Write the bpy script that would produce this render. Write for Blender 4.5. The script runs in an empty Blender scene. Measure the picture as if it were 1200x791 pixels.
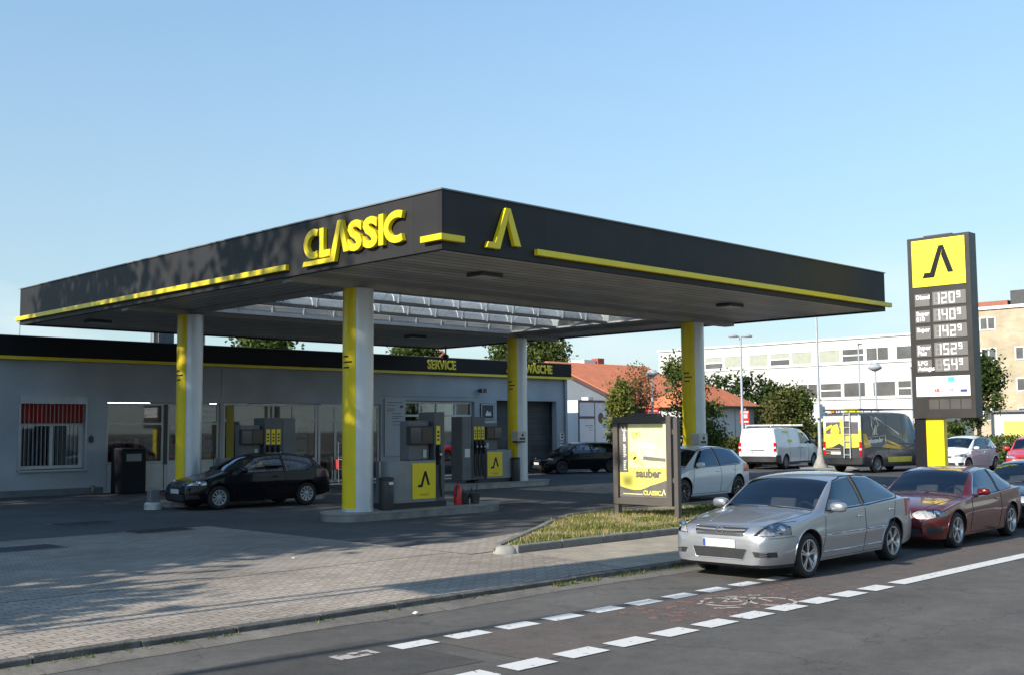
import bpy, bmesh, math, random
from math import radians as RD, sin, cos, pi, sqrt
from mathutils import Vector, Matrix
from mathutils.bvhtree import BVHTree

# ------------------------------------------------------------------ camera, sky, sun, exposure
sc = bpy.context.scene
COL = sc.collection
CAM_H = 2.04
cd = bpy.data.cameras.new('camera'); cam = bpy.data.objects.new('camera', cd); COL.objects.link(cam)
PITCH, ROLL, YAW, FPX = RD(4.634), RD(-0.476), RD(45.242), 1313.417
fw = Vector((cos(YAW)*cos(PITCH), sin(YAW)*cos(PITCH), sin(PITCH)))
rt = Vector((sin(YAW), -cos(YAW), 0)); up = rt.cross(fw)
r2 = rt*cos(ROLL)+up*sin(ROLL); u2 = -rt*sin(ROLL)+up*cos(ROLL)
M = Matrix((r2, u2, -fw)).transposed().to_4x4(); M.translation = Vector((0, 0, CAM_H))
cam.matrix_world = M
cd.sensor_fit = 'HORIZONTAL'; cd.sensor_width = 36.0; cd.lens = 36.0*FPX/1200.0
cd.clip_start = 0.1; cd.clip_end = 3000
sc.camera = cam

SUN_EL, SUN_AZ = RD(29), RD(176)           # direction TO the sun, azimuth from +X
sd = Vector((cos(SUN_AZ)*cos(SUN_EL), sin(SUN_AZ)*cos(SUN_EL), sin(SUN_EL)))
w = bpy.data.worlds.new('World'); sc.world = w; w.use_nodes = True
nt = w.node_tree; nt.nodes.clear()
sky = nt.nodes.new('ShaderNodeTexSky'); sky.sky_type = 'NISHITA'; sky.sun_disc = False
sky.sun_elevation = SUN_EL; sky.sun_rotation = RD(90)-SUN_AZ
sky.air_density = 1.0; sky.dust_density = 0.3; sky.ozone_density = 2.2
tc = nt.nodes.new('ShaderNodeTexCoord'); sep = nt.nodes.new('ShaderNodeSeparateXYZ')
nt.links.new(tc.outputs['Generated'], sep.inputs[0])
mp = nt.nodes.new('ShaderNodeMapping'); mp.inputs['Scale'].default_value = (1, 1, 3.2)
nt.links.new(tc.outputs['Generated'], mp.inputs[0])
nz = nt.nodes.new('ShaderNodeTexNoise'); nz.inputs['Scale'].default_value = 6.0; nz.inputs['Detail'].default_value = 7
nt.links.new(mp.outputs[0], nz.inputs['Vector'])
cr = nt.nodes.new('ShaderNodeMapRange'); cr.inputs[1].default_value = 0.46; cr.inputs[2].default_value = 0.66
nt.links.new(nz.outputs[0], cr.inputs[0])
hr = nt.nodes.new('ShaderNodeMapRange'); hr.inputs[1].default_value = 0.165; hr.inputs[2].default_value = 0.085
hr.interpolation_type = 'SMOOTHSTEP'
nt.links.new(sep.outputs[2], hr.inputs[0])
mm = nt.nodes.new('ShaderNodeMath'); mm.operation = 'MULTIPLY'
nt.links.new(cr.outputs[0], mm.inputs[0]); nt.links.new(hr.outputs[0], mm.inputs[1])
mxx = nt.nodes.new('ShaderNodeMath'); mxx.operation = 'MULTIPLY'; mxx.inputs[1].default_value = 0.55
nt.links.new(mm.outputs[0], mxx.inputs[0])
cmix = nt.nodes.new('ShaderNodeMixRGB'); cmix.inputs[2].default_value = (8.2, 8.0, 8.4, 1)
nt.links.new(mxx.outputs[0], cmix.inputs[0]); nt.links.new(sky.outputs[0], cmix.inputs[1])
gz = nt.nodes.new('ShaderNodeMapRange'); gz.inputs[1].default_value = 0.0; gz.inputs[2].default_value = 0.42; gz.inputs[3].default_value = 0.68; gz.inputs[4].default_value = 1.30
nt.links.new(sep.outputs[2], gz.inputs[0])
gs = nt.nodes.new('ShaderNodeVectorMath'); gs.operation = 'SCALE'; nt.links.new(cmix.outputs[0], gs.inputs[0]); nt.links.new(gz.outputs[0], gs.inputs['Scale'])
gt = nt.nodes.new('ShaderNodeVectorMath'); gt.operation = 'MULTIPLY'; gt.inputs[1].default_value = (0.94, 1.05, 1.02); nt.links.new(gs.outputs[0], gt.inputs[0])
bg = nt.nodes.new('ShaderNodeBackground'); bg.inputs[1].default_value = 0.13
hz = nt.nodes.new('ShaderNodeMapRange'); hz.inputs[1].default_value = 0.0; hz.inputs[2].default_value = 0.45; hz.inputs[3].default_value = 0.60; hz.inputs[4].default_value = 0.03
nt.links.new(sep.outputs[2], hz.inputs[0])
hm = nt.nodes.new('ShaderNodeMixRGB'); hm.inputs[2].default_value = (3.3, 4.05, 4.5, 1); nt.links.new(hz.outputs[0], hm.inputs[0]); nt.links.new(gt.outputs[0], hm.inputs[1])
nt.links.new(hm.outputs[0], bg.inputs[0])
wo = nt.nodes.new('ShaderNodeOutputWorld'); nt.links.new(bg.outputs[0], wo.inputs[0])
sl = bpy.data.lights.new('sun', 'SUN'); so = bpy.data.objects.new('sun', sl); COL.objects.link(so)
sl.energy = 5.0; sl.angle = RD(0.5); sl.color = (1.0, 0.93, 0.82)
so.rotation_euler = sd.to_track_quat('Z', 'Y').to_euler()
sc.view_settings.view_transform = 'Standard'; sc.view_settings.look = 'None'
sc.view_settings.gamma = 1; sc.view_settings.exposure = 0.50; sc.view_settings.use_curve_mapping = False
try:
    sc.cycles.max_bounces = 8; sc.cycles.transparent_max_bounces = 12
except Exception: pass

# ------------------------------------------------------------------ materials
MATS = {}
def mat(name, base, rough=0.6, metal=0.0, var=0.12, scale=3.0, bump=0.0, bscale=40.0, coat=0.0, spec=None, detail=6, dirt=0.0, emit=0.0):
    if name in MATS: return MATS[name]
    m = bpy.data.materials.new(name); m.use_nodes = True; t = m.node_tree
    b = t.nodes['Principled BSDF']; b.inputs['Roughness'].default_value = rough; b.inputs['Metallic'].default_value = metal
    b.inputs['Coat Weight'].default_value = coat; b.inputs['Coat Roughness'].default_value = 0.04
    if spec is not None: b.inputs['Specular IOR Level'].default_value = spec
    co = t.nodes.new('ShaderNodeTexCoord')
    n = t.nodes.new('ShaderNodeTexNoise'); n.inputs['Scale'].default_value = scale; n.inputs['Detail'].default_value = detail
    t.links.new(co.outputs['Object'], n.inputs['Vector'])
    r = t.nodes.new('ShaderNodeMapRange'); r.inputs[1].default_value = 0.3; r.inputs[2].default_value = 0.7
    r.inputs[3].default_value = 1-var; r.inputs[4].default_value = 1+var
    t.links.new(n.outputs[0], r.inputs[0])
    mx = t.nodes.new('ShaderNodeVectorMath'); mx.operation = 'SCALE'; mx.inputs[0].default_value = base[:3]
    t.links.new(r.outputs[0], mx.inputs['Scale'])
    t.links.new(mx.outputs[0], b.inputs['Base Color'])
    if emit > 0:
        b.inputs['Emission Color'].default_value = (*base[:3], 1); b.inputs['Emission Strength'].default_value = emit
    rr = t.nodes.new('ShaderNodeMapRange'); rr.inputs[3].default_value = max(0.0, rough-0.06); rr.inputs[4].default_value = min(1, rough+0.08)
    t.links.new(n.outputs[0], rr.inputs[0]); t.links.new(rr.outputs[0], b.inputs['Roughness'])
    if bump > 0:
        n2 = t.nodes.new('ShaderNodeTexNoise'); n2.inputs['Scale'].default_value = bscale; n2.inputs['Detail'].default_value = 5
        t.links.new(co.outputs['Object'], n2.inputs['Vector'])
        bp = t.nodes.new('ShaderNodeBump'); bp.inputs['Strength'].default_value = bump; bp.inputs['Distance'].default_value = 0.02
        t.links.new(n2.outputs[0], bp.inputs['Height']); t.links.new(bp.outputs[0], b.inputs['Normal'])
    MATS[name] = m; return m

def glass_mat(name, tint=(0.25, 0.29, 0.3), refl=(0.9, 0.95, 1.0), ior=1.5, rough=0.02, minr=0.0):
    if name in MATS: return MATS[name]
    m = bpy.data.materials.new(name); m.use_nodes = True; t = m.node_tree; t.nodes.clear()
    tr = t.nodes.new('ShaderNodeBsdfTransparent'); tr.inputs[0].default_value = (*tint, 1)
    gl = t.nodes.new('ShaderNodeBsdfGlossy'); gl.inputs[0].default_value = (*refl, 1); gl.inputs['Roughness'].default_value = rough
    fr = t.nodes.new('ShaderNodeFresnel'); fr.inputs[0].default_value = ior
    mr = t.nodes.new('ShaderNodeMapRange'); mr.inputs[3].default_value = minr
    t.links.new(fr.outputs[0], mr.inputs[0])
    mx = t.nodes.new('ShaderNodeMixShader'); o = t.nodes.new('ShaderNodeOutputMaterial')
    t.links.new(mr.outputs[0], mx.inputs[0]); t.links.new(tr.outputs[0], mx.inputs[1]); t.links.new(gl.outputs[0], mx.inputs[2])
    t.links.new(mx.outputs[0], o.inputs[0]); MATS[name] = m; return m

def leaf_mat(name, c, tr=0.35):
    if name in MATS: return MATS[name]
    m = bpy.data.materials.new(name); m.use_nodes = True; t = m.node_tree; t.nodes.clear()
    g = t.nodes.new('ShaderNodeNewGeometry')
    rp = t.nodes.new('ShaderNodeMapRange'); rp.inputs[3].default_value = 0.6; rp.inputs[4].default_value = 1.5
    t.links.new(g.outputs['Random Per Island'], rp.inputs[0])
    mx = t.nodes.new('ShaderNodeVectorMath'); mx.operation = 'SCALE'; mx.inputs[0].default_value = c
    t.links.new(rp.outputs[0], mx.inputs['Scale'])
    d = t.nodes.new('ShaderNodeBsdfDiffuse'); l = t.nodes.new('ShaderNodeBsdfTranslucent')
    t.links.new(mx.outputs[0], d.inputs[0]); t.links.new(mx.outputs[0], l.inputs[0])
    ms = t.nodes.new('ShaderNodeMixShader'); ms.inputs[0].default_value = tr
    o = t.nodes.new('ShaderNodeOutputMaterial')
    t.links.new(d.outputs[0], ms.inputs[1]); t.links.new(l.outputs[0], ms.inputs[2]); t.links.new(ms.outputs[0], o.inputs[0])
    MATS[name] = m; return m

# node-group style ground materials
def ground_mat(name, c1, c2, grain=0.25, patch=0.6, rough=0.9, tracks=0.0, cracks=0.0):
    m = bpy.data.materials.new(name); m.use_nodes = True; t = m.node_tree; b = t.nodes['Principled BSDF']
    b.inputs['Roughness'].default_value = rough; b.inputs['Specular IOR Level'].default_value = 0.3
    co = t.nodes.new('ShaderNodeTexCoord')
    def noise(s, det=6, rgh=0.6):
        n = t.nodes.new('ShaderNodeTexNoise'); n.inputs['Scale'].default_value = s; n.inputs['Detail'].default_value = det
        n.inputs['Roughness'].default_value = rgh; t.links.new(co.outputs['Object'], n.inputs['Vector']); return n
    big = noise(patch, 8); cr = t.nodes.new('ShaderNodeValToRGB')
    cr.color_ramp.elements[0].position = 0.35; cr.color_ramp.elements[1].position = 0.68
    cr.color_ramp.elements[0].color = (*c1, 1); cr.color_ramp.elements[1].color = (*c2, 1)
    t.links.new(big.outputs[0], cr.inputs[0])
    fine = noise(90, 4, 0.8); fr = t.nodes.new('ShaderNodeMapRange'); fr.inputs[1].default_value = 0.3; fr.inputs[2].default_value = 0.7
    fr.inputs[3].default_value = 1-grain; fr.inputs[4].default_value = 1+grain; t.links.new(fine.outputs[0], fr.inputs[0])
    med = noise(3.5, 8, 0.7); mr = t.nodes.new('ShaderNodeMapRange'); mr.inputs[1].default_value = 0.3; mr.inputs[2].default_value = 0.7
    mr.inputs[3].default_value = 0.80; mr.inputs[4].default_value = 1.18; t.links.new(med.outputs[0], mr.inputs[0])
    mu = t.nodes.new('ShaderNodeMath'); mu.operation = 'MULTIPLY'; t.links.new(fr.outputs[0], mu.inputs[0]); t.links.new(mr.outputs[0], mu.inputs[1])
    sp_ = noise(22, 5, 0.75); sr = t.nodes.new('ShaderNodeMapRange'); sr.inputs[1].default_value = 0.32; sr.inputs[2].default_value = 0.68
    sr.inputs[3].default_value = 0.86; sr.inputs[4].default_value = 1.14; t.links.new(sp_.outputs[0], sr.inputs[0])
    mu0 = t.nodes.new('ShaderNodeMath'); mu0.operation = 'MULTIPLY'; t.links.new(mu.outputs[0], mu0.inputs[0]); t.links.new(sr.outputs[0], mu0.inputs[1]); mu = mu0
    last = mu.outputs[0]
    if cracks:
        v = t.nodes.new('ShaderNodeTexVoronoi'); v.feature = 'DISTANCE_TO_EDGE'; v.inputs['Scale'].default_value = 0.28
        wn = noise(1.2, 6); ad = t.nodes.new('ShaderNodeVectorMath'); ad.operation = 'MULTIPLY_ADD'
        ad.inputs[1].default_value = (1.4, 1.4, 0); t.links.new(wn.outputs['Color'], ad.inputs[0]); t.links.new(co.outputs['Object'], ad.inputs[2])
        t.links.new(ad.outputs[0], v.inputs['Vector'])
        vr = t.nodes.new('ShaderNodeMapRange'); vr.inputs[1].default_value = 0.0; vr.inputs[2].default_value = 0.004
        vr.inputs[3].default_value = 1-cracks; vr.inputs[4].default_value = 1; t.links.new(v.outputs['Distance'], vr.inputs[0])
        m2 = t.nodes.new('ShaderNodeMath'); m2.operation = 'MULTIPLY'; t.links.new(last, m2.inputs[0]); t.links.new(vr.outputs[0], m2.inputs[1]); last = m2.outputs[0]
    if tracks:
        sx = t.nodes.new('ShaderNodeSeparateXYZ'); t.links.new(co.outputs['Object'], sx.inputs[0])
        tm = t.nodes.new('ShaderNodeMath'); tm.operation = 'MULTIPLY'; tm.inputs[1].default_value = 3.6; t.links.new(sx.outputs[1], tm.inputs[0])
        ts = t.nodes.new('ShaderNodeMath'); ts.operation = 'SINE'; t.links.new(tm.outputs[0], ts.inputs[0])
        tr_ = t.nodes.new('ShaderNodeMapRange'); tr_.inputs[1].default_value = -1; tr_.inputs[3].default_value = 1-tracks; tr_.inputs[4].default_value = 1+tracks; t.links.new(ts.outputs[0], tr_.inputs[0])
        m4 = t.nodes.new('ShaderNodeMath'); m4.operation = 'MULTIPLY'; t.links.new(last, m4.inputs[0]); t.links.new(tr_.outputs[0], m4.inputs[1]); last = m4.outputs[0]
        ol = noise(0.9, 3, .5); orr = t.nodes.new('ShaderNodeMapRange'); orr.inputs[1].default_value = .62; orr.inputs[2].default_value = .74; orr.inputs[3].default_value = 1; orr.inputs[4].default_value = .72; t.links.new(ol.outputs[0], orr.inputs[0])
        m5 = t.nodes.new('ShaderNodeMath'); m5.operation = 'MULTIPLY'; t.links.new(last, m5.inputs[0]); t.links.new(orr.outputs[0], m5.inputs[1]); last = m5.outputs[0]
    sc_ = t.nodes.new('ShaderNodeVectorMath'); sc_.operation = 'SCALE'; t.links.new(cr.outputs[0], sc_.inputs[0]); t.links.new(last, sc_.inputs['Scale'])
    t.links.new(sc_.outputs[0], b.inputs['Base Color'])
    bp = t.nodes.new('ShaderNodeBump'); bp.inputs['Strength'].default_value = 0.5; bp.inputs['Distance'].default_value = 0.01
    t.links.new(fine.outputs[0], bp.inputs['Height']); t.links.new(bp.outputs[0], b.inputs['Normal'])
    MATS[name] = m; return m

def paver_mat(name, c1, c2, mortar, bw=0.24, bh=0.12, zig=0.05, per=0.24, rot=0.0, patch=0.4, rowvar=0.12):
    m = bpy.data.materials.new(name); m.use_nodes = True; t = m.node_tree; b = t.nodes['Principled BSDF']
    b.inputs['Roughness'].default_value = 0.9; b.inputs['Specular IOR Level'].default_value = 0.25
    co = t.nodes.new('ShaderNodeTexCoord'); mpn = t.nodes.new('ShaderNodeMapping'); mpn.inputs['Rotation'].default_value = (0, 0, rot)
    t.links.new(co.outputs['Object'], mpn.inputs[0])
    s = t.nodes.new('ShaderNodeSeparateXYZ'); t.links.new(mpn.outputs[0], s.inputs[0])
    pp = t.nodes.new('ShaderNodeMath'); pp.operation = 'PINGPONG'; pp.inputs[1].default_value = per/2
    t.links.new(s.outputs[0], pp.inputs[0])
    z = t.nodes.new('ShaderNodeMath'); z.operation = 'MULTIPLY_ADD'; z.inputs[1].default_value = zig/(per/2)
    t.links.new(pp.outputs[0], z.inputs[0]); t.links.new(s.outputs[1], z.inputs[2])
    cb = t.nodes.new('ShaderNodeCombineXYZ'); t.links.new(s.outputs[0], cb.inputs[0]); t.links.new(z.outputs[0], cb.inputs[1])
    br = t.nodes.new('ShaderNodeTexBrick'); br.inputs['Scale'].default_value = 1.0
    br.inputs['Brick Width'].default_value = bw; br.inputs['Row Height'].default_value = bh
    br.inputs['Mortar Size'].default_value = 0.007; br.inputs['Mortar Smooth'].default_value = 0.3
    br.inputs['Color1'].default_value = (*c1, 1); br.inputs['Color2'].default_value = (*c2, 1); br.inputs['Mortar'].default_value = (*mortar, 1)
    br.inputs['Bias'].default_value = 0.0
    t.links.new(cb.outputs[0], br.inputs['Vector'])
    n = t.nodes.new('ShaderNodeTexNoise'); n.inputs['Scale'].default_value = patch; n.inputs['Detail'].default_value = 9; n.inputs['Roughness'].default_value = 0.65
    t.links.new(co.outputs['Object'], n.inputs['Vector'])
    r = t.nodes.new('ShaderNodeMapRange'); r.inputs[1].default_value = 0.3; r.inputs[2].default_value = 0.7; r.inputs[3].default_value = 0.68; r.inputs[4].default_value = 1.25
    t.links.new(n.outputs[0], r.inputs[0])
    f = t.nodes.new('ShaderNodeTexNoise'); f.inputs['Scale'].default_value = 60; f.inputs['Detail'].default_value = 3; t.links.new(co.outputs['Object'], f.inputs['Vector'])
    r3 = t.nodes.new('ShaderNodeMapRange'); r3.inputs[1].default_value = 0.3; r3.inputs[2].default_value = 0.7; r3.inputs[3].default_value = 0.88; r3.inputs[4].default_value = 1.12
    t.links.new(f.outputs[0], r3.inputs[0])
    mu = t.nodes.new('ShaderNodeMath'); mu.operation = 'MULTIPLY'; t.links.new(r.outputs[0], mu.inputs[0]); t.links.new(r3.outputs[0], mu.inputs[1])
    s2 = t.nodes.new('ShaderNodeVectorMath'); s2.operation = 'SCALE'; t.links.new(br.outputs['Color'], s2.inputs[0]); t.links.new(mu.outputs[0], s2.inputs['Scale'])
    t.links.new(s2.outputs[0], b.inputs['Base Color'])
    bp = t.nodes.new('ShaderNodeBump'); bp.inputs['Strength'].default_value = 0.7; bp.inputs['Distance'].default_value = 0.008; bp.invert = True
    t.links.new(br.outputs['Fac'], bp.inputs['Height']); t.links.new(bp.outputs[0], b.inputs['Normal'])
    MATS[name] = m; return m

def striped_mat(name, base, dark, period, axis=0, width=0.06, rough=0.4, metal=0.0, bump=0.4):
    """panels: thin dark joints every `period` metres along one object axis"""
    m = bpy.data.materials.new(name); m.use_nodes = True; t = m.node_tree; b = t.nodes['Principled BSDF']
    b.inputs['Roughness'].default_value = rough; b.inputs['Metallic'].default_value = metal; b.inputs['Specular IOR Level'].default_value = 0.25
    co = t.nodes.new('ShaderNodeTexCoord'); s = t.nodes.new('ShaderNodeSeparateXYZ'); t.links.new(co.outputs['Object'], s.inputs[0])
    d = t.nodes.new('ShaderNodeMath'); d.operation = 'DIVIDE'; d.inputs[1].default_value = period; t.links.new(s.outputs[axis], d.inputs[0])
    fr = t.nodes.new('ShaderNodeMath'); fr.operation = 'FRACT'; t.links.new(d.outputs[0], fr.inputs[0])
    lt = t.nodes.new('ShaderNodeMath'); lt.operation = 'LESS_THAN'; lt.inputs[1].default_value = width; t.links.new(fr.outputs[0], lt.inputs[0])
    fl = t.nodes.new('ShaderNodeMath'); fl.operation = 'FLOOR'; t.links.new(d.outputs[0], fl.inputs[0])
    wn = t.nodes.new('ShaderNodeTexWhiteNoise'); wn.noise_dimensions = '1D'; t.links.new(fl.outputs[0], wn.inputs['W'])
    mr = t.nodes.new('ShaderNodeMapRange'); mr.inputs[3].default_value = 0.82; mr.inputs[4].default_value = 1.15; t.links.new(wn.outputs['Value'], mr.inputs[0])
    n = t.nodes.new('ShaderNodeTexNoise'); n.inputs['Scale'].default_value = 1.5; n.inputs['Detail'].default_value = 6; t.links.new(co.outputs['Object'], n.inputs['Vector'])
    nr = t.nodes.new('ShaderNodeMapRange'); nr.inputs[1].default_value = .3; nr.inputs[2].default_value = .7; nr.inputs[3].default_value = 0.85; nr.inputs[4].default_value = 1.12; t.links.new(n.outputs[0], nr.inputs[0])
    mu = t.nodes.new('ShaderNodeMath'); mu.operation = 'MULTIPLY'; t.links.new(mr.outputs[0], mu.inputs[0]); t.links.new(nr.outputs[0], mu.inputs[1])
    v = t.nodes.new('ShaderNodeVectorMath'); v.operation = 'SCALE'; v.inputs[0].default_value = base; t.links.new(mu.outputs[0], v.inputs['Scale'])
    mx = t.nodes.new('ShaderNodeMixRGB'); mx.inputs[2].default_value = (*dark, 1); t.links.new(lt.outputs[0], mx.inputs[0]); t.links.new(v.outputs[0], mx.inputs[1])
    t.links.new(mx.outputs[0], b.inputs['Base Color'])
    bp = t.nodes.new('ShaderNodeBump'); bp.inputs['Strength'].default_value = bump; bp.inputs['Distance'].default_value = 0.01; bp.invert = True
    t.links.new(lt.outputs[0], bp.inputs['Height']); t.links.new(bp.outputs[0], b.inputs['Normal'])
    MATS[name] = m; return m

def brick_mat(name, c1, c2, mortar, bw=0.25, bh=0.083, axis='YZ', ms=0.01):
    m = bpy.data.materials.new(name); m.use_nodes = True; t = m.node_tree; b = t.nodes['Principled BSDF']; b.inputs['Roughness'].default_value = 0.9
    co = t.nodes.new('ShaderNodeTexCoord'); s = t.nodes.new('ShaderNodeSeparateXYZ'); t.links.new(co.outputs['Object'], s.inputs[0])
    cb = t.nodes.new('ShaderNodeCombineXYZ')
    ad = t.nodes.new('ShaderNodeMath'); ad.operation = 'ADD'; t.links.new(s.outputs[0], ad.inputs[0]); t.links.new(s.outputs[1], ad.inputs[1])
    t.links.new(ad.outputs[0], cb.inputs[0]); t.links.new(s.outputs[2], cb.inputs[1])
    br = t.nodes.new('ShaderNodeTexBrick'); br.inputs['Scale'].default_value = 1.0; br.inputs['Brick Width'].default_value = bw; br.inputs['Row Height'].default_value = bh
    br.inputs['Mortar Size'].default_value = ms; br.inputs['Color1'].default_value = (*c1, 1); br.inputs['Color2'].default_value = (*c2, 1); br.inputs['Mortar'].default_value = (*mortar, 1)
    t.links.new(cb.outputs[0], br.inputs['Vector'])
    n = t.nodes.new('ShaderNodeTexNoise'); n.inputs['Scale'].default_value = 0.6; n.inputs['Detail'].default_value = 8; t.links.new(co.outputs['Object'], n.inputs['Vector'])
    r = t.nodes.new('ShaderNodeMapRange'); r.inputs[1].default_value = .3; r.inputs[2].default_value = .7; r.inputs[3].default_value = 0.8; r.inputs[4].default_value = 1.15; t.links.new(n.outputs[0], r.inputs[0])
    v = t.nodes.new('ShaderNodeVectorMath'); v.operation = 'SCALE'; t.links.new(br.outputs['Color'], v.inputs[0]); t.links.new(r.outputs[0], v.inputs['Scale'])
    t.links.new(v.outputs[0], b.inputs['Base Color']); MATS[name] = m; return m

YEL = (0.80, 0.61, 0.006)
M_yel = mat('yellow_paint', YEL, 0.38, var=0.05, coat=0.1)
M_blk = mat('black_fascia', (0.010, 0.010, 0.013), 0.45, var=0.12, scale=0.7, spec=.2)
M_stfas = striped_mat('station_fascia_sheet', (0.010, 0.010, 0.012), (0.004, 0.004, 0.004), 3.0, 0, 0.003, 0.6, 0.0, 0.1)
M_fascia = striped_mat('anthracite_fascia', (0.024, 0.023, 0.0235), (0.010, 0.010, 0.010), 2.6, 0, 0.004, 0.55, 0.0, 0.1)
M_fasciaY = striped_mat('anthracite_fascia_side', (0.024, 0.023, 0.0235), (0.010, 0.010, 0.010), 2.6, 1, 0.004, 0.55, 0.0, 0.1)
M_dgrey = mat('dark_grey_metal', (0.05, 0.05, 0.052), 0.45, var=0.15)
M_anth = mat('brown_grey_frame', (0.085, 0.075, 0.068), 0.45, var=0.1)
M_grey = mat('grey_metal', (0.21, 0.22, 0.23), 0.4, 0.3, var=0.1)
M_lgrey = mat('light_grey_metal', (0.45, 0.47, 0.49), 0.42, 0.2, var=0.1)
M_colm = mat('column_sheet', (0.58, 0.61, 0.64), 0.36, 0.35, var=0.08, scale=1.5)
M_steel = mat('steel', (0.6, 0.6, 0.6), 0.25, 1.0, var=0.1)
M_white = mat('white_paint', (0.70, 0.70, 0.68), 0.5, var=0.05)
M_wfrm = mat('window_frame_white', (0.62, 0.62, 0.60), 0.45, var=0.08)
M_wall = mat('station_wall_plaster', (0.40, 0.43, 0.46), 0.85, var=0.13, scale=0.8, bump=0.3, bscale=80)
M_soff = striped_mat('soffit_boards', (0.46, 0.445, 0.42), (0.03, 0.03, 0.03), 0.3, 1, 0.12, 0.45)
M_soffX = striped_mat('soffit_boards_across', (0.46, 0.445, 0.42), (0.03, 0.03, 0.03), 0.3, 0, 0.12, 0.45)
M_rub = mat('rubber', (0.012, 0.012, 0.012), 0.75, var=0.2, bump=0.3, bscale=60)
M_blkpl = mat('black_plastic', (0.02, 0.02, 0.022), 0.5, var=0.2)
M_dark = mat('dark_void', (0.006, 0.006, 0.007), 0.9, var=0.2)
M_conc = mat('concrete', (0.29, 0.28, 0.255), 0.9, var=0.2, scale=4, bump=0.5, bscale=50)
M_kerb = mat('kerb_stone', (0.17, 0.165, 0.15), 0.9, var=0.25, scale=5, bump=0.6, bscale=40)
M_rim = mat('alloy_rim', (0.52, 0.52, 0.53), 0.28, 0.85, var=0.08)
M_rimd = mat('dark_brake_disc', (0.03, 0.03, 0.03), 0.5, 0.4, var=0.2)
M_red = mat('red_paint', (0.62, 0.03, 0.025), 0.4, var=0.06)
M_tile = mat('roof_tiles_orange', (0.56, 0.17, 0.075), 0.8, var=0.16, scale=2.5, bump=0.6, bscale=14)
M_bark = mat('bark', (0.09, 0.07, 0.05), 0.95, var=0.3, scale=8, bump=0.8, bscale=25)
M_glass = glass_mat('window_glass', (0.72, 0.74, 0.75), minr=0.02)
M_carg = glass_mat('car_window_glass', (0.66, 0.70, 0.71), (0.75, 0.88, 1.0), 1.5, minr=0.09)
M_cargd = glass_mat('tinted_car_glass', (0.05, 0.055, 0.06), (0.7, 0.85, 1.0), 1.5, minr=0.07)
M_lens = glass_mat('lamp_lens', (0.88, 0.88, 0.88), minr=0.02)
M_chrome = mat('chrome', (0.75, 0.76, 0.78), 0.12, 1.0, var=0.04)
M_lampin = mat('lamp_reflector', (0.50, 0.50, 0.49), 0.3, 0.25, var=0.35, scale=25)
M_redl = mat('red_tail_lamp', (0.45, 0.01, 0.01), 0.15, var=0.15, coat=0.8)
M_seat = mat('seat_fabric', (0.07, 0.07, 0.075), 0.9, var=0.2)
M_blue = mat('blue_panel', (0.02, 0.07, 0.32), 0.4)
M_orng = mat('orange_lens', (0.7, 0.22, 0.02), 0.3)

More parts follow.
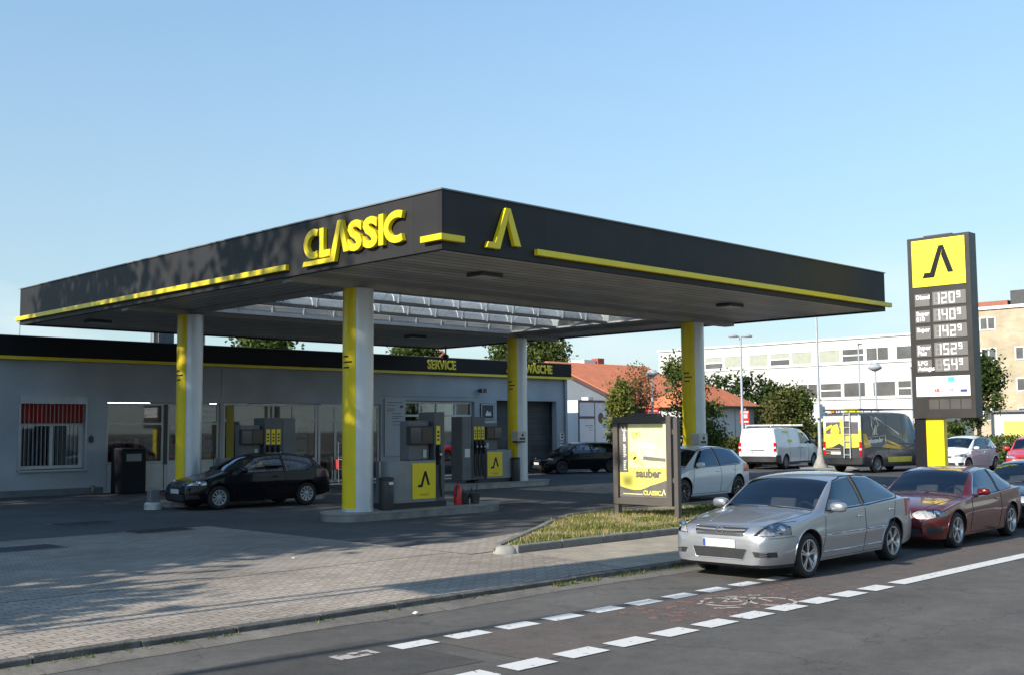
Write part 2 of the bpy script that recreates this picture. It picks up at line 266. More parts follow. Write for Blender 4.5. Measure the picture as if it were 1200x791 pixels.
# ------------------------------------------------------------------ mesh helpers
class MB:
    def __init__(s): s.v = []; s.f = []; s.m = []
    def add(s, vs, fs, mi=0):
        o = len(s.v); s.v += [tuple(v) for v in vs]; s.f += [tuple(i+o for i in f) for f in fs]; s.m += [mi]*len(fs)
    def box(s, x0, x1, y0, y1, z0, z1, mi=0):
        s.add([(x0,y0,z0),(x1,y0,z0),(x1,y1,z0),(x0,y1,z0),(x0,y0,z1),(x1,y0,z1),(x1,y1,z1),(x0,y1,z1)],
              [(0,3,2,1),(4,5,6,7),(0,1,5,4),(1,2,6,5),(2,3,7,6),(3,0,4,7)], mi)
    def prism(s, poly, a, b, conv, mi=0):
        """poly 2D ccw; conv(u,v,t)->xyz; t from a to b"""
        n = len(poly); vs = [conv(u, v, a) for u, v in poly]+[conv(u, v, b) for u, v in poly]
        fs = [tuple(range(n-1, -1, -1)), tuple(range(n, 2*n))]+[(i, (i+1) % n, n+(i+1) % n, n+i) for i in range(n)]
        s.add(vs, fs, mi)
    def tube(s, pts, rad, n=8, mi=0, cap=True):
        pts = [Vector(p) for p in pts]; k = len(pts)
        rads = rad if isinstance(rad, (list, tuple)) else [rad]*k
        vs = []; prev = None
        for i, p in enumerate(pts):
            d = (pts[min(i+1, k-1)]-pts[max(i-1, 0)])
            if d.length < 1e-9: d = Vector((0, 0, 1))
            d.normalize()
            a = prev if prev is not None else (Vector((0, 0, 1)) if abs(d.z) < 0.9 else Vector((1, 0, 0)))
            x = a - d*a.dot(d)
            if x.length < 1e-6: x = d.orthogonal()
            x.normalize(); prev = x; y = d.cross(x)
            for j in range(n):
                t = 2*pi*j/n; vs.append(p+(x*cos(t)+y*sin(t))*rads[i])
        fs = [(i*n+j, i*n+(j+1) % n, (i+1)*n+(j+1) % n, (i+1)*n+j) for i in range(k-1) for j in range(n)]
        if cap: fs += [tuple(range(n-1, -1, -1)), tuple(range((k-1)*n, k*n))]
        s.add(vs, fs, mi)
    def lathe(s, prof, n=32, c=(0, 0, 0), axis='z', mi=0, a0=0, a1=2*pi):
        full = abs(a1-a0-2*pi) < 1e-6; m = n if full else n+1; k = len(prof); vs = []
        for i in range(m):
            t = a0+(a1-a0)*i/n
            for r, h in prof:
                p = (r*cos(t), r*sin(t), h)
                if axis == 'y': p = (p[0], h, p[1])
                if axis == 'x': p = (h, p[0], p[1])
                vs.append((p[0]+c[0], p[1]+c[1], p[2]+c[2]))
        fs = []
        for i in range(n):
            i2 = (i+1) % m
            for j in range(k-1): fs.append((i*k+j, i2*k+j, i2*k+j+1, i*k+j+1))
        s.add(vs, fs, mi)
    def quad(s, a, b, c, d, mi=0): s.add([a, b, c, d], [(0, 1, 2, 3)], mi)
    def mesh(s, name, mats):
        me = bpy.data.meshes.new(name); me.from_pydata(s.v, [], s.f)
        for m in (mats if isinstance(mats, (list, tuple)) else [mats]): me.materials.append(m)
        me.polygons.foreach_set('material_index', s.m); me.update(); return me
    def build(s, name, mats, parent=None, loc=None, smooth=None, bevel=0, fixn=True):
        me = s.mesh(name, mats)
        if fixn:
            bm = bmesh.new(); bm.from_mesh(me); bmesh.ops.recalc_face_normals(bm, faces=bm.faces)
            bm.to_mesh(me); bm.free()
        return link(name, me, parent, loc, smooth, bevel)

def link(name, me, parent=None, loc=None, smooth=None, bevel=0):
    o = bpy.data.objects.new(name, me); COL.objects.link(o)
    if parent: o.parent = parent
    if loc: o.location = loc
    if smooth is not None:
        me.polygons.foreach_set('use_smooth', [True]*len(me.polygons))
        try: me.set_sharp_from_angle(angle=RD(smooth))
        except Exception: pass
    if bevel:
        b = o.modifiers.new('b', 'BEVEL'); b.width = bevel; b.segments = 2; b.limit_method = 'ANGLE'; b.angle_limit = RD(40)
    return o
def tag(o, label=None, cat=None, group=None, kind=None):
    if label: o['label'] = label
    if cat: o['category'] = cat
    if group: o['group'] = group
    if kind: o['kind'] = kind
    return o
def empty(name, loc=(0, 0, 0), rz=0, label=None, cat=None, group=None):
    o = bpy.data.objects.new(name, None); COL.objects.link(o); o.location = loc; o.rotation_euler = (0, 0, rz); o.empty_display_size = 0.2
    return tag(o, label, cat, group)
def copy_tree(o, parent=None):
    c = o.copy(); COL.objects.link(c); c.parent = parent
    for ch in list(o.children): copy_tree(ch, c)
    return c
def box(name, x0, x1, y0, y1, z0, z1, m, parent=None, bevel=0):
    b = MB(); b.box(x0, x1, y0, y1, z0, z1); return b.build(name, m, parent, bevel=bevel)
def sheet(name, poly, z, m, kind='structure', parent=None):
    b = MB(); b.add([(x, y, z) for x, y in poly], [tuple(range(len(poly)))]); o = b.build(name, m, parent, fixn=False)
    if o.data.polygons[0].normal.z < 0: o.data.flip_normals()
    if kind: o['kind'] = kind
    return o

# face frames: (origin, right, up, out)
class Face:
    def __init__(s, o, r, u=(0, 0, 1)):
        s.o = Vector(o); s.r = Vector(r).normalized(); s.u = Vector(u).normalized(); s.n = s.r.cross(s.u)
    def __call__(s, a, b, t=0.0): return s.o+s.r*a+s.u*b+s.n*t
def fpoly(mb, F, poly, t0, t1, mi=0): mb.prism(poly, t0, t1, lambda u, v, t: F(u, v, t), mi)
def frect(mb, F, a0, a1, b0, b1, t0, t1, mi=0): fpoly(mb, F, [(a0, b0), (a1, b0), (a1, b1), (a0, b1)], t0, t1, mi)
def stroke(mb, F, pts, wd, t0, t1, mi=0, closed=False):
    """a flat ribbon of width wd along 2D pts, extruded t0..t1"""
    pts = [Vector((p[0], p[1])) for p in pts]; n = len(pts); L = []; R = []
    for i, p in enumerate(pts):
        if closed: d0 = (p-pts[i-1]); d1 = (pts[(i+1) % n]-p)
        else:
            d0 = (p-pts[i-1]) if i > 0 else (pts[1]-p); d1 = (pts[i+1]-p) if i < n-1 else d0
        d0 = d0.normalized(); d1 = d1.normalized(); m = (d0+d1)
        m = d1 if m.length < 1e-6 else m.normalized(); nn = Vector((-m.y, m.x)); k = 1/max(0.35, nn.dot(Vector((-d1.y, d1.x))))
        L.append(p+nn*wd/2*k); R.append(p-nn*wd/2*k)
    vs = []
    for i in range(n): vs += [F(L[i].x, L[i].y, t0), F(R[i].x, R[i].y, t0), F(R[i].x, R[i].y, t1), F(L[i].x, L[i].y, t1)]
    fs = []
    rng = range(n) if closed else range(n-1)
    for i in rng:
        j = (i+1) % n
        for k in range(4): fs.append((4*i+k, 4*j+k, 4*j+(k+1) % 4, 4*i+(k+1) % 4))
    if not closed: fs += [(0, 1, 2, 3), (4*(n-1)+3, 4*(n-1)+2, 4*(n-1)+1, 4*(n-1))]
    mb.add(vs, fs, mi)
def arc(cx, cy, rx, ry, a0, a1, n=12): return [(cx+rx*cos(RD(a0+(a1-a0)*i/n)), cy+ry*sin(RD(a0+(a1-a0)*i/n))) for i in range(n+1)]

def text(name, s, F, a, b, size, m, parent=None, depth=0.01, bold=0.0, align='LEFT', xs=1.0, t=0.0, rot=0.0, shear=0.0):
    cu = bpy.data.curves.new('txt', 'FONT'); cu.body = s; cu.size = size; cu.extrude = depth/2; cu.offset = bold; cu.align_x = align; cu.shear = shear
    cu.resolution_u = 3
    o = bpy.data.objects.new('txt', cu); COL.objects.link(o); bpy.context.view_layer.update()
    dg = bpy.context.evaluated_depsgraph_get(); me = bpy.data.meshes.new_from_object(o.evaluated_get(dg)); bpy.data.objects.remove(o)
    c, s_ = cos(rot), sin(rot)
    for v in me.vertices:
        x, y = v.co.x*xs, v.co.y; x, y = x*c-y*s_, x*s_+y*c
        v.co = F(a+x, b+y, t+depth/2+v.co.z)
    me.materials.clear(); me.materials.append(m); me.name = name
    return link(name, me, parent)

def logo(mb, F, a, b, h, t0, t1, wd=None, mi=0):
    """the lambda mark: apex up, short right leg, long left leg that turns into a foot to the left. (a,b)=lower left of the foot"""
    k = h/0.8; W = 0.15 if wd is None else wd/k
    s = lambda pts: [(a+x*k, b+y*k) for x, y in pts]
    fpoly(mb, F, s([(0, 0), (0.35, 0), (0.62, 0.56), (0.70, 0.56), (0.53, 0.8-0.0), (0.50, 0.8)]) if False else s([(0, 0), (0.30, 0), (0.56, 0.8-0.0), (0.44, 0.8), (0.20, 0.13), (0.05, 0.13)]), t0, t1, mi)
    fpoly(mb, F, s([(0.50, 0.56), (0.56, 0.8), (0.80, 0.10), (0.66, 0.10)]), t0, t1, mi)

FONTROW = {'0': 'abcdef', '1': 'bc', '2': 'abged', '3': 'abgcd', '4': 'fgbc', '5': 'afgcd', '6': 'afgedc', '7': 'abc', '8': 'abcdefg', '9': 'abcdfg'}
def seg_digit(mb, F, a, b, w_, h, ch, t0, t1, mi=0, th=None):
    th = th or w_*0.2; hh = h/2
    R = {'a': (0, w_, h-th, h), 'd': (0, w_, 0, th), 'g': (0, w_, hh-th/2, hh+th/2), 'b': (w_-th, w_, hh+th*.1, h-th*.1), 'c': (w_-th, w_, th*.1, hh-th*.1), 'f': (0, th, hh+th*.1, h-th*.1), 'e': (0, th, th*.1, hh-th*.1)}
    for c in FONTROW[ch]:
        x0, x1, y0, y1 = R[c]; g = th*0.0
        if c in 'adg': x0 += th*.25; x1 -= th*.25
        frect(mb, F, a+x0, a+x1, b+y0, b+y1, t0, t1 + (0.001 if c in 'adg' else 0), mi)

# ------------------------------------------------------------------ ground, road, pavements
rnd = random.Random(7)
G_asph = ground_mat('road_asphalt', (0.088, 0.081, 0.073), (0.125, 0.116, 0.105), 0.5, 0.35, tracks=0.08, cracks=0.35)
G_lane = ground_mat('cycle_lane_asphalt', (0.125, 0.100, 0.088), (0.102, 0.090, 0.080), 0.45, 0.8)
G_fore = ground_mat('forecourt_asphalt', (0.062, 0.064, 0.066), (0.095, 0.096, 0.096), 0.3, 0.25, cracks=0.3)
G_gut = ground_mat('gutter_dust', (0.20, 0.18, 0.15), (0.12, 0.11, 0.10), 0.3, 1.2)
G_far = ground_mat('far_ground', (0.12, 0.12, 0.09), (0.16, 0.14, 0.10), 0.2, 0.1)
G_pave = paver_mat('herringbone_paving', (0.30, 0.25, 0.205), (0.38, 0.325, 0.27), (0.09, 0.08, 0.07), 0.22, 0.11, 0.055, 0.22)
G_pav2 = paver_mat('forecourt_paving', (0.27, 0.23, 0.19), (0.34, 0.295, 0.25), (0.11, 0.10, 0.08), 0.2, 0.1, 0.0, 0.24, 0.0)
G_soil = ground_mat('dry_soil', (0.36, 0.30, 0.21), (0.25, 0.21, 0.13), 0.35, 1.5)

sheet('ground', [(-900, -900), (1500, -900), (1500, 1500), (-900, 1500)], -0.05, G_far)
sheet('road', [(-120, -9), (400, -9), (400, 9.955), (-120, 9.955)], 0.0, G_asph)
sheet('far_pavement', [(-120, -14), (400, -14), (400, -9), (-120, -9)], 0.08, G_pave)
sheet('cycle_lane', [(7.2, 6.98), (60, 6.98), (60, 8.36), (7.2, 8.36)], 0.004, G_lane)
b = MB(); rg = random.Random(3); x = -30.0
while x < 60:
    yy = 9.70+0.03*sin(x*1.3)+rg.uniform(-.03, .03); b.quad((x, yy, .004), (x+.5, 9.70+0.03*sin((x+.5)*1.3), .004), (x+.5, 9.955, .05), (x, 9.955, .05)); x += .5
o = b.build('gutter', G_gut, fixn=False); o['kind'] = 'structure'
sheet('pavement', [(-60, 10.1), (120, 10.1), (120, 14.68), (-60, 14.68)], 0.10, G_pave)
sheet('forecourt', [(-60, 14.68), (120, 14.68), (120, 70), (-60, 70)], 0.098, G_fore)
sheet('forecourt_paving', [(-60, 13.4), (11.9, 13.4), (11.9, 20.9), (-60, 20.9)], 0.104, G_pav2)
sheet('driveway_paving', [(11.9, 12.95), (12.4, 13.0), (13.8, 13.9), (15.4, 14.9), (16.5, 15.7), (17.6, 16.35), (15.5, 15.1), (13.6, 14.62), (11.9, 14.6)], 0.108, G_pav2)
sheet('asphalt_apron', [(12.2, 10.1), (60, 10.1), (60, 12.52), (12.6, 12.52)], 0.104, ground_mat('sandy_path', (0.30, 0.26, 0.20), (0.38, 0.33, 0.26), 0.2, 0.8))
# kerb: individual stones as one kerb run
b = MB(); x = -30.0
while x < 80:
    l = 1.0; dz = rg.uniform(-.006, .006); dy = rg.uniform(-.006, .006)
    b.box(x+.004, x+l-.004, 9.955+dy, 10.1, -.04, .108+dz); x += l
k = b.build('kerb', mat('dirty_shaded_kerb', (0.115, 0.11, 0.10), 0.95, var=0.35, scale=6, bump=0.8, bscale=30, spec=.1), bevel=0.012); k['kind'] = 'structure'  # kerb colour holds both dirt and the joint shadow on its road face
import mathutils
# weeds along the kerb joint
def tuft_mesh(spots, seed, hmin, hmax, spread, blades, wid=.006):
    r = random.Random(seed); b = MB()
    for (x, y, z, s) in spots:
        for i in range(blades):
            a = r.uniform(0, 2*pi); rr = r.uniform(0, spread)*s; px, py = x+rr*cos(a), y+rr*sin(a)
            h = r.uniform(hmin, hmax)*s; t = r.uniform(0, 2*pi); l = r.uniform(.2, .9)*h; ww = wid*r.uniform(.7, 1.6)*(.5+s/2)
            dx, dy = cos(t)*ww, sin(t)*ww; qx, qy = px+cos(t+1.4)*l, py+sin(t+1.4)*l
            b.add([(px-dx, py-dy, z), (px+dx, py+dy, z), (qx, qy, z+h)], [(0, 1, 2)], r.choice([0, 0, 1, 2]))
    return b
L_grn = leaf_mat('grass_green', (0.12, 0.17, 0.035)); L_dry = leaf_mat('grass_dry', (0.36, 0.30, 0.13)); L_dk = leaf_mat('grass_dark', (0.055, 0.085, 0.02))
r = random.Random(5)
sp = [(x_, 9.93, 0.03, r.uniform(.2, .9)**1.3) for x_ in [3+15*abs(mathutils.noise.noise(Vector((k_*.37, 0, 0))))*1.7+r.gauss(0, .3) for k_ in range(170)]]+[(r.uniform(10.5, 13.2), 9.92, .03, r.uniform(.5, 1.3)) for _ in range(40)]
o = tuft_mesh(sp, 4, .02, .06, .07, 22).build('kerb_weeds', [L_grn, L_dry, L_dk], fixn=False)
tag(o, 'green and dry weeds growing along the foot of the road kerb', 'weeds', kind='stuff')

# painted road markings
G_paint = mat('road_paint', (0.72, 0.72, 0.68), 0.7, var=0.12, scale=18)
def worn(name, seed_thr, c=(0.60, 0.60, 0.58), sc_=22):
    m = bpy.data.materials.new(name); m.use_nodes = True; t = m.node_tree; p = t.nodes['Principled BSDF']
    p.inputs['Base Color'].default_value = (*c, 1); p.inputs['Roughness'].default_value = .8
    co = t.nodes.new('ShaderNodeTexCoord'); n = t.nodes.new('ShaderNodeTexNoise'); n.inputs['Scale'].default_value = sc_; n.inputs['Detail'].default_value = 6
    t.links.new(co.outputs['Object'], n.inputs['Vector']); g = t.nodes.new('ShaderNodeMapRange'); g.inputs[1].default_value = seed_thr-.05; g.inputs[2].default_value = seed_thr+.05
    t.links.new(n.outputs[0], g.inputs[0]); tr = t.nodes.new('ShaderNodeBsdfTransparent'); mx = t.nodes.new('ShaderNodeMixShader')
    t.links.new(g.outputs[0], mx.inputs[0]); t.links.new(tr.outputs[0], mx.inputs[1]); t.links.new(p.outputs[0], mx.inputs[2])
    t.links.new(mx.outputs[0], t.nodes['Material Output'].inputs[0]); return m
W1 = worn('worn_paint', .33, (0.60, 0.59, 0.56), 14); W2 = worn('very_worn_paint', .45, (0.40, 0.35, 0.32), 9); W3 = worn('worn_red_paint', .56, (0.19, 0.105, 0.085), 7)
b = MB()
def dash(xc, yc, l=.50, wd=.135, mi=0): b.quad((xc-l/2, yc-wd, .009), (xc+l/2, yc-wd, .009), (xc+l/2, yc+wd, .009), (xc-l/2, yc+wd, .009), mi)
for i in range(12): dash(5.67+.695*i, 6.96)
b.quad((13.85, 6.84, .009), (200, 6.84, .009), (200, 7.08, .009), (13.85, 7.08, .009))
for i in range(1, 12): dash(6.27+.695*i, 8.38, .47, .115)
dash(6.27, 8.38, .45, .11, 1)
o = b.build('lane_markings', [W1, W2], fixn=False); o['kind'] = 'structure'
b = MB(); FG = Face((11.30, 7.50, 0.0), (0.72, -0.69, 0), (0.69, 0.72, 0))
def fg(pts, wd, mi=0, closed=False): stroke(b, FG, pts, wd, .0085, .0105, mi, closed)
fg(arc(.27, 0, .26, .30, 0, 350, 22), .045, 0, True); fg(arc(-.30, 0, .25, .30, 0, 350, 22), .045, 0, True)
fg([(-.3, 0), (-.12, .34), (.12, .34), (.27, 0)], .04); fg([(-.12, .34), (-.02, 0), (.12, .34)], .04); fg([(-.3, 0), (-.02, 0)], .04); fg([(-.2, .42), (-.05, .42)], .04); fg([(.1, .34), (.12, .5), (.25, .5)], .04)
fg([(-.62, -.12), (-.42, -.02)], .05); fg([(-.5, -.45), (-.2, -.4)], .05)
o = b.build('cycle_symbol', [W2], fixn=False); o['kind'] = 'structure'
sheet('red_lane_patch', [(9.6, 7.1), (12.9, 7.1), (12.9, 8.2), (9.6, 8.2)], .0065, W3)

G_patch = ground_mat('asphalt_patch', (0.060, 0.057, 0.053), (0.078, 0.074, 0.068), 0.45, 0.8)
def wobble(x0, x1, y0, y1, seed):
    r_ = random.Random(seed); P = []
    for i in range(9): P.append((x0+(x1-x0)*i/8, y0+r_.uniform(-.02, .02)))
    for i in range(9): P.append((x1-(x1-x0)*i/8, y1+r_.uniform(-.02, .02)))
    return P
sheet('road_patch', wobble(3.4, 6.9, 7.35, 8.9, 1), .0035, G_patch)
b = MB(); FS = Face((0, 0, 0), (1, 0, 0), (0, 1, 0)); r_ = random.Random(3)
for x_, y_, z_, a_, l_ in ((8.05, 9.65, .03, .4, 'crumpled white paper scrap lying in the gutter'), (9.75, 14.6, .11, 1.2, 'small white scrap lying on the shaded forecourt edge'), (14.9, 12.75, .24, 2.1, 'small pale scrap lying on the dry grass island')):
    b = MB(); b.add([(-.10, -.03, 0), (0, -.04, .025), (.10, -.01, .0), (.09, .035, .012), (0, .03, .035), (-.09, .04, .008)], [(0, 1, 4, 5), (1, 2, 3, 4)])
    o = b.build('paper_scrap', M_white, loc=(x_, y_, z_), fixn=False); o.rotation_euler = (0, 0, a_); o.scale = (.6, .6, .6); tag(o, l_, 'litter')
# manhole covers / repair plates in the forecourt
def cover(x, y, w_, d_, label, rz=0):
    t = MB(); t.box(-w_/2, w_/2, -d_/2, d_/2, 0, .008, 0); t.box(-w_/2+.05, w_/2-.05, -d_/2+.05, d_/2-.05, .008, .012, 1)
    for i in range(int(w_/.12)):
        t.box(-w_/2+.08+i*.12, -w_/2+.11+i*.12, -d_/2+.08, d_/2-.08, .012, .017, 1)
    o = t.build('manhole_cover', [M_kerb, mat('cast_iron', (0.03, 0.03, 0.032), .6, .3)], loc=(x, y, .105)); o.rotation_euler = (0, 0, rz)
    tag(o, label, 'manhole cover', 'rectangular covers set into the forecourt')
cover(10.4, 23.5, 1.2, .8, 'dark rectangular cover in the forecourt nearest the roller window and bin')
cover(10.7, 20.7, 1.2, .8, 'dark rectangular cover in the forecourt in front of the black hatchback')
cover(7.5, 19.3, 1.3, .8, 'dark rectangular cover at the far left edge of the forecourt')
cover(20.4, 20.5, 1.4, .8, 'dark rectangular cover in the asphalt between the near pump island and the poster stand')

# grass island with kerb
GI = [(12.15, 12.52), (12.15, 12.78), (12.5, 13.05), (13.9, 13.95), (15.5, 14.95), (16.6, 15.7), (17.8, 16.4), (19.0, 16.7), (32, 16.5), (32, 12.52)]
b = MB()
def kerb_run(b, pts, wd, z0, z1, rgn):
    F0 = Face((0, 0, 0), (1, 0, 0), (0, 1, 0)); 
    for p, q in zip(pts[:-1], pts[1:]):
        d = Vector((q[0]-p[0], q[1]-p[1])); n = max(1, int(d.length/1.0))
        for i in range(n):
            a = Vector(p)+d*(i/n); c = Vector(p)+d*((i+1)/n); dd = d.normalized()*.004
            stroke(b, F0, [tuple(a+dd), tuple(c-dd)], wd, z0, z1+rgn.uniform(-.005, .005))
kerb_run(b, [(12.5, 12.58), (32, 12.58)], .13, .05, .225, rg)
kerb_run(b, [(12.5, 12.98), (13.9, 13.88), (15.5, 14.88), (16.6, 15.63), (17.8, 16.33), (19.0, 16.63), (32, 16.45)], .13, .05, .215, rg)
k = b.build('island_kerb', M_kerb, bevel=0.02); k['kind'] = 'structure'
b = MB()
b.lathe([(0.0, .22), (.10, .21), (.16, .18), (.2, .1), (.2, .05)], 20, (12.42, 12.72, 0)); o = b.build('kerb_end_stone', M_conc, smooth=60); tag(o, 'pale rounded stone at the pointed tip of the grass island', 'stone')
sheet('island_soil', GI[1:], .185, G_soil)
def in_poly(x, y, P):
    c = False; n = len(P)
    for i in range(n):
        x1, y1 = P[i]; x2, y2 = P[(i+1) % n]
        if (y1 > y) != (y2 > y) and x < (x2-x1)*(y-y1)/(y2-y1)+x1: c = not c
    return c
IN = [(12.55, 12.72), (13.9, 13.7), (15.5, 14.75), (16.6, 15.5), (17.8, 16.2), (19.0, 16.5), (31.8, 16.3), (31.8, 12.7)]
r = random.Random(11); sp = []
import mathutils
while len(sp) < 1900:
    x_, y_ = r.uniform(12.5, 31.8), r.uniform(12.6, 16.5)
    if x_ > 23 and r.random() < .6: continue
    if in_poly(x_, y_, IN):
        d = mathutils.noise.noise(Vector((x_*.9, y_*.9, 3)))
        if d > -.0 + r.uniform(-.14, .14): sp.append((x_, y_, .183, r.uniform(.5, 1.2)*(1+.6*d)))
bb = tuft_mesh(sp, 9, .02, .07, .11, 18, .007)
o = bb.build('grass', [L_grn, L_dry, L_dk], fixn=False); tag(o, 'patchy green and dry grass growing on the kerbed island', 'grass', kind='stuff')
r = random.Random(12); sp2 = [(x_, y_, .183, r.uniform(.8, 1.7)) for x_, y_ in [(r.uniform(12.7, 20), r.uniform(12.7, 16.4)) for _ in range(900)] if in_poly(x_, y_, IN)]
o = tuft_mesh(sp2, 19, .02, .07, .14, 14, .006).build('dry_grass', [L_dry, L_dry, L_grn], fixn=False); tag(o, 'straw coloured dead grass tufts among the green grass', 'grass', kind='stuff')

# ------------------------------------------------------------------ petrol station canopy
CX, CY, LX, LY, ZB, ZT = 12.96, 14.81, 16.46, 19.04, 5.23, 6.28
X2, Y2 = CX+LX, CY+LY
can = empty('station_canopy', (CX, CY, 0.1), 0, 'large flat black petrol station canopy with yellow edging on four round columns', 'canopy')
class Off:  # parts are authored in world coordinates under an offset empty
    pass
def under(parent, o):
    o.parent = parent; o.matrix_parent_inverse = Matrix.Translation(-Vector(parent.location)) if parent.rotation_euler.z == 0 else parent.matrix_basis.inverted(); return o
def W(mb, name, m, parent, **k):
    o = mb.build(name, m, None, **k); 
    if parent: under(parent, o)
    return o
b = MB(); T = .12
b.box(CX, X2, CY, CY+T, ZB-.02, ZT); W(b, 'front_fascia', M_fascia, can)
b = MB(); b.box(CX, X2, Y2-T, Y2, ZB-.02, ZT); W(b, 'rear_fascia', M_fascia, can)
b = MB(); b.box(CX, CX+T, CY+T, Y2-T, ZB-.02, ZT); b.box(CX+.0, CX+T, CY+T, Y2-T, ZB-.02, ZT) if False else None; W(b, 'side_fascia', M_fasciaY, can)
b = MB(); b.box(X2-T, X2, CY+T, Y2-T, ZB-.02, ZT); W(b, 'side_fascia', M_fasciaY, can)
b = MB()   # edge capping
for x0, x1, y0, y1 in ((CX-.03, X2+.03, CY-.03, CY+.1), (CX-.03, X2+.03, Y2-.1, Y2+.03), (CX-.03, CX+.1, CY+.1, Y2-.1), (X2-.1, X2+.03, CY+.1, Y2-.1)): b.box(x0, x1, y0, y1, ZT, ZT+.025)
W(b, 'edge_capping', M_grey, can)
SX0, SX1, SY0, SY1 = 15.0, 26.4, 20.35, 26.75
zs = ZB+.02
for nm, x0, x1, y0, y1, m in (('soffit', CX+T, X2-T, CY+T, SY0, M_soff), ('soffit', CX+T, X2-T, SY1, Y2-T, M_soff), ('soffit', CX+T, SX0, SY0, SY1, M_soffX), ('soffit', SX1, X2-T, SY0, SY1, M_soffX)):
    b = MB(); b.box(x0, x1, y0, y1, zs, zs+.05); W(b, nm, m, can)
b = MB()
for x0, x1, y0, y1 in ((CX+T, X2-T, CY+T, SY0), (CX+T, X2-T, SY1, Y2-T), (CX+T, SX0, SY0, SY1), (SX1, X2-T, SY0, SY1)): b.box(x0, x1, y0, y1, ZT-.35, ZT-.25)
W(b, 'roof_deck', M_dgrey, can)
# beams
M_beam = mat('beam_paint', (0.34, 0.335, 0.32), 0.5, var=0.1)
for yb_, w_ in ((19.91, .34), (27.33, .34)):
    b = MB(); b.box(CX+T+.02, X2-T-.02, yb_-w_/2, yb_+w_/2, ZB-.10, zs-.002); W(b, 'beam', M_beam, can)
for xb_ in (14.96, 27.34):
    b = MB(); b.box(xb_-.15, xb_+.15, 20.09, 27.15, ZB-.06, zs-.004); W(b, 'beam', M_beam, can)
b = MB()
b.box(SX0-.06, SX0, SY0, SY1, zs+.05, ZT-.3); b.box(SX1, SX1+.06, SY0, SY1, zs+.05, ZT-.3); b.box(SX0, SX1, SY0-.06, SY0, zs+.05, ZT-.3); b.box(SX0, SX1, SY1, SY1+.06, zs+.05, ZT-.3)
W(b, 'skylight_upstand', M_beam, can)
# skylight barrel vaults
m = bpy.data.materials.new('skylight_sheet'); m.use_nodes = True; t = m.node_tree; t.nodes.clear()
tl = t.nodes.new('ShaderNodeBsdfTranslucent'); tl.inputs[0].default_value = (0.78, 0.79, 0.77, 1)
df = t.nodes.new('ShaderNodeBsdfDiffuse'); df.inputs[0].default_value = (0.5, 0.5, 0.48, 1)
tp = t.nodes.new('ShaderNodeBsdfTransparent'); tp.inputs[0].default_value = (0.8, 0.85, 0.88, 1)
gl = t.nodes.new('ShaderNodeBsdfGlossy'); gl.inputs['Roughness'].default_value = .12
m1 = t.nodes.new('ShaderNodeMixShader'); m1.inputs[0].default_value = .25; m2 = t.nodes.new('ShaderNodeMixShader')
co = t.nodes.new('ShaderNodeTexCoord'); nn = t.nodes.new('ShaderNodeTexNoise'); nn.inputs['Scale'].default_value = 1.2; nn.inputs['Detail'].default_value = 6
mpp = t.nodes.new('ShaderNodeMapping'); mpp.inputs['Scale'].default_value = (.5, 3, 3); t.links.new(co.outputs['Object'], mpp.inputs[0]); t.links.new(mpp.outputs[0], nn.inputs['Vector'])
mr = t.nodes.new('ShaderNodeMapRange'); mr.inputs[1].default_value = .35; mr.inputs[2].default_value = .65; mr.inputs[3].default_value = .40; mr.inputs[4].default_value = .85; t.links.new(nn.outputs[0], mr.inputs[0])
m3 = t.nodes.new('ShaderNodeMixShader'); m3.inputs[0].default_value = .12
t.links.new(tl.outputs[0], m1.inputs[1]); t.links.new(df.outputs[0], m1.inputs[2]); t.links.new(mr.outputs[0], m2.inputs[0]); t.links.new(m1.outputs[0], m2.inputs[1]); t.links.new(tp.outputs[0], m2.inputs[2])
t.links.new(m2.outputs[0], m3.inputs[1]); t.links.new(gl.outputs[0], m3.inputs[2])
oo = t.nodes.new('ShaderNodeOutputMaterial'); t.links.new(m3.outputs[0], oo.inputs[0]); M_sky = m
vy = [SY0, SY0+2.13, SY0+4.27, SY1]
for i in range(3):
    ya, yb_ = vy[i]+.08, vy[i+1]-.08; yc = (ya+yb_)/2; rr = (yb_-ya)/2; rise = .62; zb0 = zs+.05
    P = [(yc-rr*cos(RD(a)), zb0+rise*sin(RD(a))) for a in range(0, 181, 15)]
    b = MB()
    for (p, q) in zip(P[:-1], P[1:]): b.quad((SX0, p[0], p[1]), (SX1, p[0], p[1]), (SX1, q[0], q[1]), (SX0, q[0], q[1]))
    b.add([(SX1, p, z) for p, z in P], [tuple(range(len(P)))]); b.add([(SX0, p, z) for p, z in P], [tuple(range(len(P)))])
    vlt = W(b, 'skylight', M_sky, can, fixn=False)
    b = MB(); nx = 11
    for k in range(nx+1):
        x_ = SX0+(SX1-SX0)*k/nx
        b.tube([(x_, p, z-.03) for p, z in P], .028, 6)
    o = b.build('glazing_bars', M_lgrey); o.parent = vlt
    b = MB(); b.box(SX0, SX1, vy[i]-.05 if i else vy[i], vy[i]+.07, zs-.02, zb0+.01); o = b.build('gutter_beam', mat('skylight_beam', (.15, .145, .135), .5)); o.parent = vlt
b = MB(); b.box(SX0, SX1, SY1-.08, SY1-.001, zs-.05, zs+.16); W(b, 'skylight_edge', M_lgrey, can)
b = MB(); b.box(SX0, SX1, SY0+.001, SY0+.08, zs-.0, zs+.16); W(b, 'skylight_edge', M_lgrey, can)
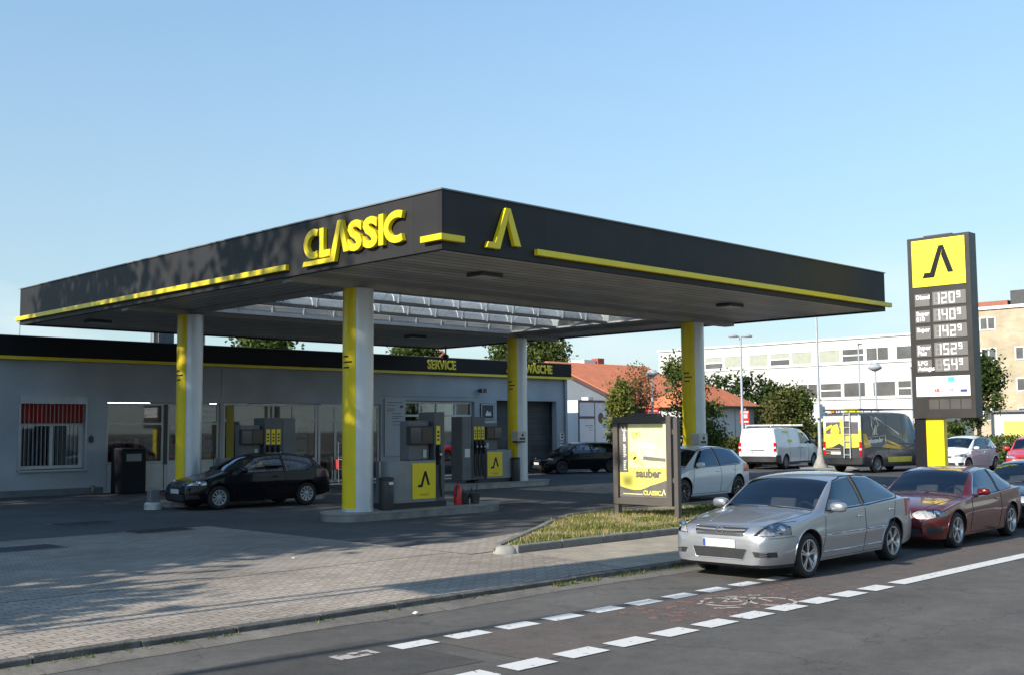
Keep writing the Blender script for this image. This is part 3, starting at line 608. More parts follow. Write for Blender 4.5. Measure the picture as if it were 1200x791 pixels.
# columns
FONT_MARKS = [(3.62, .20), (3.50, .30), (3.38, .22)]
def column(x, y, z0):
    b = MB(); b.lathe([(.335, z0), (.335, ZB-.1)], 56, (x, y, 0)); b.lathe([(.35, z0), (.35, z0+.06), (.336, z0+.061)], 40, (x, y, 0))
    c = W(b, 'column', M_colm, can, smooth=40)
    b = MB(); b.lathe([(.342, z0+.0), (.342, ZB-.102)], 22, (x, y, 0), 'z', 0, RD(135), RD(224)); b.lathe([(.336, z0), (.342, z0)], 22, (x, y, 0), 'z', 0, RD(135), RD(224))
    for i in range(2):
        a = RD((135, 224)[i]); b.box(x+.34*cos(a)-.004, x+.34*cos(a)+.004, y+.34*sin(a)-.004, y+.34*sin(a)+.004, z0, ZB-.103)
    s = b.build('yellow_strip', M_yel, smooth=40); s.parent = c
    b = MB()
    for zz, l in FONT_MARKS:
        b.lathe([(.3445, zz), (.3445, zz+.035)], 8, (x, y, 0), 'z', 0, RD(165), RD(165+l*150))
    s = b.build('strip_marks', M_blk); s.parent = c
for x, y, z in ((14.96, 19.91, .28), (14.96, 27.33, .24), (27.34, 27.33, .28), (27.34, 19.91, .24)): column(x, y, z)
# yellow trims and lettering
FL = Face((CX, 19.1, 0), (0, -1, 0))     # left fascia, right = -Y, out = -X
FF = Face((CX, CY, 0), (1, 0, 0))        # front fascia, right = +X, out = -Y
b = MB(); frect(b, FL, 19.1-Y2-.12, -.51, 5.33, 5.45, 0, .10); W(b, 'yellow_trim', M_yel, can, bevel=.01)
b = MB(); frect(b, FL, 19.1-15.28, 19.1-CY, 5.36, 5.47, 0, .11); frect(b, FF, -.11, .45, 5.36, 5.47, 0.0, .11); W(b, 'yellow_trim', M_yel, can)
b = MB(); frect(b, FF, 15.3-CX, X2-CX+.22, 5.33, 5.45, 0, .10); W(b, 'yellow_trim', M_yel, can, bevel=.01)
LT0, LT1 = .015, .10; wd = .135
def letter(fn, nm='letter'):
    b = MB(); fn(b); W(b, nm, M_yel, can)
def Cc(x0, w_, b_): stroke(b_, FL, arc(x0+w_*.62, 5.755, w_*.55, .235, 62, 298, 22), wd, LT0, LT1)
def Ss(x0, w_, b_):
    cx_ = x0+w_/2; rx = w_/2-wd/2
    stroke(b_, FL, [(cx_+rx*.95, 5.99-.035)]+arc(cx_+.02, 5.755+.122, rx, .118, 62, 265, 14)+arc(cx_-.02, 5.755-.125, rx, .122, 85, -118, 14)+[(cx_-rx*.98, 5.52+.03)], wd, LT0, LT1)
letter(lambda b_: Cc(.18, .50, b_)); 
letter(lambda b_: (stroke(b_, FL, [(.765, 6.04), (.765, 5.52), (1.06, 5.52)], wd, LT0, LT1)))
def lam(b_):
    fpoly(b_, FL, [(.11, 5.325), (1.20, 5.325), (1.43, 6.12), (1.30, 6.12), (1.06, 5.42), (.15, 5.42)], LT0, LT1)
    fpoly(b_, FL, [(1.39, 5.84), (1.434, 6.12), (1.66, 5.475), (1.50, 5.475)], LT0, LT1)
letter(lam)
def s_letter(x0, x1):
    o = text('letter', 'S', FL, 0, 0, .8, M_yel, None, LT1-LT0, .035, t=LT0)
    ys = [v.co.y for v in o.data.vertices]; zs2 = [v.co.z for v in o.data.vertices]; y0, y1 = min(ys), max(ys); z0, z1 = min(zs2), max(zs2)
    for v in o.data.vertices: v.co.y = (19.1-x1)+(v.co.y-y0)/(y1-y0)*(x1-x0); v.co.z = 5.45+(v.co.z-z0)/(z1-z0)*.605
    under(can, o)
s_letter(1.63, 2.09); s_letter(2.11, 2.57)
letter(lambda b_: stroke(b_, FL, [(2.67, 5.46), (2.67, 6.05)], wd*1.05, LT0, LT1))
letter(lambda b_: Cc(2.78, .58, b_))
b = MB()
fpoly(b, FF, [(1.0, 5.34), (1.34, 5.34), (1.62, 6.13), (1.50, 6.13), (1.22, 5.45), (1.05, 5.45)], LT0, LT1)
fpoly(b, FF, [(1.56, 5.92), (1.62, 6.13), (1.89, 5.44), (1.72, 5.44)], LT0, LT1); W(b, 'logo', M_yel, can)
def ceil_lamp(x, y, label):
    e = empty('ceiling_light', (x, y, zs), 0, label, 'ceiling light', 'flat lights under the canopy')
    b = MB(); b.box(-.32, .32, -.22, .22, -.08, -.002); b.build('housing', M_dgrey, e, bevel=.01)
    b = MB(); b.box(-.27, .27, -.17, .17, -.095, -.082); b.build('diffuser', mat('lamp_diffuser', (.5, .52, .5), .3), e)
ceil_lamp(15.88, 16.8, 'flat square light under the canopy behind its near corner')
ceil_lamp(24.75, 16.8, 'flat square light under the canopy towards its right end')
ceil_lamp(24.67, 29.6, 'flat square light under the rear canopy strip near the service lettering')
ceil_lamp(14.2, 31.3, 'flat square light under the far left canopy corner')
# downpipe hook on beam + small hanging camera
cm = empty('security_camera', (28.7, 32.6, zs), 0, 'small dark dome camera hanging under the rear right canopy edge', 'camera')
b = MB(); b.tube([(0, 0, -.0), (0, 0, -.3)], .03, 10); b.build('stem', M_dgrey, cm); b = MB(); b.lathe([(0, -.55), (.08, -.53), (.12, -.44), (.12, -.36), (0, -.3)], 16); b.build('dome', M_blkpl, cm, smooth=40)

# ------------------------------------------------------------------ pump islands
def island(x0, x1, yc, hw, label, z1=.28):
    e = empty('pump_island', ((x0+x1)/2, yc, .1), 0, label, 'pump island', 'raised islands under the canopy')
    def outl(g): return [(x1-hw-e.location.x+(hw+g)*cos(RD(a)), (hw+g)*sin(RD(a))) for a in range(-90, 91, 10)]+[(x0+hw-e.location.x+(hw+g)*cos(RD(a)), (hw+g)*sin(RD(a))) for a in range(90, 271, 10)]
    b = MB(); b.prism(outl(0), -.02, z1-.135, lambda u, v, t: (u, v, t)); b.build('kerb_band', M_steel if False else mat('brushed_kerb', (.25, .25, .245), .4, .5, var=.25), e, smooth=50)
    b = MB(); b.prism(outl(.02), z1-.13, z1-.1, lambda u, v, t: (u, v, t)); b.build('top_slab', M_conc, e, smooth=50)
    return e
island(14.12, 19.0, 19.91, .62, 'near pump island with rounded ends under the closest column')
island(14.12, 19.2, 27.33, .62, 'left rear pump island behind the black hatchback', .24)
island(22.6, 28.6, 27.33, .62, 'right rear pump island in front of the car wash')
island(26.4, 28.6, 19.91, .62, 'short island around the foot of the right front column', .24)

def pump(x, y, z, rz, label, mirror=1, hoses=3):
    e = empty('fuel_pump', (x, y, z), rz, label, 'fuel pump', 'fuel pumps on the islands')
    s = mirror
    def bx(x0, x1, y0, y1, z0, z1, mb, mi=0):
        if s < 0: x0, x1 = -x1, -x0
        mb.box(x0, x1, y0, y1, z0, z1, mi)
    b = MB(); bx(-.70, .95, -.30, .30, 0, .13, b); b.build('plinth', M_blkpl, e)
    b = MB(); bx(-.46, .60, -.34, .34, .13, 1.06, b)
    P = [(-.46-.30*sin(RD(a)), .34*cos(RD(a))) for a in range(0, 181, 15)]
    b.prism([(s*u, v) for u, v in P] if s > 0 else [(-u, v) for u, v in reversed(P)], .13, 1.06, lambda u, v, t: (u, v, t)); b.build('lower_cabinet', M_grey, e, smooth=40)
    b = MB(); b.tube([(s*-.77, -.02, .14), (s*-.77, -.02, 1.05)], .018, 8); b.build('edge_strip', M_steel, e)
    b = MB(); bx(-.10, .58, -.352, -.341, .20, 1.00, b); pn = b.build('yellow_panel', M_yel, e)
    Fp = Face((s*.24, -.3525, 0), (1, 0, 0)); b = MB(); logo(b, Fp, -.19, .46, .36, 0, .004); b.build('logo', M_blk, pn)
    b = MB(); frect(b, Fp, -.13, .13, .30, .306, 0, .003); frect(b, Fp, -.10, .12, .275, .282, 0, .003); b.build('small_print', M_blk, pn)
    b = MB(); bx(-.06, .55, -.16, .16, 1.062, 1.96, b); b.build('display_column', mat('pump_body_grey', (.12, .125, .13), .45, .1), e, bevel=.02)
    b = MB(); bx(-.14, .57, -.30, -.165, 1.42, 1.84, b); dp = b.build('display_box', M_blkpl, e, bevel=.015)
    b = MB(); bx(-.11, .19, -.306, -.301, 1.46, 1.80, b); b.build('screen', mat('pump_screen', (.012, .02, .04), .12, coat=.5), dp)
    b = MB(); bx(.23, .53, -.306, -.301, 1.47, 1.80, b); b.build('screen', mat('pump_screen_brown', (.03, .018, .012), .2), dp)
    b = MB(); bx(.36, .46, -.18, -.161, 1.12, 1.30, b); b.build('card_reader', M_lgrey, e)
    b = MB(); bx(.605, 1.20 if hoses == 3 else .93, -.28, .28, .10, 2.16, b); hm = b.build('hose_column', mat('pump_side_grey', (.09, .094, .10), .45, .1), e, bevel=.02)
    x0 = .66; dx = .17
    for i in range(hoses):
        xx = x0+dx*i
        b = MB(); bx(xx, xx+.12, -.29, -.281, 1.42, 1.84, b); lb = b.build('fuel_label', M_yel, hm)
        Fq = Face((s*xx if s > 0 else -(xx+.12), -.2915, 0), (1, 0, 0)); b = MB()
        for k in range(3): frect(b, Fq, .03, .09, 1.50+.09*k, 1.545+.09*k, 0, .002)
        b.build('label_print', M_blk, lb)
        b = MB(); bx(xx-.01, xx+.13, -.286, -.2812, .95, 1.40, b); b.build('holster', M_dark, hm)
        b = MB(); cx_ = s*(xx+.06)
        b.tube([(cx_, -.30, 1.06), (cx_, -.34, 1.16), (cx_, -.36, 1.27), (cx_, -.31, 1.37)], [.022, .035, .04, .018], 8); b.tube([(cx_, -.36, 1.25), (cx_, -.40, 1.16), (cx_, -.36, 1.07)], .012, 6)
        nz_ = b.build('nozzle', M_blkpl, e, smooth=50)
        b = MB(); b.tube([(cx_, -.375, 1.20), (cx_, -.395, 1.16)], [.03, .02], 8); b.build('nozzle_guard', M_white, nz_, smooth=50)
        b = MB(); b.tube([(cx_, -.31, 1.07), (cx_, -.33, .7), (cx_+s*.02, -.34, .35), (cx_+s*.03, -.35, .22), (cx_+s*.06, -.34, .24), (cx_+s*.05, -.31, .5), (cx_+s*.06, -.295, .95)], .016, 7); b.build('hose', M_rub, e, smooth=50)
    if hoses == 3:
        b = MB(); bx(1.21, 1.63, -.27, .27, .10, 2.16, b); b.build('side_cabinet', mat('pump_body_grey', (.17, .175, .18)), e, bevel=.02)
        b = MB(); bx(1.3, 1.52, -.2765, -.2715, .85, 1.12, b); b.build('notice', M_white, e)
    return e
pump(16.35, 19.95, .28, 0, 'grey fuel pump with a single hose and yellow logo panel beside the nearest column', 1, 1)
pump(26.15, 27.33, .28, 0, 'grey fuel pump with three hoses standing left of the rear right column', -1, 3)
pump(16.5, 27.33, .24, 0, 'grey fuel pump with three yellow labels behind the black hatchback', 1, 3)
# island clutter
def bin_round(x, y, z, r_, h, label, m=None):
    e = empty('waste_bin', (x, y, z), 0, label, 'waste bin')
    b = MB(); b.lathe([(0, 0), (r_*.9, 0), (r_, .04), (r_, h-.08), (r_*.95, h-.06)], 24); b.build('body', m or M_dgrey, e, smooth=40)
    b = MB(); b.lathe([(r_*.97, h-.08), (r_*1.03, h-.07), (r_*1.03, h-.01), (r_*.7, h), (r_*.5, h-.05), (0, h-.06)], 24); b.build('rim', M_blkpl, e, smooth=40)
    return e
e = bin_round(15.52, 19.62, .28, .16, .72, 'slim dark round bin between the nearest column and its pump', mat('bin_brown', (.045, .042, .04), .5))
b = MB(); b.box(-.06, .06, -.175, -.165, .56, .62); b.build('sticker', M_white, e)
bin_round(26.85, 26.95, .28, .15, .8, 'slim dark round bin left of the rear right column')
e = empty('fire_extinguisher', (17.72, 19.72, .28), 0, 'small red fire extinguisher standing on the near pump island', 'fire extinguisher')
b = MB(); b.lathe([(0, 0), (.09, .0), (.095, .03), (.095, .36), (.06, .44), (.03, .46), (.03, .5), (0, .5)], 20); b.build('cylinder', M_red, e, smooth=40)
b = MB(); b.tube([(0, 0, .5), (0, 0, .55), (.08, 0, .57)], .014, 8); b.tube([(0, 0, .52), (-.07, -.05, .45), (-.1, -.06, .2)], .012, 7); b.build('valve', M_blkpl, e)
e = empty('watering_can', (17.98, 19.82, .28), 0, 'dark watering can beside the red extinguisher on the near island', 'watering can')
b = MB(); b.lathe([(0, 0), (.13, 0), (.14, .05), (.13, .28), (.05, .3), (0, .3)], 20); b.tube([(.12, 0, .08), (.22, 0, .2), (.28, 0, .36)], [.03, .02, .015], 8); b.build('can', M_blkpl, e, smooth=40)
b = MB(); b.tube([(-.12, 0, .1), (-.22, 0, .2), (-.2, 0, .34), (-.05, 0, .4), (.05, 0, .3)], .012, 8); b.build('handle', M_grey, e)
e = empty('squeegee_bucket', (18.25, 19.7, .28), 0, 'grey bucket with window squeegee at the right end of the near island', 'bucket')
b = MB(); b.lathe([(0, 0), (.1, 0), (.13, .24), (.12, .24), (.1, .03)], 20); b.build('bucket', M_dgrey, e, smooth=40); b = MB(); b.tube([(0, 0, .05), (.1, .02, .5)], .012, 6); b.box(.02, .18, 0, .03, .49, .52); b.build('squeegee', M_blkpl, e)
def towel(x, y, z, label):
    e = empty('towel_dispenser', (x, y, z), 0, label, 'dispenser', 'pale boxes fixed to the columns')
    b = MB(); b.box(-.22, .20, -.16, .16, 0, .34); b.build('box', mat('cream_plastic', (.55, .54, .48), .5, var=.15), e, bevel=.03)
    b = MB(); b.box(-.15, .12, -.164, -.161, .05, .12); b.lathe([(.0, -.165), (.05, -.165), (.05, -.16)], 14, (0.0, 0, .2), 'y'); b.build('slot', M_blkpl, e)
    b = MB(); b.box(-.20, .16, -.12, .12, -.05, 0); b.build('bracket', M_dgrey, e)
towel(27.0, 19.50, 1.52, 'cream box fixed to the column right of the poster stand')
towel(27.0, 26.92, 1.62, 'cream box fixed to the rear column in front of the car wash')
# battery of objects beside C2 front: small concrete foot left of black car
e = empty('bollard_foot', (13.55, 26.5, .1), 0, 'pale low steel block at the left end of the left rear island', 'bollard')
b = MB(); b.lathe([(0, .0), (.22, 0), (.22, .14), (.18, .18), (0, .18)], 24); b.build('foot', mat('galvanised', (.55, .55, .53), .4, .3), e, smooth=40); b = MB(); b.box(-.13, .13, -.1, .1, .18, .5); b.build('box', M_grey, e, bevel=.02)

# ------------------------------------------------------------------ station building
BY, BX0, BX1, BD = 34.86, 0.0, 38.12, 5.4
sb = empty('station_building', (BX0, BY, .1), 0, 'long single storey station building with black fascia, shop windows and car wash gate', 'building')
ops = [(13.42, 15.47, .9, 3.13), (16.18, 20.27, .06, 3.0), (20.40, 27.30, .06, 3.03), (28.5, 32.3, .06, 3.2), (33.6, 37.38, .06, 3.26)]
b = MB(); x = BX0; WT = .28
for (a, c, z0, z1) in ops:
    b.box(x, a, BY, BY+WT, 0, 4.3); b.box(a, c, BY, BY+WT, z1, 4.3)
    if z0 > .1: b.box(a, c, BY, BY+WT, 0, z0)
    x = c
b.box(x, BX1, BY, BY+WT, 0, 4.3); b.box(BX1-.28, BX1, BY+WT, BY+BD, 0, 4.3); b.box(BX0, BX0+.28, BY+WT, BY+BD, 0, 4.3); b.box(BX0+.28, BX1-.28, BY+BD-.28, BY+BD, 0, 4.3)
b.box(BX0+.28, BX1-.28, BY+WT, BY+BD-.28, 4.1, 4.3)
W(b, 'wall', M_wall, sb)
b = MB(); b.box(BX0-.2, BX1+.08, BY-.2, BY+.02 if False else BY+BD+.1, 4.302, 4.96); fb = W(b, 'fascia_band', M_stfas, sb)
b = MB(); b.box(BX0-.2, BX1+.16, BY-.25, BY-.201, 4.26, 4.36); pass
def part_of(o, child): child.parent = o; child.matrix_parent_inverse = o.matrix_basis.inverted() if not o.parent else (Matrix.Translation(-Vector(o.parent.location))); return child
o = b.build('yellow_trim', M_yel); o.parent = fb
b = MB(); b.box(BX0-.2, BX1+.08, BY-.205, BY+.3, 4.962, 4.985); b.build('capping', M_grey).parent = fb
FB = Face((0, BY, 0), (1, 0, 0)); FBf = Face((0, BY-.2, 0), (1, 0, 0))
for nm, s, x0, x1 in (('service_lettering', 'SERVICE', 29.50, 31.05), ('wash_lettering', 'AUTOWÄSCHE', 33.98, 36.88)):
    o = text(nm, s, FBf, 0, 0, .5, M_yel, None, .04, .018)
    xs = [v.co.x for v in o.data.vertices]; k = (x1-x0)/(max(xs)-min(xs)); mn = min(xs)
    for v in o.data.vertices: v.co.x = x0+(v.co.x-mn)*k; v.co.z += 4.50
    o.parent = fb
# window frames helper
def frame(nm, x0, x1, z0, z1, cols, rows, m, parent, fwd=.06, y=BY+.08, glass=M_glass, d=.07, extra=None):
    b = MB(); b.box(x0, x0+fwd, y, y+d, z0, z1); b.box(x1-fwd, x1, y, y+d, z0, z1); b.box(x0+fwd, x1-fwd, y, y+d, z0, z0+fwd); b.box(x0+fwd, x1-fwd, y, y+d, z1-fwd, z1)
    for c in cols: b.box(c-fwd/2, c+fwd/2, y+.002, y+d-.002, z0+fwd, z1-fwd)
    for r_ in rows: b.box(x0+fwd, x1-fwd, y+.004, y+d-.004, r_-fwd/2, r_+fwd/2)
    f = b.build(nm, m); under(parent, f)
    g = MB(); g.box(x0+.02, x1-.02, y+d*.45, y+d*.55, z0+.02, z1-.02); o = g.build('glass', glass); o.parent = f
    return f
# window with red roller blind and bars
f = frame('barred_window', 13.45, 15.45, .92, 3.1, [14.46], [2.30], M_wfrm, sb, .1, BY+.14)
b = MB(); b.box(13.40, 15.50, BY-.10, BY-.002, 2.93, 3.15); b.box(13.38, 13.44, BY-.06, BY-.002, .86, 2.93); b.box(15.46, 15.52, BY-.06, BY-.002, .86, 2.93); b.build('roller_box', M_lgrey).parent = f
b = MB(); b.box(13.5, 15.42, BY+.04, BY+.055, 2.33, 2.92); b.build('red_blind', striped_mat('red_blind_cloth', (.30, .025, .02), (.10, .01, .01), .13, 0, .12, .8), None).parent = f
b = MB()
for i in range(15): b.box(13.56+i*.13, 13.57+i*.13, BY-.03, BY-.02, .98, 2.95)
b.box(13.45, 15.45, BY-.034, BY-.012, 1.85, 1.87) if False else None
b.build('window_bars', M_lgrey).parent = f
b = MB(); b.box(13.38, 15.54, BY-.12, BY+.14, .84, .9); b.build('sill', M_lgrey).parent = f
b = MB()
for i in range(16): b.box(13.55+i*.12, 13.62+i*.12, BY+.235, BY+.245, 1.0, 2.9)
b.build('curtain', mat('curtain', (.55, .55, .52), .9)).parent = f
# shopfront left of column
f = frame('shop_window', 16.2, 20.25, 1.0, 2.98, [18.16, 18.36, 19.55], [2.30], M_wfrm, sb, .07)
b = MB(); b.box(18.19, 18.33, BY+.06, BY+.079, .95, 2.95); b.build('dark_post', M_dgrey).parent = f
b = MB(); b.box(16.2, 18.2, BY+.08, BY+.15, .08, .99); b.box(18.24, 20.25, BY+.08, BY+.15, .08, .99)
for a, c in ((16.3, 17.15), (17.25, 18.1), (18.34, 19.2), (19.3, 20.15)): b.box(a, c, BY+.062, BY+.079, .18, .9)
b.build('parapet_panel', M_wfrm).parent = f
f = frame('shop_window', 20.42, 24.36, .95, 3.0, [22.28, 22.46, 23.3], [2.42], M_wfrm, sb, .08)
b = MB(); b.box(20.42, 24.36, BY+.08, BY+.15, .08, .94); b.build('parapet_panel', M_wfrm).parent = f
b = MB(); b.box(20.55, 20.85, BY+.075, BY+.079, 1.05, 2.95); b.build('yellow_sticker', mat('dull_yellow_sheet', (.30, .24, .02), .5)).parent = f
f = frame('shop_door', 24.42, 25.9, .1, 3.0, [25.2], [2.42], M_wfrm, sb, .09); b = MB(); b.box(25.28, 25.31, BY+.03, BY+.06, .9, 1.6); b.build('handle', M_steel).parent = f
f = frame('shop_window', 25.95, 27.28, .1, 3.0, [26.9], [2.42], M_wfrm, sb, .08)
f = frame('entrance', 28.52, 32.28, .1, 3.18, [29.4, 30.32, 31.35], [2.60], M_wfrm, sb, .08, BY+.16)
b = MB(); b.box(31.45, 32.2, BY+.3, BY+.34, .12, 2.5); b.box(30.4, 31.3, BY+.3, BY+.34, .1, .5) if False else None; b.build('door_leaf', M_lgrey).parent = f
# price notice sheet
b = MB(); b.box(27.46, 28.48, BY-.06, BY-.01, 1.0, 3.28); o = W(b, 'notice_board', mat('notice_grey', (.42, .44, .45), .5, var=.04), sb)
b = MB(); rr = random.Random(4); Fn = Face((27.46, BY-.062, 0), (1, 0, 0))
for zz, x0, x1 in ((3.1, .08, .9), (3.0, .08, .55), (2.85, .1, .5), (2.78, .1, .42), (2.66, .35, .8), (2.55, .35, .85), (2.47, .35, .7), (2.35, .35, .8), (2.22, .4, .75)):
    frect(b, Fn, x0, x1, zz, zz+.022, 0, .002)
frect(b, Fn, .75, .9, 2.9, 3.0, 0, .002); b.build('print', M_dgrey).parent = o
# wall signs right of entrance
b = MB(); b.box(32.62, 33.42, BY-.05, BY-.004, 2.42, 3.12); o = W(b, 'wall_sign', mat('sign_navy', (.02, .03, .06), .4), sb)
b = MB(); Fs = Face((32.62, BY-.052, 0), (1, 0, 0)); 
for q in ((.03, .77, 2.45, 2.48), (.03, .77, 3.06, 3.09), (.03, .06, 2.48, 3.06), (.74, .77, 2.48, 3.06)): frect(b, Fs, *q, 0, .003)
fpoly(b, Fs, [(.25, 2.6), (.6, 2.6), (.6, 2.68), (.55, 2.8), (.47, 2.72), (.38, 2.84), (.3, 2.72)], 0, .003); b.build('sign_print', M_white).parent = o
b = MB(); b.box(32.62, 33.42, BY-.04, BY-.004, 2.26, 2.38); W(b, 'wall_sign', M_lgrey, sb)
b = MB(); b.box(32.55, 33.4, BY-.06, BY-.004, 1.50, 2.06); o = W(b, 'wash_terminal', M_blkpl, sb); b = MB(); b.box(32.65, 32.85, BY-.064, BY-.061, 1.85, 1.93); b.box(33.25, 33.32, BY-.064, BY-.061, 1.7, 1.78); b.build('keypad', M_grey).parent = o
b = MB(); b.tube([(32.5, BY-.01, 3.66), (32.5, BY-.2, 3.64)], .03, 8); b.box(32.38, 32.62, BY-.42, BY-.2, 3.56, 3.74); b.tube([(32.3, BY-.2, 3.66), (32.7, BY-.2, 3.66)], .03, 6); W(b, 'wall_spotlight', M_dgrey, sb)
b = MB(); b.box(37.55, 37.86, BY-.03, BY-.003, 1.52, 1.84); o = W(b, 'small_sign', M_white, sb); b = MB(); b.box(37.64, 37.77, BY-.034, BY-.031, 1.73, 1.8); b.box(37.64, 37.77, BY-.034, BY-.031, 1.6, 1.67); b.build('sign_print', M_blk).parent = o
b = MB(); b.box(37.55, 37.88, BY-.03, BY-.003, 1.10, 1.44); o = W(b, 'small_sign', M_white, sb); b = MB(); b.box(37.58, 37.85, BY-.034, BY-.031, 1.32, 1.38); b.box(37.58, 37.85, BY-.034, BY-.031, 1.15, 1.24); b.build('sign_print', M_blue).parent = o
b = MB(); b.box(33.72, 34.1, BY+.02, BY+.10, .1, 3.0) if False else None; b.box(34.0, 37.36, BY+.45, BY+.5, .1, 3.24); W(b, 'wash_gate', striped_mat('gate_lamella', (.075, .078, .082), (.03, .03, .03), .25, 2, .06, .5), sb)
b = MB(); b.box(33.62, 34.0, BY+.6, BY+.65, .1, 3.2); W(b, 'gate_side', M_dark, sb)
b = MB(); b.tube([(15.72, BY-.02, .3), (15.72, BY-.14, .3)], .08, 14); b.tube([(15.72, BY-.05, .3), (15.72, BY-.05, .18)], .03, 8); W(b, 'wall_tap', M_steel, sb)
b = MB(); b.tube([(15.66, BY-.05, 1.7), (15.66, BY-.05, 1.95)], .03, 8); b.box(15.6, 15.72, BY-.08, BY-.002, 1.72, 1.9); W(b, 'door_bell', M_dgrey, sb)
# interior
b = MB(); b.box(16.0, 32.6, BY+.3, BY+4.9, .02, .11); b.box(16.0, 32.6, BY+4.4, BY+4.5, .11, 4.0); b.box(16.0, 16.1, BY+.3, BY+4.4, .11, 4.0); b.box(32.5, 32.6, BY+.3, BY+4.4, .11, 4.0); b.box(28.1, 28.2, BY+.3, BY+4.4, .11, 4.0)
W(b, 'shop_interior', mat('interior_cream', (.40, .34, .22), .8, var=.1), sb)
rr = random.Random(21)
PC = [mat('goods_red', (.45, .03, .03), .5), mat('goods_white', (.6, .6, .58), .5), mat('goods_dark', (.04, .04, .05), .5), mat('goods_blue', (.04, .10, .35), .5), mat('goods_yellow', (.6, .45, .03), .5), mat('goods_brown', (.18, .09, .05), .6), mat('goods_grey', (.25, .25, .25), .5)]
def shelf_unit(x, y, w_, label, h=2.1, red=0.15):
    nsh = int(h/.42)
    e = empty('shelf_unit', (x, y, .11), 0, label, 'shelf', 'display shelves inside the shop')
    b = MB(); b.box(0, w_, .35, .38, 0, h)
    for k in range(nsh): b.box(0, w_, 0, .35, .1+k*.42, .13+k*.42)
    b.box(-.02, 0, 0, .38, 0, h); b.box(w_, w_+.02, 0, .38, 0, h); b.build('rack', mat('shelf_grey', (.3, .3, .3), .5), e)
    b = MB()
    for k in range(nsh):
        xx = .03
        while xx < w_-.12:
            ww = rr.uniform(.06, .2); hh = rr.uniform(.12, .34); b.box(xx, min(xx+ww, w_-.02), .04, .3, .132+k*.42, .132+k*.42+hh, 0 if rr.random() < red else rr.randrange(1, 7)); xx += ww+rr.uniform(.01, .05)
    o = b.build('goods', PC, e); o['kind'] = 'stuff'
for x, y, w_, l, rd in ((16.4, BY+.45, 1.7, 'low goods shelf close behind the leftmost shop window', .6), (18.7, BY+.9, 1.4, 'goods shelf seen past the left rear column', .3), (20.95, BY+.5, 1.2, 'goods shelf behind the window with the yellow sheet', .15), (22.55, BY+.40, 1.7, 'crowded goods shelf close behind the window left of the shop door', .2), (25.9, BY+.8, 1.3, 'goods shelf right of the glazed shop door', .15), (28.7, BY+2.5, 1.4, 'dark goods shelf inside the entrance', .1)):
    shelf_unit(x, y, w_, l, 2.1 if 'low' not in l else 1.75, rd)
for xx, l in ((17.6, 'long lit ceiling tube inside the shop behind the leftmost shop window'), (23.6, 'long lit ceiling tube inside the shop left of the glazed door'), (21.4, 'long lit ceiling tube inside the shop behind the yellow sheet window'), (26.2, 'long lit ceiling tube inside the shop above the door')):  # two of these tubes are added to brighten the goods
    e = empty('strip_light', (xx, BY+1.4, 3.0), 0, l, 'strip light', 'tube lights inside the shop')
    b = MB(); b.tube([(-.75, 0, 0), (.75, 0, 0)], .03, 10); b.build('tube', mat('tube_lit', (.9, .92, 1.0), .5, emit=5.0), e); b = MB(); b.box(-.8, .8, -.08, .08, .035, .08); b.tube([(-.6, 0, .08), (-.6, 0, 1.0)], .008, 5); b.tube([(.6, 0, .08), (.6, 0, 1.0)], .008, 5); b.build('housing', M_white, e)
b = MB(); b.box(19.62, 20.2, BY+.16, BY+.17, 2.4, 2.86); o = b.build('window_poster', mat('poster_lit_white', (.85, .85, .85), .5)); tag(o, 'white printed sheet hanging in the shop window right of the left rear column', 'poster')
b = MB()
for i in range(4):
    for j in range(2): b.box(19.70+i*.12, 19.76+i*.12, BY+.155, BY+.159, 2.48+j*.2, 2.56+j*.2)
b.build('print', M_dgrey, o)
for x0_, x1_, z0_, z1_, m_, l_ in ((23.45, 23.95, 1.2, 1.9, 'goods_white', 'white advertising sheet stuck in the window left of the shop door'), (25.4, 25.75, 1.5, 1.95, 'goods_white', 'small pale notice stuck on the glazed shop door'), (19.7, 20.1, 1.35, 1.95, 'goods_white', 'white bottle shaped sheet in the window beside the left rear column')):
    b = MB(); b.box(x0_, x1_, BY+.16, BY+.166, z0_, z1_); o = b.build('window_poster', MATS[m_]); tag(o, l_, 'poster')
    b = MB(); b.box(x0_+.05, x1_-.05, BY+.155, BY+.159, z1_-.2, z1_-.1); b.box(x0_+.05, x1_-.12, BY+.155, BY+.159, z0_+.1, z0_+.14); b.build('print', MATS['goods_red'], o)
# bicycle stand / trolley by the door
e = empty('wire_rack', (25.0, BY-.75, .1), 0, 'low chrome wire rack standing outside the shop door behind the black hatchback', 'rack')
b = MB()
for zz_ in (.1, .5, .95): b.tube([(-.4, -.2, zz_), (.4, -.2, zz_), (.4, .2, zz_), (-.4, .2, zz_), (-.4, -.2, zz_)], .012, 6)
for xx_ in (-.4, .4):
    for yy_ in (-.2, .2): b.tube([(xx_, yy_, 0), (xx_, yy_, .95)], .012, 6)
b.build('frame', M_steel, e)
b = MB(); rr = random.Random(6)
for i in range(5): b.box(-.36+i*.15, -.24+i*.15, -.15, .12, .52, .52+rr.uniform(.2, .38), i % 4)
b.build('goods', [PC[0], PC[1], PC[6], PC[5]], e)
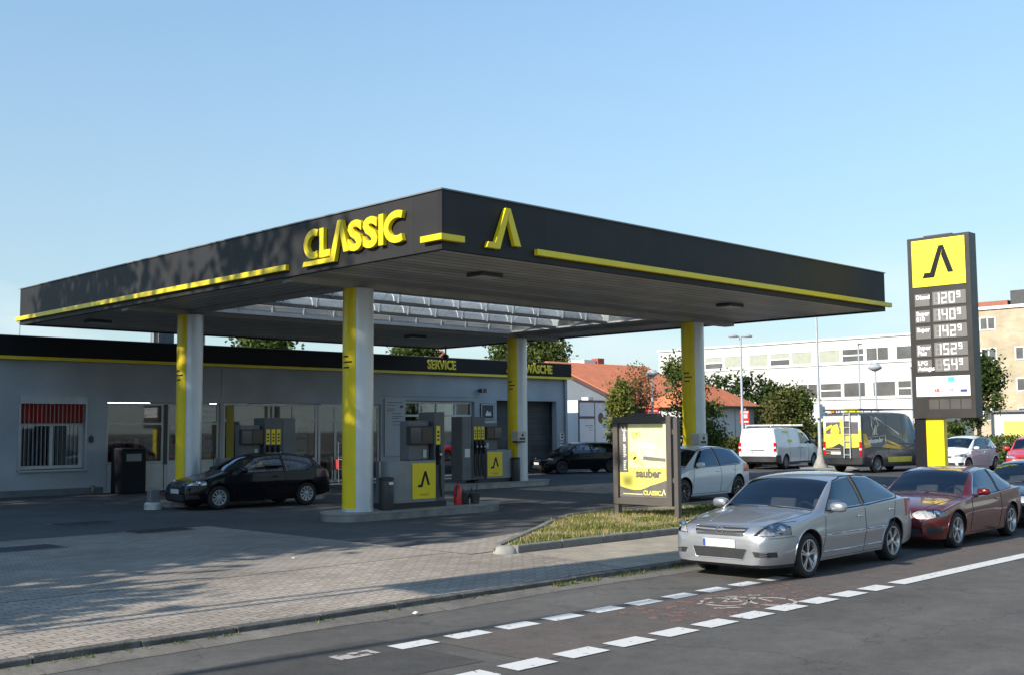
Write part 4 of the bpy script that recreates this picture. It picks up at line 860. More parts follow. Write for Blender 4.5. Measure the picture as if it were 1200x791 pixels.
# black bin by the wall
e = empty('litter_bin', (16.55, 34.05, .1), 0, 'tall black square litter bin against the wall under the left shop window', 'litter bin')
b = MB(); b.box(-.42, .42, -.36, .36, .0, 1.38); b.build('body', M_blk, e, bevel=.03)
b = MB(); b.box(-.40, .40, -.38, .38, 1.385, 1.43); b.build('lid', M_blkpl, e, bevel=.01)
b = MB(); b.box(-.25, .25, -.372, -.361, 1.02, 1.25); b.build('opening', M_grey, e)
b = MB(); b.tube([(37.9, BY-.06, .1), (37.9, BY-.06, 4.1), (37.9, BY+.0, 4.25)], .045, 10); b.tube([(13.0, BY-.05, .1), (13.0, BY-.05, 4.2)], .04, 10) if False else None; W(b, 'downpipe', M_grey, sb, smooth=40)
b = MB(); b.box(BX0, 33.55, BY-.012, BY-.002, .1, .34) if False else [b.box(a_, c_, BY-.012, BY-.002, .0, .30) for a_, c_ in ((BX0, 16.1), (27.35, 28.45), (32.35, 33.55), (37.42, 38.1))]; W(b, 'base_band', mat('grey_base_paint', (.16, .17, .18), .8, var=.2), sb)
b = MB(); b.tube([(20.33, BY-.03, 3.2), (20.33, BY-.03, 4.2)], .02, 6); b.tube([(27.35, BY-.03, 3.4), (32.5, BY-.03, 3.4)], .015, 6); W(b, 'cable_conduit', M_lgrey, sb)
# roof pipes and antenna
def pipe(x, y, h, r_, label, z=4.98):
    e = empty('roof_pipe', (x, y, 4.96), 0, label, 'roof pipe', 'pipes standing on the station roof')
    b = MB(); b.tube([(0, 0, 0), (0, 0, h)], r_, 12); b.build('pipe', M_steel, e, smooth=40); b = MB(); b.lathe([(r_*1.6, h-.1), (r_*1.6, h), (0, h+.08)], 14); b.build('cap', M_grey, e)
pipe(18.55, 36.4, .75, .07, 'grey pipe on the station roof left of the left rear column')
pipe(20.3, 36.2, .7, .09, 'white pipe on the station roof right of the left rear column')
e = empty('roof_vent', (18.95, 36.6, 4.96), 0, 'boxy grey vent on the station roof beside the left rear column', 'roof vent')
b = MB(); b.box(-.3, .3, -.3, .3, 0, .62); b.build('housing', M_grey, e, bevel=.02); b = MB(); b.box(-.36, .36, -.36, .36, .64, .69); b.build('lid', M_dgrey, e)
e = empty('antenna', (14.1, 36.8, 4.96), 0, 'thin forked antenna on the far left of the station roof', 'antenna')
b = MB(); b.tube([(0, 0, 0), (0, 0, .55)], .012, 6); b.tube([(-.14, 0, .72), (0, 0, .55), (.14, 0, .72)], .01, 6); b.build('rod', M_grey, e)

# ------------------------------------------------------------------ poster stand
ad = empty('poster_stand', (18.8, 14.95, .185), 0, 'brown grey framed poster stand with yellow car wash poster on the grass island', 'poster stand')
FA = Face((18.70, 15.74, 0), (0, -1, 0))
AW = 1.56
def rect_frame(b, F, a0, a1, b0, b1, w_, t0, t1):
    frect(b, F, a0, a1, b0, b0+w_, t0, t1); frect(b, F, a0, a1, b1-w_, b1, t0, t1); frect(b, F, a0, a0+w_, b0+w_, b1-w_, t0, t1); frect(b, F, a1-w_, a1, b0+w_, b1-w_, t0, t1)
b = MB(); rect_frame(b, FA, 0, AW, .42, 2.27, .13, -.10, .06); W(b, 'frame', M_anth, ad, bevel=.006)
b = MB(); frect(b, FA, .13, AW-.13, .55, 2.14, -.08, .0); W(b, 'back_board', M_anth, ad)
b = MB(); frect(b, FA, .40, 1.20, 2.272, 2.34, -.08, .04); W(b, 'top_cap', M_anth, ad)
b = MB(); frect(b, FA, -.0, .11, .1, .418, -.09, .03); W(b, 'leg', M_anth, ad)
b = MB(); frect(b, FA, AW+.06, AW+.16, .1, 2.24, -.06, .05); frect(b, FA, AW+.002, AW+.058, .9, 1.0, -.04, .02); frect(b, FA, AW+.002, AW+.058, 1.9, 2.0, -.04, .02); W(b, 'leg', M_anth, ad)
P_y = mat('poster_yellow', (.80, .72, .14), .5, var=.03); P_py = mat('poster_pale_yellow', (.82, .76, .38), .5, var=.06, scale=6); P_gr = mat('poster_grey', (.13, .12, .11), .5)
b = MB(); frect(b, FA, .15, AW-.15, .58, 2.12, .001, .004); ps = W(b, 'poster', P_y, ad)
b = MB(); frect(b, FA, .40, AW-.15, 1.20, 2.12, .005, .007); b.build('poster_picture', P_py).parent = ps
b = MB(); frect(b, FA, .15, .38, 1.10, 2.12, .005, .008)
for i in range(17):
    pass
b.build('poster_band', P_gr).parent = ps
b = MB(); rr = random.Random(8); zz = 1.14
while zz < 1.98:
    h = rr.uniform(.02, .045); x0 = .255; frect(b, FA, x0, x0+rr.uniform(.05, .085), zz, zz+h, .009, .0105)
    if rr.random() < .12: zz += .05
    zz += h+.012
stroke(b, FA, [(.19, 2.07), (.27, 1.95), (.30, 2.06), (.34, 1.96)], .018, .009, .0105); b.build('poster_lettering', mat('poster_pale', (.7, .69, .6), .5)).parent = ps
b = MB(); arc_pts = [(.15+(AW-.30)*i/20, .80-.07*sin(pi*min(1, i/13))+(.16*max(0, (i-9)/11)**1.6)) for i in range(21)]
fpoly(b, FA, [(.15, .58), (AW-.15, .58)]+arc_pts[::-1], .005, .008); b.build('poster_band', P_gr).parent = ps
# abstract car picture on the poster
G1 = mat('poster_shade', (.60, .58, .40), .6); G2 = mat('poster_light', (.85, .84, .70), .6); G3 = mat('poster_dark', (.16, .15, .12), .6); G4 = mat('poster_gold', (.62, .55, .15), .6)
b = MB()
fpoly(b, FA, [(.46, 1.42), (1.36, 1.36), (1.38, 1.52), (1.22, 1.66), (1.12, 1.74), (.72, 1.78), (.55, 1.66), (.45, 1.58)], .008, .009, 0)
fpoly(b, FA, [(.70, 1.63), (1.13, 1.60), (1.06, 1.71), (.76, 1.73)], .0095, .0105, 1)
fpoly(b, FA, [(.80, 1.46), (1.30, 1.43), (1.30, 1.56), (.82, 1.58)], .0095, .0105, 2); fpoly(b, FA, [(.88, 1.47), (1.05, 1.46), (1.05, 1.55), (.88, 1.56)], .011, .012, 1)
fpoly(b, FA, [(.78, 1.36), (1.38, 1.33), (1.38, 1.40), (.80, 1.44)], .0095, .0105, 3)
for cx_, cy_, r_ in ((.56, 1.88, .09), (.68, 1.92, .06), (.52, 1.45, .10), (.60, 1.36, .08), (1.3, 1.8, .04), (.75, 1.28, .05), (1.1, 1.27, .04)):
    fpoly(b, FA, arc(cx_, cy_, r_, r_*.9, 0, 330, 11), .0125, .0135, 2 if cx_ > 1 else 4)
for i in range(60):
    u, v = rr.uniform(.44, 1.36), rr.uniform(1.24, 2.0); s_ = rr.uniform(.004, .014); frect(b, FA, u, u+s_*1.6, v, v+s_, .014, .015, rr.choice([0, 3, 4]))
b.build('poster_picture', [G1, G2, G3 if False else G1, G3, G4]).parent = ps
for s, a, z_, sz, m_, bo in (('sauber', .58, 1.00, .25, P_gr, .010), ('...', .44, 1.02, .18, G1, 0), ('...', 1.24, 1.02, .16, G1, 0), ('CLASSIC', .78, .635, .125, P_y, .004)):
    o = text('poster_lettering', s, FA, a, z_, sz, m_, None, .002, bo, t=.009); o.parent = ps
b = MB(); logo(b, FA, 1.24, .63, .13, .009, .011, wd=.02); frect(b, FA, .24, .76, .635, .65, .009, .011); b.build('poster_logo', P_py).parent = ps

# ------------------------------------------------------------------ price sign
PX = 28.9
py = empty('price_sign', (PX+.3, 13.1, .185), 0, 'tall grey fuel price sign with yellow logo panel and digital prices behind the parked cars', 'price sign')
FP = Face((PX, 13.86, 0), (0, -1, 0)); PW = 1.70
b = MB(); frect(b, FP, 0, PW, 2.22, 7.06, -.42, 0); W(b, 'cabinet', M_dgrey if False else mat('sign_cabinet', (.026, .024, .023), .42, var=.08), py, bevel=.01)
b = MB(); frect(b, FP, .45, 1.2, 7.062, 7.10, -.35, -.05); W(b, 'top_cap', M_dgrey, py)
b = MB(); frect(b, FP, .0, .30, .18, 2.218, -.34, -.06); W(b, 'post', M_blk, py)
b = MB(); frect(b, FP, .302, .78, .18, 2.218, -.30, -.10); W(b, 'yellow_panel', M_yel, py)
b = MB(); frect(b, FP, .13, PW-.12, 5.72, 6.98, .001, .02); lp = W(b, 'yellow_panel', mat('sign_yellow', (.86, .76, .03), .45, var=.03), py)
b = MB(); logo(b, FP, .42, 5.95, .84, .021, .03); b.build('logo', M_blk).parent = lp
M_disp = mat('display_grey', (.15, .143, .137), .45, var=.06); M_lit = mat('display_digit', (.82, .84, .84), .5, emit=.25); M_ghost = mat('display_ghost', (.22, .21, .20), .5)
rows = [(5.20, 'Diesel', None, '120'), (4.76, 'Super', 'E10', '140'), (4.33, 'Super', None, '142'), (3.86, 'Super', 'Plus', '152'), (3.45, 'LPG', 'Autogas', ' 54')]
for z_, l1, l2, dg_ in rows:
    b = MB(); frect(b, FP, .17, .58, z_, z_+.33, .001, .015); a_ = W(b, 'fuel_name_panel', M_disp, py)
    b = MB(); frect(b, FP, .66, 1.56, z_, z_+.36, .001, .015); d_ = W(b, 'price_display', M_disp, py)
    o = text('fuel_name', l1, FP, .20, z_+(.19 if l2 or l1 == 'Diesel' or True else .1), .155, M_lit, None, .004, .004, t=.016); o.parent = a_
    if l2:
        o = text('fuel_name', l2, FP, .20, z_+.045, .155, M_lit, None, .004, .004, t=.016, xs=.88 if len(l2) > 4 else 1); o.parent = a_
    b = MB(); g = MB()
    for i, ch in enumerate(dg_):
        x_ = .70+i*.205
        seg_digit(g, FP, x_, z_+.035, .155, .29, '8', .0155, .0165, 0, .034)
        if ch != ' ': seg_digit(b, FP, x_, z_+.035, .155, .29, ch, .0185, .021, 0, .034)
    seg_digit(b, FP, 1.315, z_+.16, .10, .17, '9', .0185, .021, 0, .026)
    g.build('dark_segments', M_ghost).parent = d_; b.build('price_digits', M_lit).parent = d_
b = MB(); frect(b, FP, .13, PW-.12, 2.88, 3.34, .001, .02) if False else frect(b, FP, .13, PW-.12, 2.80, 3.33, .001, .02); wp = W(b, 'card_panel', mat('sign_white', (.80, .80, .80), .5, var=.02), py)
CB = [(.22, 3.20, 'g'), (.62, 3.20, 'g'), (1.00, 3.19, 'c'), (1.36, 3.2, 'w'), (.22, 2.92, 'g'), (.62, 2.92, 'r'), (1.0, 2.92, 'p'), (1.32, 2.92, 'b')]
cm_ = {'g': mat('card_grey', (.35, .38, .40), .5), 'c': mat('card_cyan', (.10, .42, .72), .5), 'w': mat('card_pale', (.62, .63, .63), .5), 'r': mat('card_red', (.6, .06, .06), .5), 'p': mat('card_pink', (.66, .28, .28), .5), 'b': mat('card_navy', (.03, .04, .20), .5)}
for a, z_, c in CB:
    b = MB(); h_ = .13 if c in 'c' else .07
    if c in 'rp': frect(b, FP, a, a+.16, z_, z_+.02, .021, .024); frect(b, FP, a+.02, a+.06, z_+.022, z_+.075, .021, .024); frect(b, FP, a+.075, a+.13, z_+.022, z_+.09, .021, .024)
    elif c in 'gw': frect(b, FP, a, a+.18, z_+.035, z_+.06, .021, .024); frect(b, FP, a+.01, a+.16, z_, z_+.02, .021, .024)
    else: frect(b, FP, a, a+.18, z_-.02, z_+h_-.02, .021, .024)
    b.build('card_emblem', cm_[c]).parent = wp
b = MB()
for i in range(4): frect(b, FP, .46+i*.29, .72+i*.29, 2.46, 2.72, .001, .006)
W(b, 'blank_plates', mat('blank_plate', (.07, .065, .06), .4), py)

# ------------------------------------------------------------------ trees
def tree_mesh(seed, h, crown, clumps, leaves, lsize, trunk_r, cl_r=.5, z_c=None, limbs=7, gap=0.0, flat=1.0):
    """crown: list of (x,y,z,rx,ry,rz) ellipsoids; returns (trunk MB, leaf MB)"""
    r = random.Random(seed); tb = MB(); lb = MB()
    cs = []
    for i in range(clumps):
        e = r.choice(crown)
        while True:
            p = Vector((r.uniform(-1, 1), r.uniform(-1, 1), r.uniform(-1, 1)))
            if .35 < p.length < 1: break
        cs.append(Vector((e[0]+p.x*e[3], e[1]+p.y*e[4], e[2]+p.z*e[5])))
    zt = max(c[2] for c in crown)
    bend = Vector((r.uniform(-.2, .2), r.uniform(-.2, .2), 0))
    tp = [Vector((0, 0, -.1)), Vector((0, 0, h*.12))+bend*.3, Vector((0, 0, zt*.55))+bend, Vector((0, 0, zt*1.1))+bend*1.5]
    tb.tube(tp, [trunk_r*1.25, trunk_r, trunk_r*.7, trunk_r*.2], 8)
    for i in range(min(limbs*4, len(cs))):
        c = cs[i]; t0 = r.uniform(.35, .95); s = tp[2]*(t0)+tp[1]*(1-t0) if t0 < .8 else tp[3]*.4+tp[2]*.6
        mid = (s+c)/2+Vector((r.uniform(-.2, .2), r.uniform(-.2, .2), r.uniform(-.1, .3))); rr_ = trunk_r*(.42 if i < limbs else .2)
        tb.tube([s, mid, c], [rr_, rr_*.6, rr_*.2], 5)
    for c in cs:
        rc = cl_r*r.uniform(.6, 1.3); n = int(leaves/clumps*r.uniform(.5, 1.4)); mi = 0 if r.random() < .6 else 1
        for j in range(n):
            p = Vector((r.gauss(0, .5), r.gauss(0, .5), r.gauss(0, .42)*flat))*rc+c
            nrm = Vector((r.gauss(0, 1), r.gauss(0, 1), r.gauss(.4, 1))).normalized(); a = nrm.orthogonal().normalized(); b_ = nrm.cross(a)
            th = r.uniform(0, 2*pi); u = a*cos(th)+b_*sin(th); v = nrm.cross(u); s = lsize*r.uniform(.6, 1.3)
            lb.add([p-u*s, p+v*s*.55, p+u*s, p-v*s*.55], [(0, 1, 2, 3)], mi if r.random() < .8 else 1-mi)
    return tb, lb
LG1 = leaf_mat('leaf_mid_green', (0.070, 0.10, 0.028)); LG2 = leaf_mat('leaf_light_green', (0.12, 0.15, 0.045)); LG3 = leaf_mat('leaf_dark_green', (0.035, 0.055, 0.02))
LA1 = leaf_mat('leaf_autumn_red', (0.26, 0.12, 0.06)); LA2 = leaf_mat('leaf_olive', (0.15, 0.14, 0.05)); LY = leaf_mat('leaf_yellow_green', (0.20, 0.21, 0.05))
def tree(name, loc, seed, h, crown, clumps, leaves, ls, tr, label, cat='tree', mats=(LG1, LG2), group=None, **k):
    e = empty(name, loc, 0, label, cat, group); tb, lb = tree_mesh(seed, h, crown, clumps, leaves, ls, tr, **k)
    tb.build('trunk' if cat == 'tree' else 'stem', M_bark, e, smooth=60); lb.build('crown' if cat == 'tree' else 'foliage', list(mats), e, fixn=False); return e
# seen trees
tree('broadleaf_tree', (35.9, 26.5, .1), 31, 4.8, [(0, 0, 2.9, .85, .85, 1.7), (.2, -.5, 1.9, .95, .9, 1.1), (-.1, .2, 4.0, .5, .5, .7)], 70, 6500, .075, .10, 'bushy green tree behind the right front column', cl_r=.45)
tree('rowan_tree', (39.4, 31.6, .1), 32, 5.1, [(0, 0, 3.8, .85, .85, 1.1), (.2, 0, 3.3, .7, .7, .9)], 50, 1900, .06, .07, 'thin reddish autumn tree in front of the orange roof', mats=(LA1, LA2), cl_r=.40)
tree('broadleaf_tree', (37.95, 31.55, .1), 33, 4.2, [(0, 0, 2.3, .6, .6, 1.5), (0, .0, 3.2, .4, .4, .8)], 50, 4500, .08, .08, 'light green bushy tree right of the white lorry', mats=(LY, LG2), cl_r=.4)
tree('broadleaf_tree', (52.2, 32.2, .1), 34, 4.1, [(0, 0, 2.3, 1.35, 1.35, 1.4), (.3, -.3, 3.0, .9, .9, .8)], 80, 8000, .10, .12, 'round grey green tree between the white van and the office building', mats=(LG1, LA2), cl_r=.55)
tree('broadleaf_tree', (63.6, 42.9, .1), 35, 5.5, [(0, 0, 3.2, 2.6, 2.6, 2.2), (1.5, -1.8, 2.8, 1.8, 1.8, 1.8)], 90, 7000, .15, .15, 'dark green tree behind the small orange roofed annex', mats=(LG3, LG1), cl_r=.8)
tree('broadleaf_tree', (75.0, 31.4, .1), 36, 7.2, [(0, 0, 4.1, 1.6, 1.6, 2.2), (.3, .0, 5.4, 1.1, 1.1, 1.1)], 80, 7500, .14, .16, 'tall green tree directly right of the price sign', mats=(LG3, LG1), cl_r=.8)
for x, y, s, hh, l in ((32.5, 52.0, 41, 8.3, 'leafy tree top above the station roof left of the nearest column'), (42.2, 50.8, 42, 8.0, 'leafy tree top above the roof over the service lettering'), (46.4, 47.2, 43, 8.0, 'tall tree top left of the rear column above the roof'), (48.6, 45.9, 44, 8.2, 'tall tree top right of the rear column above the roof')):
    tree('broadleaf_tree', (x, y, .1), s, hh, [(0, 0, hh-1.8, 1.15, 1.15, 1.6), (.4, -.5, hh-3, 1.5, 1.5, 1.6)], 70, 6500, .14, .18, l, mats=(LG1, LG2), cl_r=.75, group='trees behind the station building')
# street trees left of the frame that shade the forecourt
for x, y, s, hh, rad in ((-3.5, 18.7, 51, 11.5, 2.7), (-5.0, 22.6, 52, 17.5, 3.4), (-4.0, 28.6, 53, 17.0, 3.8), (-10, 33.5, 54, 20.0, 4.6), (-12.5, 21.5, 57, 21.5, 3.8), (-13, 27.5, 55, 21.5, 4.4), (-6, 14.0, 58, 7.0, 1.2)):
    tree('plane_tree', (x, y, .1), s, hh, [(0, 0, hh*.62, rad, rad, hh*.34), (rad*.3, -rad*.2, hh*.42, rad*.9, rad*.9, hh*.26)], 120, 6200, .25, .28, 'large shade tree on the forecourt edge left of the pavement' , mats=(LG1, LG2), cl_r=1.15, group='shade trees left of the station')
# hedges
def hedge(x0, x1, y0, y1, h, seed, label, n, mats=(LG1, LG2), ls=.07):
    e = empty('hedge', ((x0+x1)/2, (y0+y1)/2, .1), 0, label, 'hedge'); r = random.Random(seed); b = MB(); w2, d2 = (x1-x0)/2, (y1-y0)/2
    c = MB(); c.box(-w2+.15, w2-.15, -d2+.15, d2-.15, 0, h-.2); c.build('branches', M_bark, e)
    for i in range(n):
        f = r.random(); p = [r.uniform(-w2, w2), r.uniform(-d2, d2), r.uniform(.02, h)]
        s_ = r.randrange(3)
        if s_ == 0: p[0] = (-w2 if r.random() < .7 else w2)+r.gauss(0, .08)
        elif s_ == 1: p[1] = (-d2 if r.random() < .7 else d2)+r.gauss(0, .08)
        else: p[2] = h+r.gauss(0, .08)+.1*mathutils.noise.noise(Vector((p[0]+x0, p[1], 0)))
        p = Vector(p); nrm = Vector((r.gauss(0, 1), r.gauss(0, 1), r.gauss(.3, 1))).normalized(); a = nrm.orthogonal().normalized(); v = nrm.cross(a); s = ls*r.uniform(.6, 1.4)
        b.add([p-a*s, p+v*s*.6, p+a*s, p-v*s*.6], [(0, 1, 2, 3)], 0 if r.random() < .6 else 1)
    b.build('foliage', list(mats), e, fixn=False)
hedge(53, 56.5, 15, 25.5, 1.25, 61, 'clipped green hedge behind the small white car and the red car', 16000)
hedge(58, 60, 26, 40, 1.9, 62, 'tall hedge in front of the office building', 12000, ls=.12)
hedge(44.5, 47, 30.3, 32.2, 1.25, 63, 'low brownish hedge between the annex and the white van', 4500, (LA2, LG1), .08)
tree('shrub', (64, 36.2, .1), 71, 2.5, [(0, 0, 1.4, 1.6, 1.6, 1.2)], 40, 2500, .10, .05, 'small shrub seen just above the ladder rack of the wrapped van', 'shrub', (LG1, LY), cl_r=.5)

# ------------------------------------------------------------------ background buildings
off = empty('office_building', (80, 50, .0), 0, 'long white two storey office building with two rows of windows', 'building')
FO = Face((80, 62.0, 0), (0, -1, 0))     # right = -Y
OL = 25.8
M_ow = mat('office_white', (.54, .53, .50), .7, var=.03, scale=.4)
b = MB(); b.box(80, 85.5, 62-OL, 62, -.1, 8.75); W(b, 'wall', M_ow, off)
b = MB(); frect(b, FO, -.1, OL+.1, 8.752, 8.9, -.3, .12); W(b, 'parapet', M_white, off)
M_owg = glass_mat('office_glass', (.3, .33, .34), minr=.1); M_blind = mat('window_blind', (.36, .37, .30), .8, var=.08); M_shade = mat('office_window_dark', (.10, .10, .095), .25, var=.25, scale=.8, coat=.4)
rr = random.Random(17)
for row, (z0, z1) in enumerate(((6.95, 8.02), (4.22, 5.42))):
    a = 3.0 if row == 0 else 14.0
    b = MB(); frect(b, FO, a-.2, OL, z0-.14, z0-.06, 0, .10); W(b, 'window_ledge', M_white, off)
    k = 0
    while a < OL-2:
        w_ = 1.9; blind = (row == 0 and a < 17.5)
        f = MB(); rect_frame(f, FO, a, a+w_, z0, z1, .07, .0, .06)
        if k % 3 == 1: frect(f, FO, a+.07, a+w_-.07, (z0+z1)/2-.05, (z0+z1)/2+.05, .0, .055)
        else: frect(f, FO, a+w_/2-.03, a+w_/2+.03, z0+.07, z1-.07, 0, .055) if k % 4 == 0 else None
        fo = W(f, 'window', M_white, off)
        p = MB()
        if blind and k % 3 != 1: frect(p, FO, a+.07, a+w_-.07, z0+.07, z1-.07, .0, .02); p.build('blind', M_blind).parent = fo
        elif blind: frect(p, FO, a+.07, a+w_-.07, (z0+z1)/2+.05, z1-.07, 0, .02, 1); frect(p, FO, a+.07, a+w_-.07, z0+.07, (z0+z1)/2-.05, 0, .02, 0); p.build('pane', [M_shade, M_blind]).parent = fo
        else: frect(p, FO, a+.07, a+w_-.07, z0+.07, z1-.07, 0, .02); p.build('pane', M_shade).parent = fo
        a += w_+(.12 if k % 3 != 2 else .55); k += 1
# brick block of flats
M_by = brick_mat('yellow_brick', (.46, .39, .27), (.42, .34, .22), (.40, .36, .29), .6, .2)
fl = empty('apartment_block', (110, 38, .0), 0, 'yellow brick apartment block with four storeys behind the price sign', 'building')
FB2 = Face((110, 47.6, 0), (0, -1, 0))
b = MB(); b.box(110, 122, 14, 47.6, -.1, 13.2); W(b, 'wall', M_by, fl)
b = MB(); frect(b, FB2, -.1, 33.7, 13.202, 13.5, -.3, .2); W(b, 'parapet', M_white, fl)
b = MB(); b.box(111, 116, 37.6, 42.9, 13.3, 15.0); W(b, 'roof_box', M_dgrey, fl)
b = MB(); b.box(111, 116, 43.2, 47.0, 13.3, 14.1); W(b, 'roof_box', mat('red_brick', (.32, .12, .08), .9), fl)
def win(par, F, a0, a1, z0, z1, fm=M_white, gm=M_shade, mull=0):
    f = MB(); rect_frame(f, F, a0, a1, z0, z1, .12, 0, .06)
    if mull: frect(f, F, (a0+a1)/2-.06, (a0+a1)/2+.06, z0+.12, z1-.12, 0, .055)
    fo = W(f, 'window', fm, par); p = MB(); frect(p, F, a0+.12, a1-.12, z0+.12, z1-.12, 0, .02); p.build('pane', gm).parent = fo
for z0 in (11.2, 8.2, 5.2, 2.4):
    for a0, a1, mu in ((2.0, 3.6, 1), (5.3, 6.2, 0), (13.4, 15.4, 1), (17.5, 19.2, 1), (22, 24, 1), (27, 28.6, 1)):
        if z0 == 11.2 and a0 == 5.3: continue
        win(fl, FB2, a0, a1, z0, z0+1.3, mull=mu)
win(fl, FB2, 7.0-.2, 8.2, 11.2, 12.5)
b = MB(); frect(b, FB2, 8.6, 12.4, .0, 9.6, .0, 1.0); W(b, 'stair_tower', M_white, fl)
b = MB()
for k in range(4):
    for j in range(2): frect(b, FB2, 8.8+j*1.8, 10.4+j*1.8, .8+k*2.3, 2.7+k*2.3, 1.001, 1.02)
W(b, 'stair_glazing', mat('tower_glass', (.35, .40, .38), .2, var=.1), fl)
# garage / kiosk with yellow shutter in front of flats
gk = empty('garage_block', (88, 33, 0), 0, 'low white garage with bright yellow shutter in front of the apartment block', 'garage')
FG2 = Face((88, 35.9, 0), (0, -1, 0))
b = MB(); b.box(88, 94, 30.4, 35.9, -.1, 3.0); W(b, 'wall', M_ow, gk)
b = MB(); frect(b, FG2, 1.0, 3.2, .0, 2.3, 0, .04); W(b, 'yellow_shutter', mat('pale_yellow_shutter', (.72, .60, .12), .6), gk)
b = MB(); frect(b, FG2, -.1, 5.6, 3.002, 3.15, -.3, .3); W(b, 'roof', M_tile if False else M_grey, gk)
gk = empty('bungalow', (88, 26, 0), 0, 'low white building with brown tiled roof at the right edge', 'building')
b = MB(); b.box(88, 94, 20, 29, -.1, 2.1); W(b, 'wall', M_ow, gk); b = MB(); fpoly(b, Face((94.2, 29.3, 0), (-1, 0, 0)), [(0, 2.102), (6.6, 2.102), (3.3, 3.2)], -9.6, 0) if False else b.prism([(87.6, 2.102), (94.3, 2.102), (91, 3.3)], 19.7, 29.3, lambda u, v, t: (u, t, v)); W(b, 'roof', mat('pale_roof', (.45, .28, .2), .8), gk)
FK = Face((88, 29, 0), (0, -1, 0))
for a in (1, 3, 5): win(gk, FK, a, a+1.1, .9, 1.8)

# orange roofed hall behind the lorry
M_hw = mat('hall_wall', (.12, .135, .155), .9, var=.06)
hs = empty('brick_hall', (45, 42, 0), 0, 'large grey hall with an orange tiled gable roof behind the lorry', 'building')
x0, x1 = 45.0, 53.5; yr, ye, zr_, ze = 42.57, 36.97, 5.66, 3.31
yb2 = 2*yr-ye
b = MB(); b.prism([(ye+.25, -.1), (yb2-.25, -.1), (yb2-.25, ze-.05), (yr, zr_-.13), (ye+.25, ze-.05)], x0, x1, lambda u, v, t: (t, u, v)); W(b, 'wall', M_hw, hs)
b = MB(); 
b.prism([(ye-.1, ze-.06), (ye-.1, ze+.05), (yr, zr_+.08), (yr, zr_-.06)], x0-.18, x1+.15, lambda u, v, t: (t, u, v)); W(b, 'roof', M_tile, hs)
b = MB(); b.prism([(yb2+.1, ze-.06), (yb2+.1, ze+.05), (yr+.003, zr_+.08), (yr+.003, zr_-.06)], x0-.18, x1+.15, lambda u, v, t: (t, u, v)); W(b, 'roof', M_tile, hs)
b = MB(); b.prism([(ye-.12, ze-.20), (ye-.12, ze+.0), (yr, zr_+.02), (yr, zr_-.16)], x0-.24, x0-.185, lambda u, v, t: (t, u, v)); W(b, 'verge_board', mat('dark_brown_trim', (.06, .025, .02), .6), hs)
b = MB(); b.box(49.6, 50.15, 42.9, 43.4, 5.5, 6.1); W(b, 'chimney', mat('chimney_red', (.33, .1, .07), .9), hs)
b = MB(); b.box(48.5, 49.5, 43.0, 44.2, 5.4, 5.98); W(b, 'roof_vent', M_white, hs)
b = MB(); b.box(x0-.35, x0-.02, 39.35, 39.8, 3.45, 3.68); b.tube([(x0, 39.6, 3.4), (x0-.2, 39.6, 3.5)], .04, 6); W(b, 'wall_lamp', M_white, hs)
b = MB(); b.box(x0-.12, x0-.02, 38.6, 41, 3.02, 3.12); W(b, 'white_strip', M_white, hs)
# annex with hip roof
an = empty('annex_house', (50, 35, 0), 0, 'small white annex with an orange hipped roof left of the white van', 'building')
ax0, ax1, ay0, ay1, az = 46.3, 51.2, 33.4, 36.5, 3.05
b = MB(); b.box(ax0, ax1, ay0, ay1, -.1, az); W(b, 'wall', mat('annex_white', (.55, .55, .53), .8, var=.04), an)
b = MB(); o_ = .35; rz_ = 4.35; b.add([(ax0-o_, ay0-o_, az+.02), (ax1+o_, ay0-o_, az+.02), (ax1+o_, ay1+o_, az+.02), (ax0-o_, ay1+o_, az+.02), (ax0+1.2, (ay0+ay1)/2, rz_), (ax1-1.9, (ay0+ay1)/2, rz_)], [(0, 1, 5, 4), (1, 2, 5), (2, 3, 4, 5), (3, 0, 4), (3, 2, 1, 0)]); W(b, 'roof', M_tile, an)
b = MB(); b.box(ax0-o_, ax1+o_, ay0-o_-.08, ay0-o_-.002, az-.08, az+.06); W(b, 'gutter', M_dgrey, an)
b = MB(); b.box(49.4, 49.45, ay0-.01, ay0-.001, 0, az-.1); W(b, 'wall_joint', M_grey, an)
b = MB(); b.box(ax1+.05, ax1+3.5, ay0+1.2, ay1, 0, 2.6); o = W(b, 'dark_shed', mat('dark_shed', (.05, .05, .045), .9), an)
# far house left, roof just above the station roof
fh = empty('far_house', (43, 52, 0), 0, 'far house whose red roof shows just above the service lettering', 'building')
b = MB(); b.box(47.6, 50.8, 56.0, 60.4, 0, 5.2); W(b, 'wall', M_hw, fh); b = MB(); b.prism([(55.8, 5.202), (60.6, 5.202), (58.2, 7.45)], 47.3, 51.0, lambda u, v, t: (t, u, v)); W(b, 'roof', M_tile, fh)
fh = empty('far_house', (56, 54, 0), 0, 'far house whose orange roof shows just left of the car wash lettering', 'building')
b = MB(); b.box(54.5, 63, 56.0, 60.4, 0, 4.6); W(b, 'wall', M_hw, fh); b = MB(); b.prism([(55.8, 4.602), (60.6, 4.602), (58.2, 6.6)], 54.2, 63.4, lambda u, v, t: (t, u, v)); W(b, 'roof', M_tile, fh)

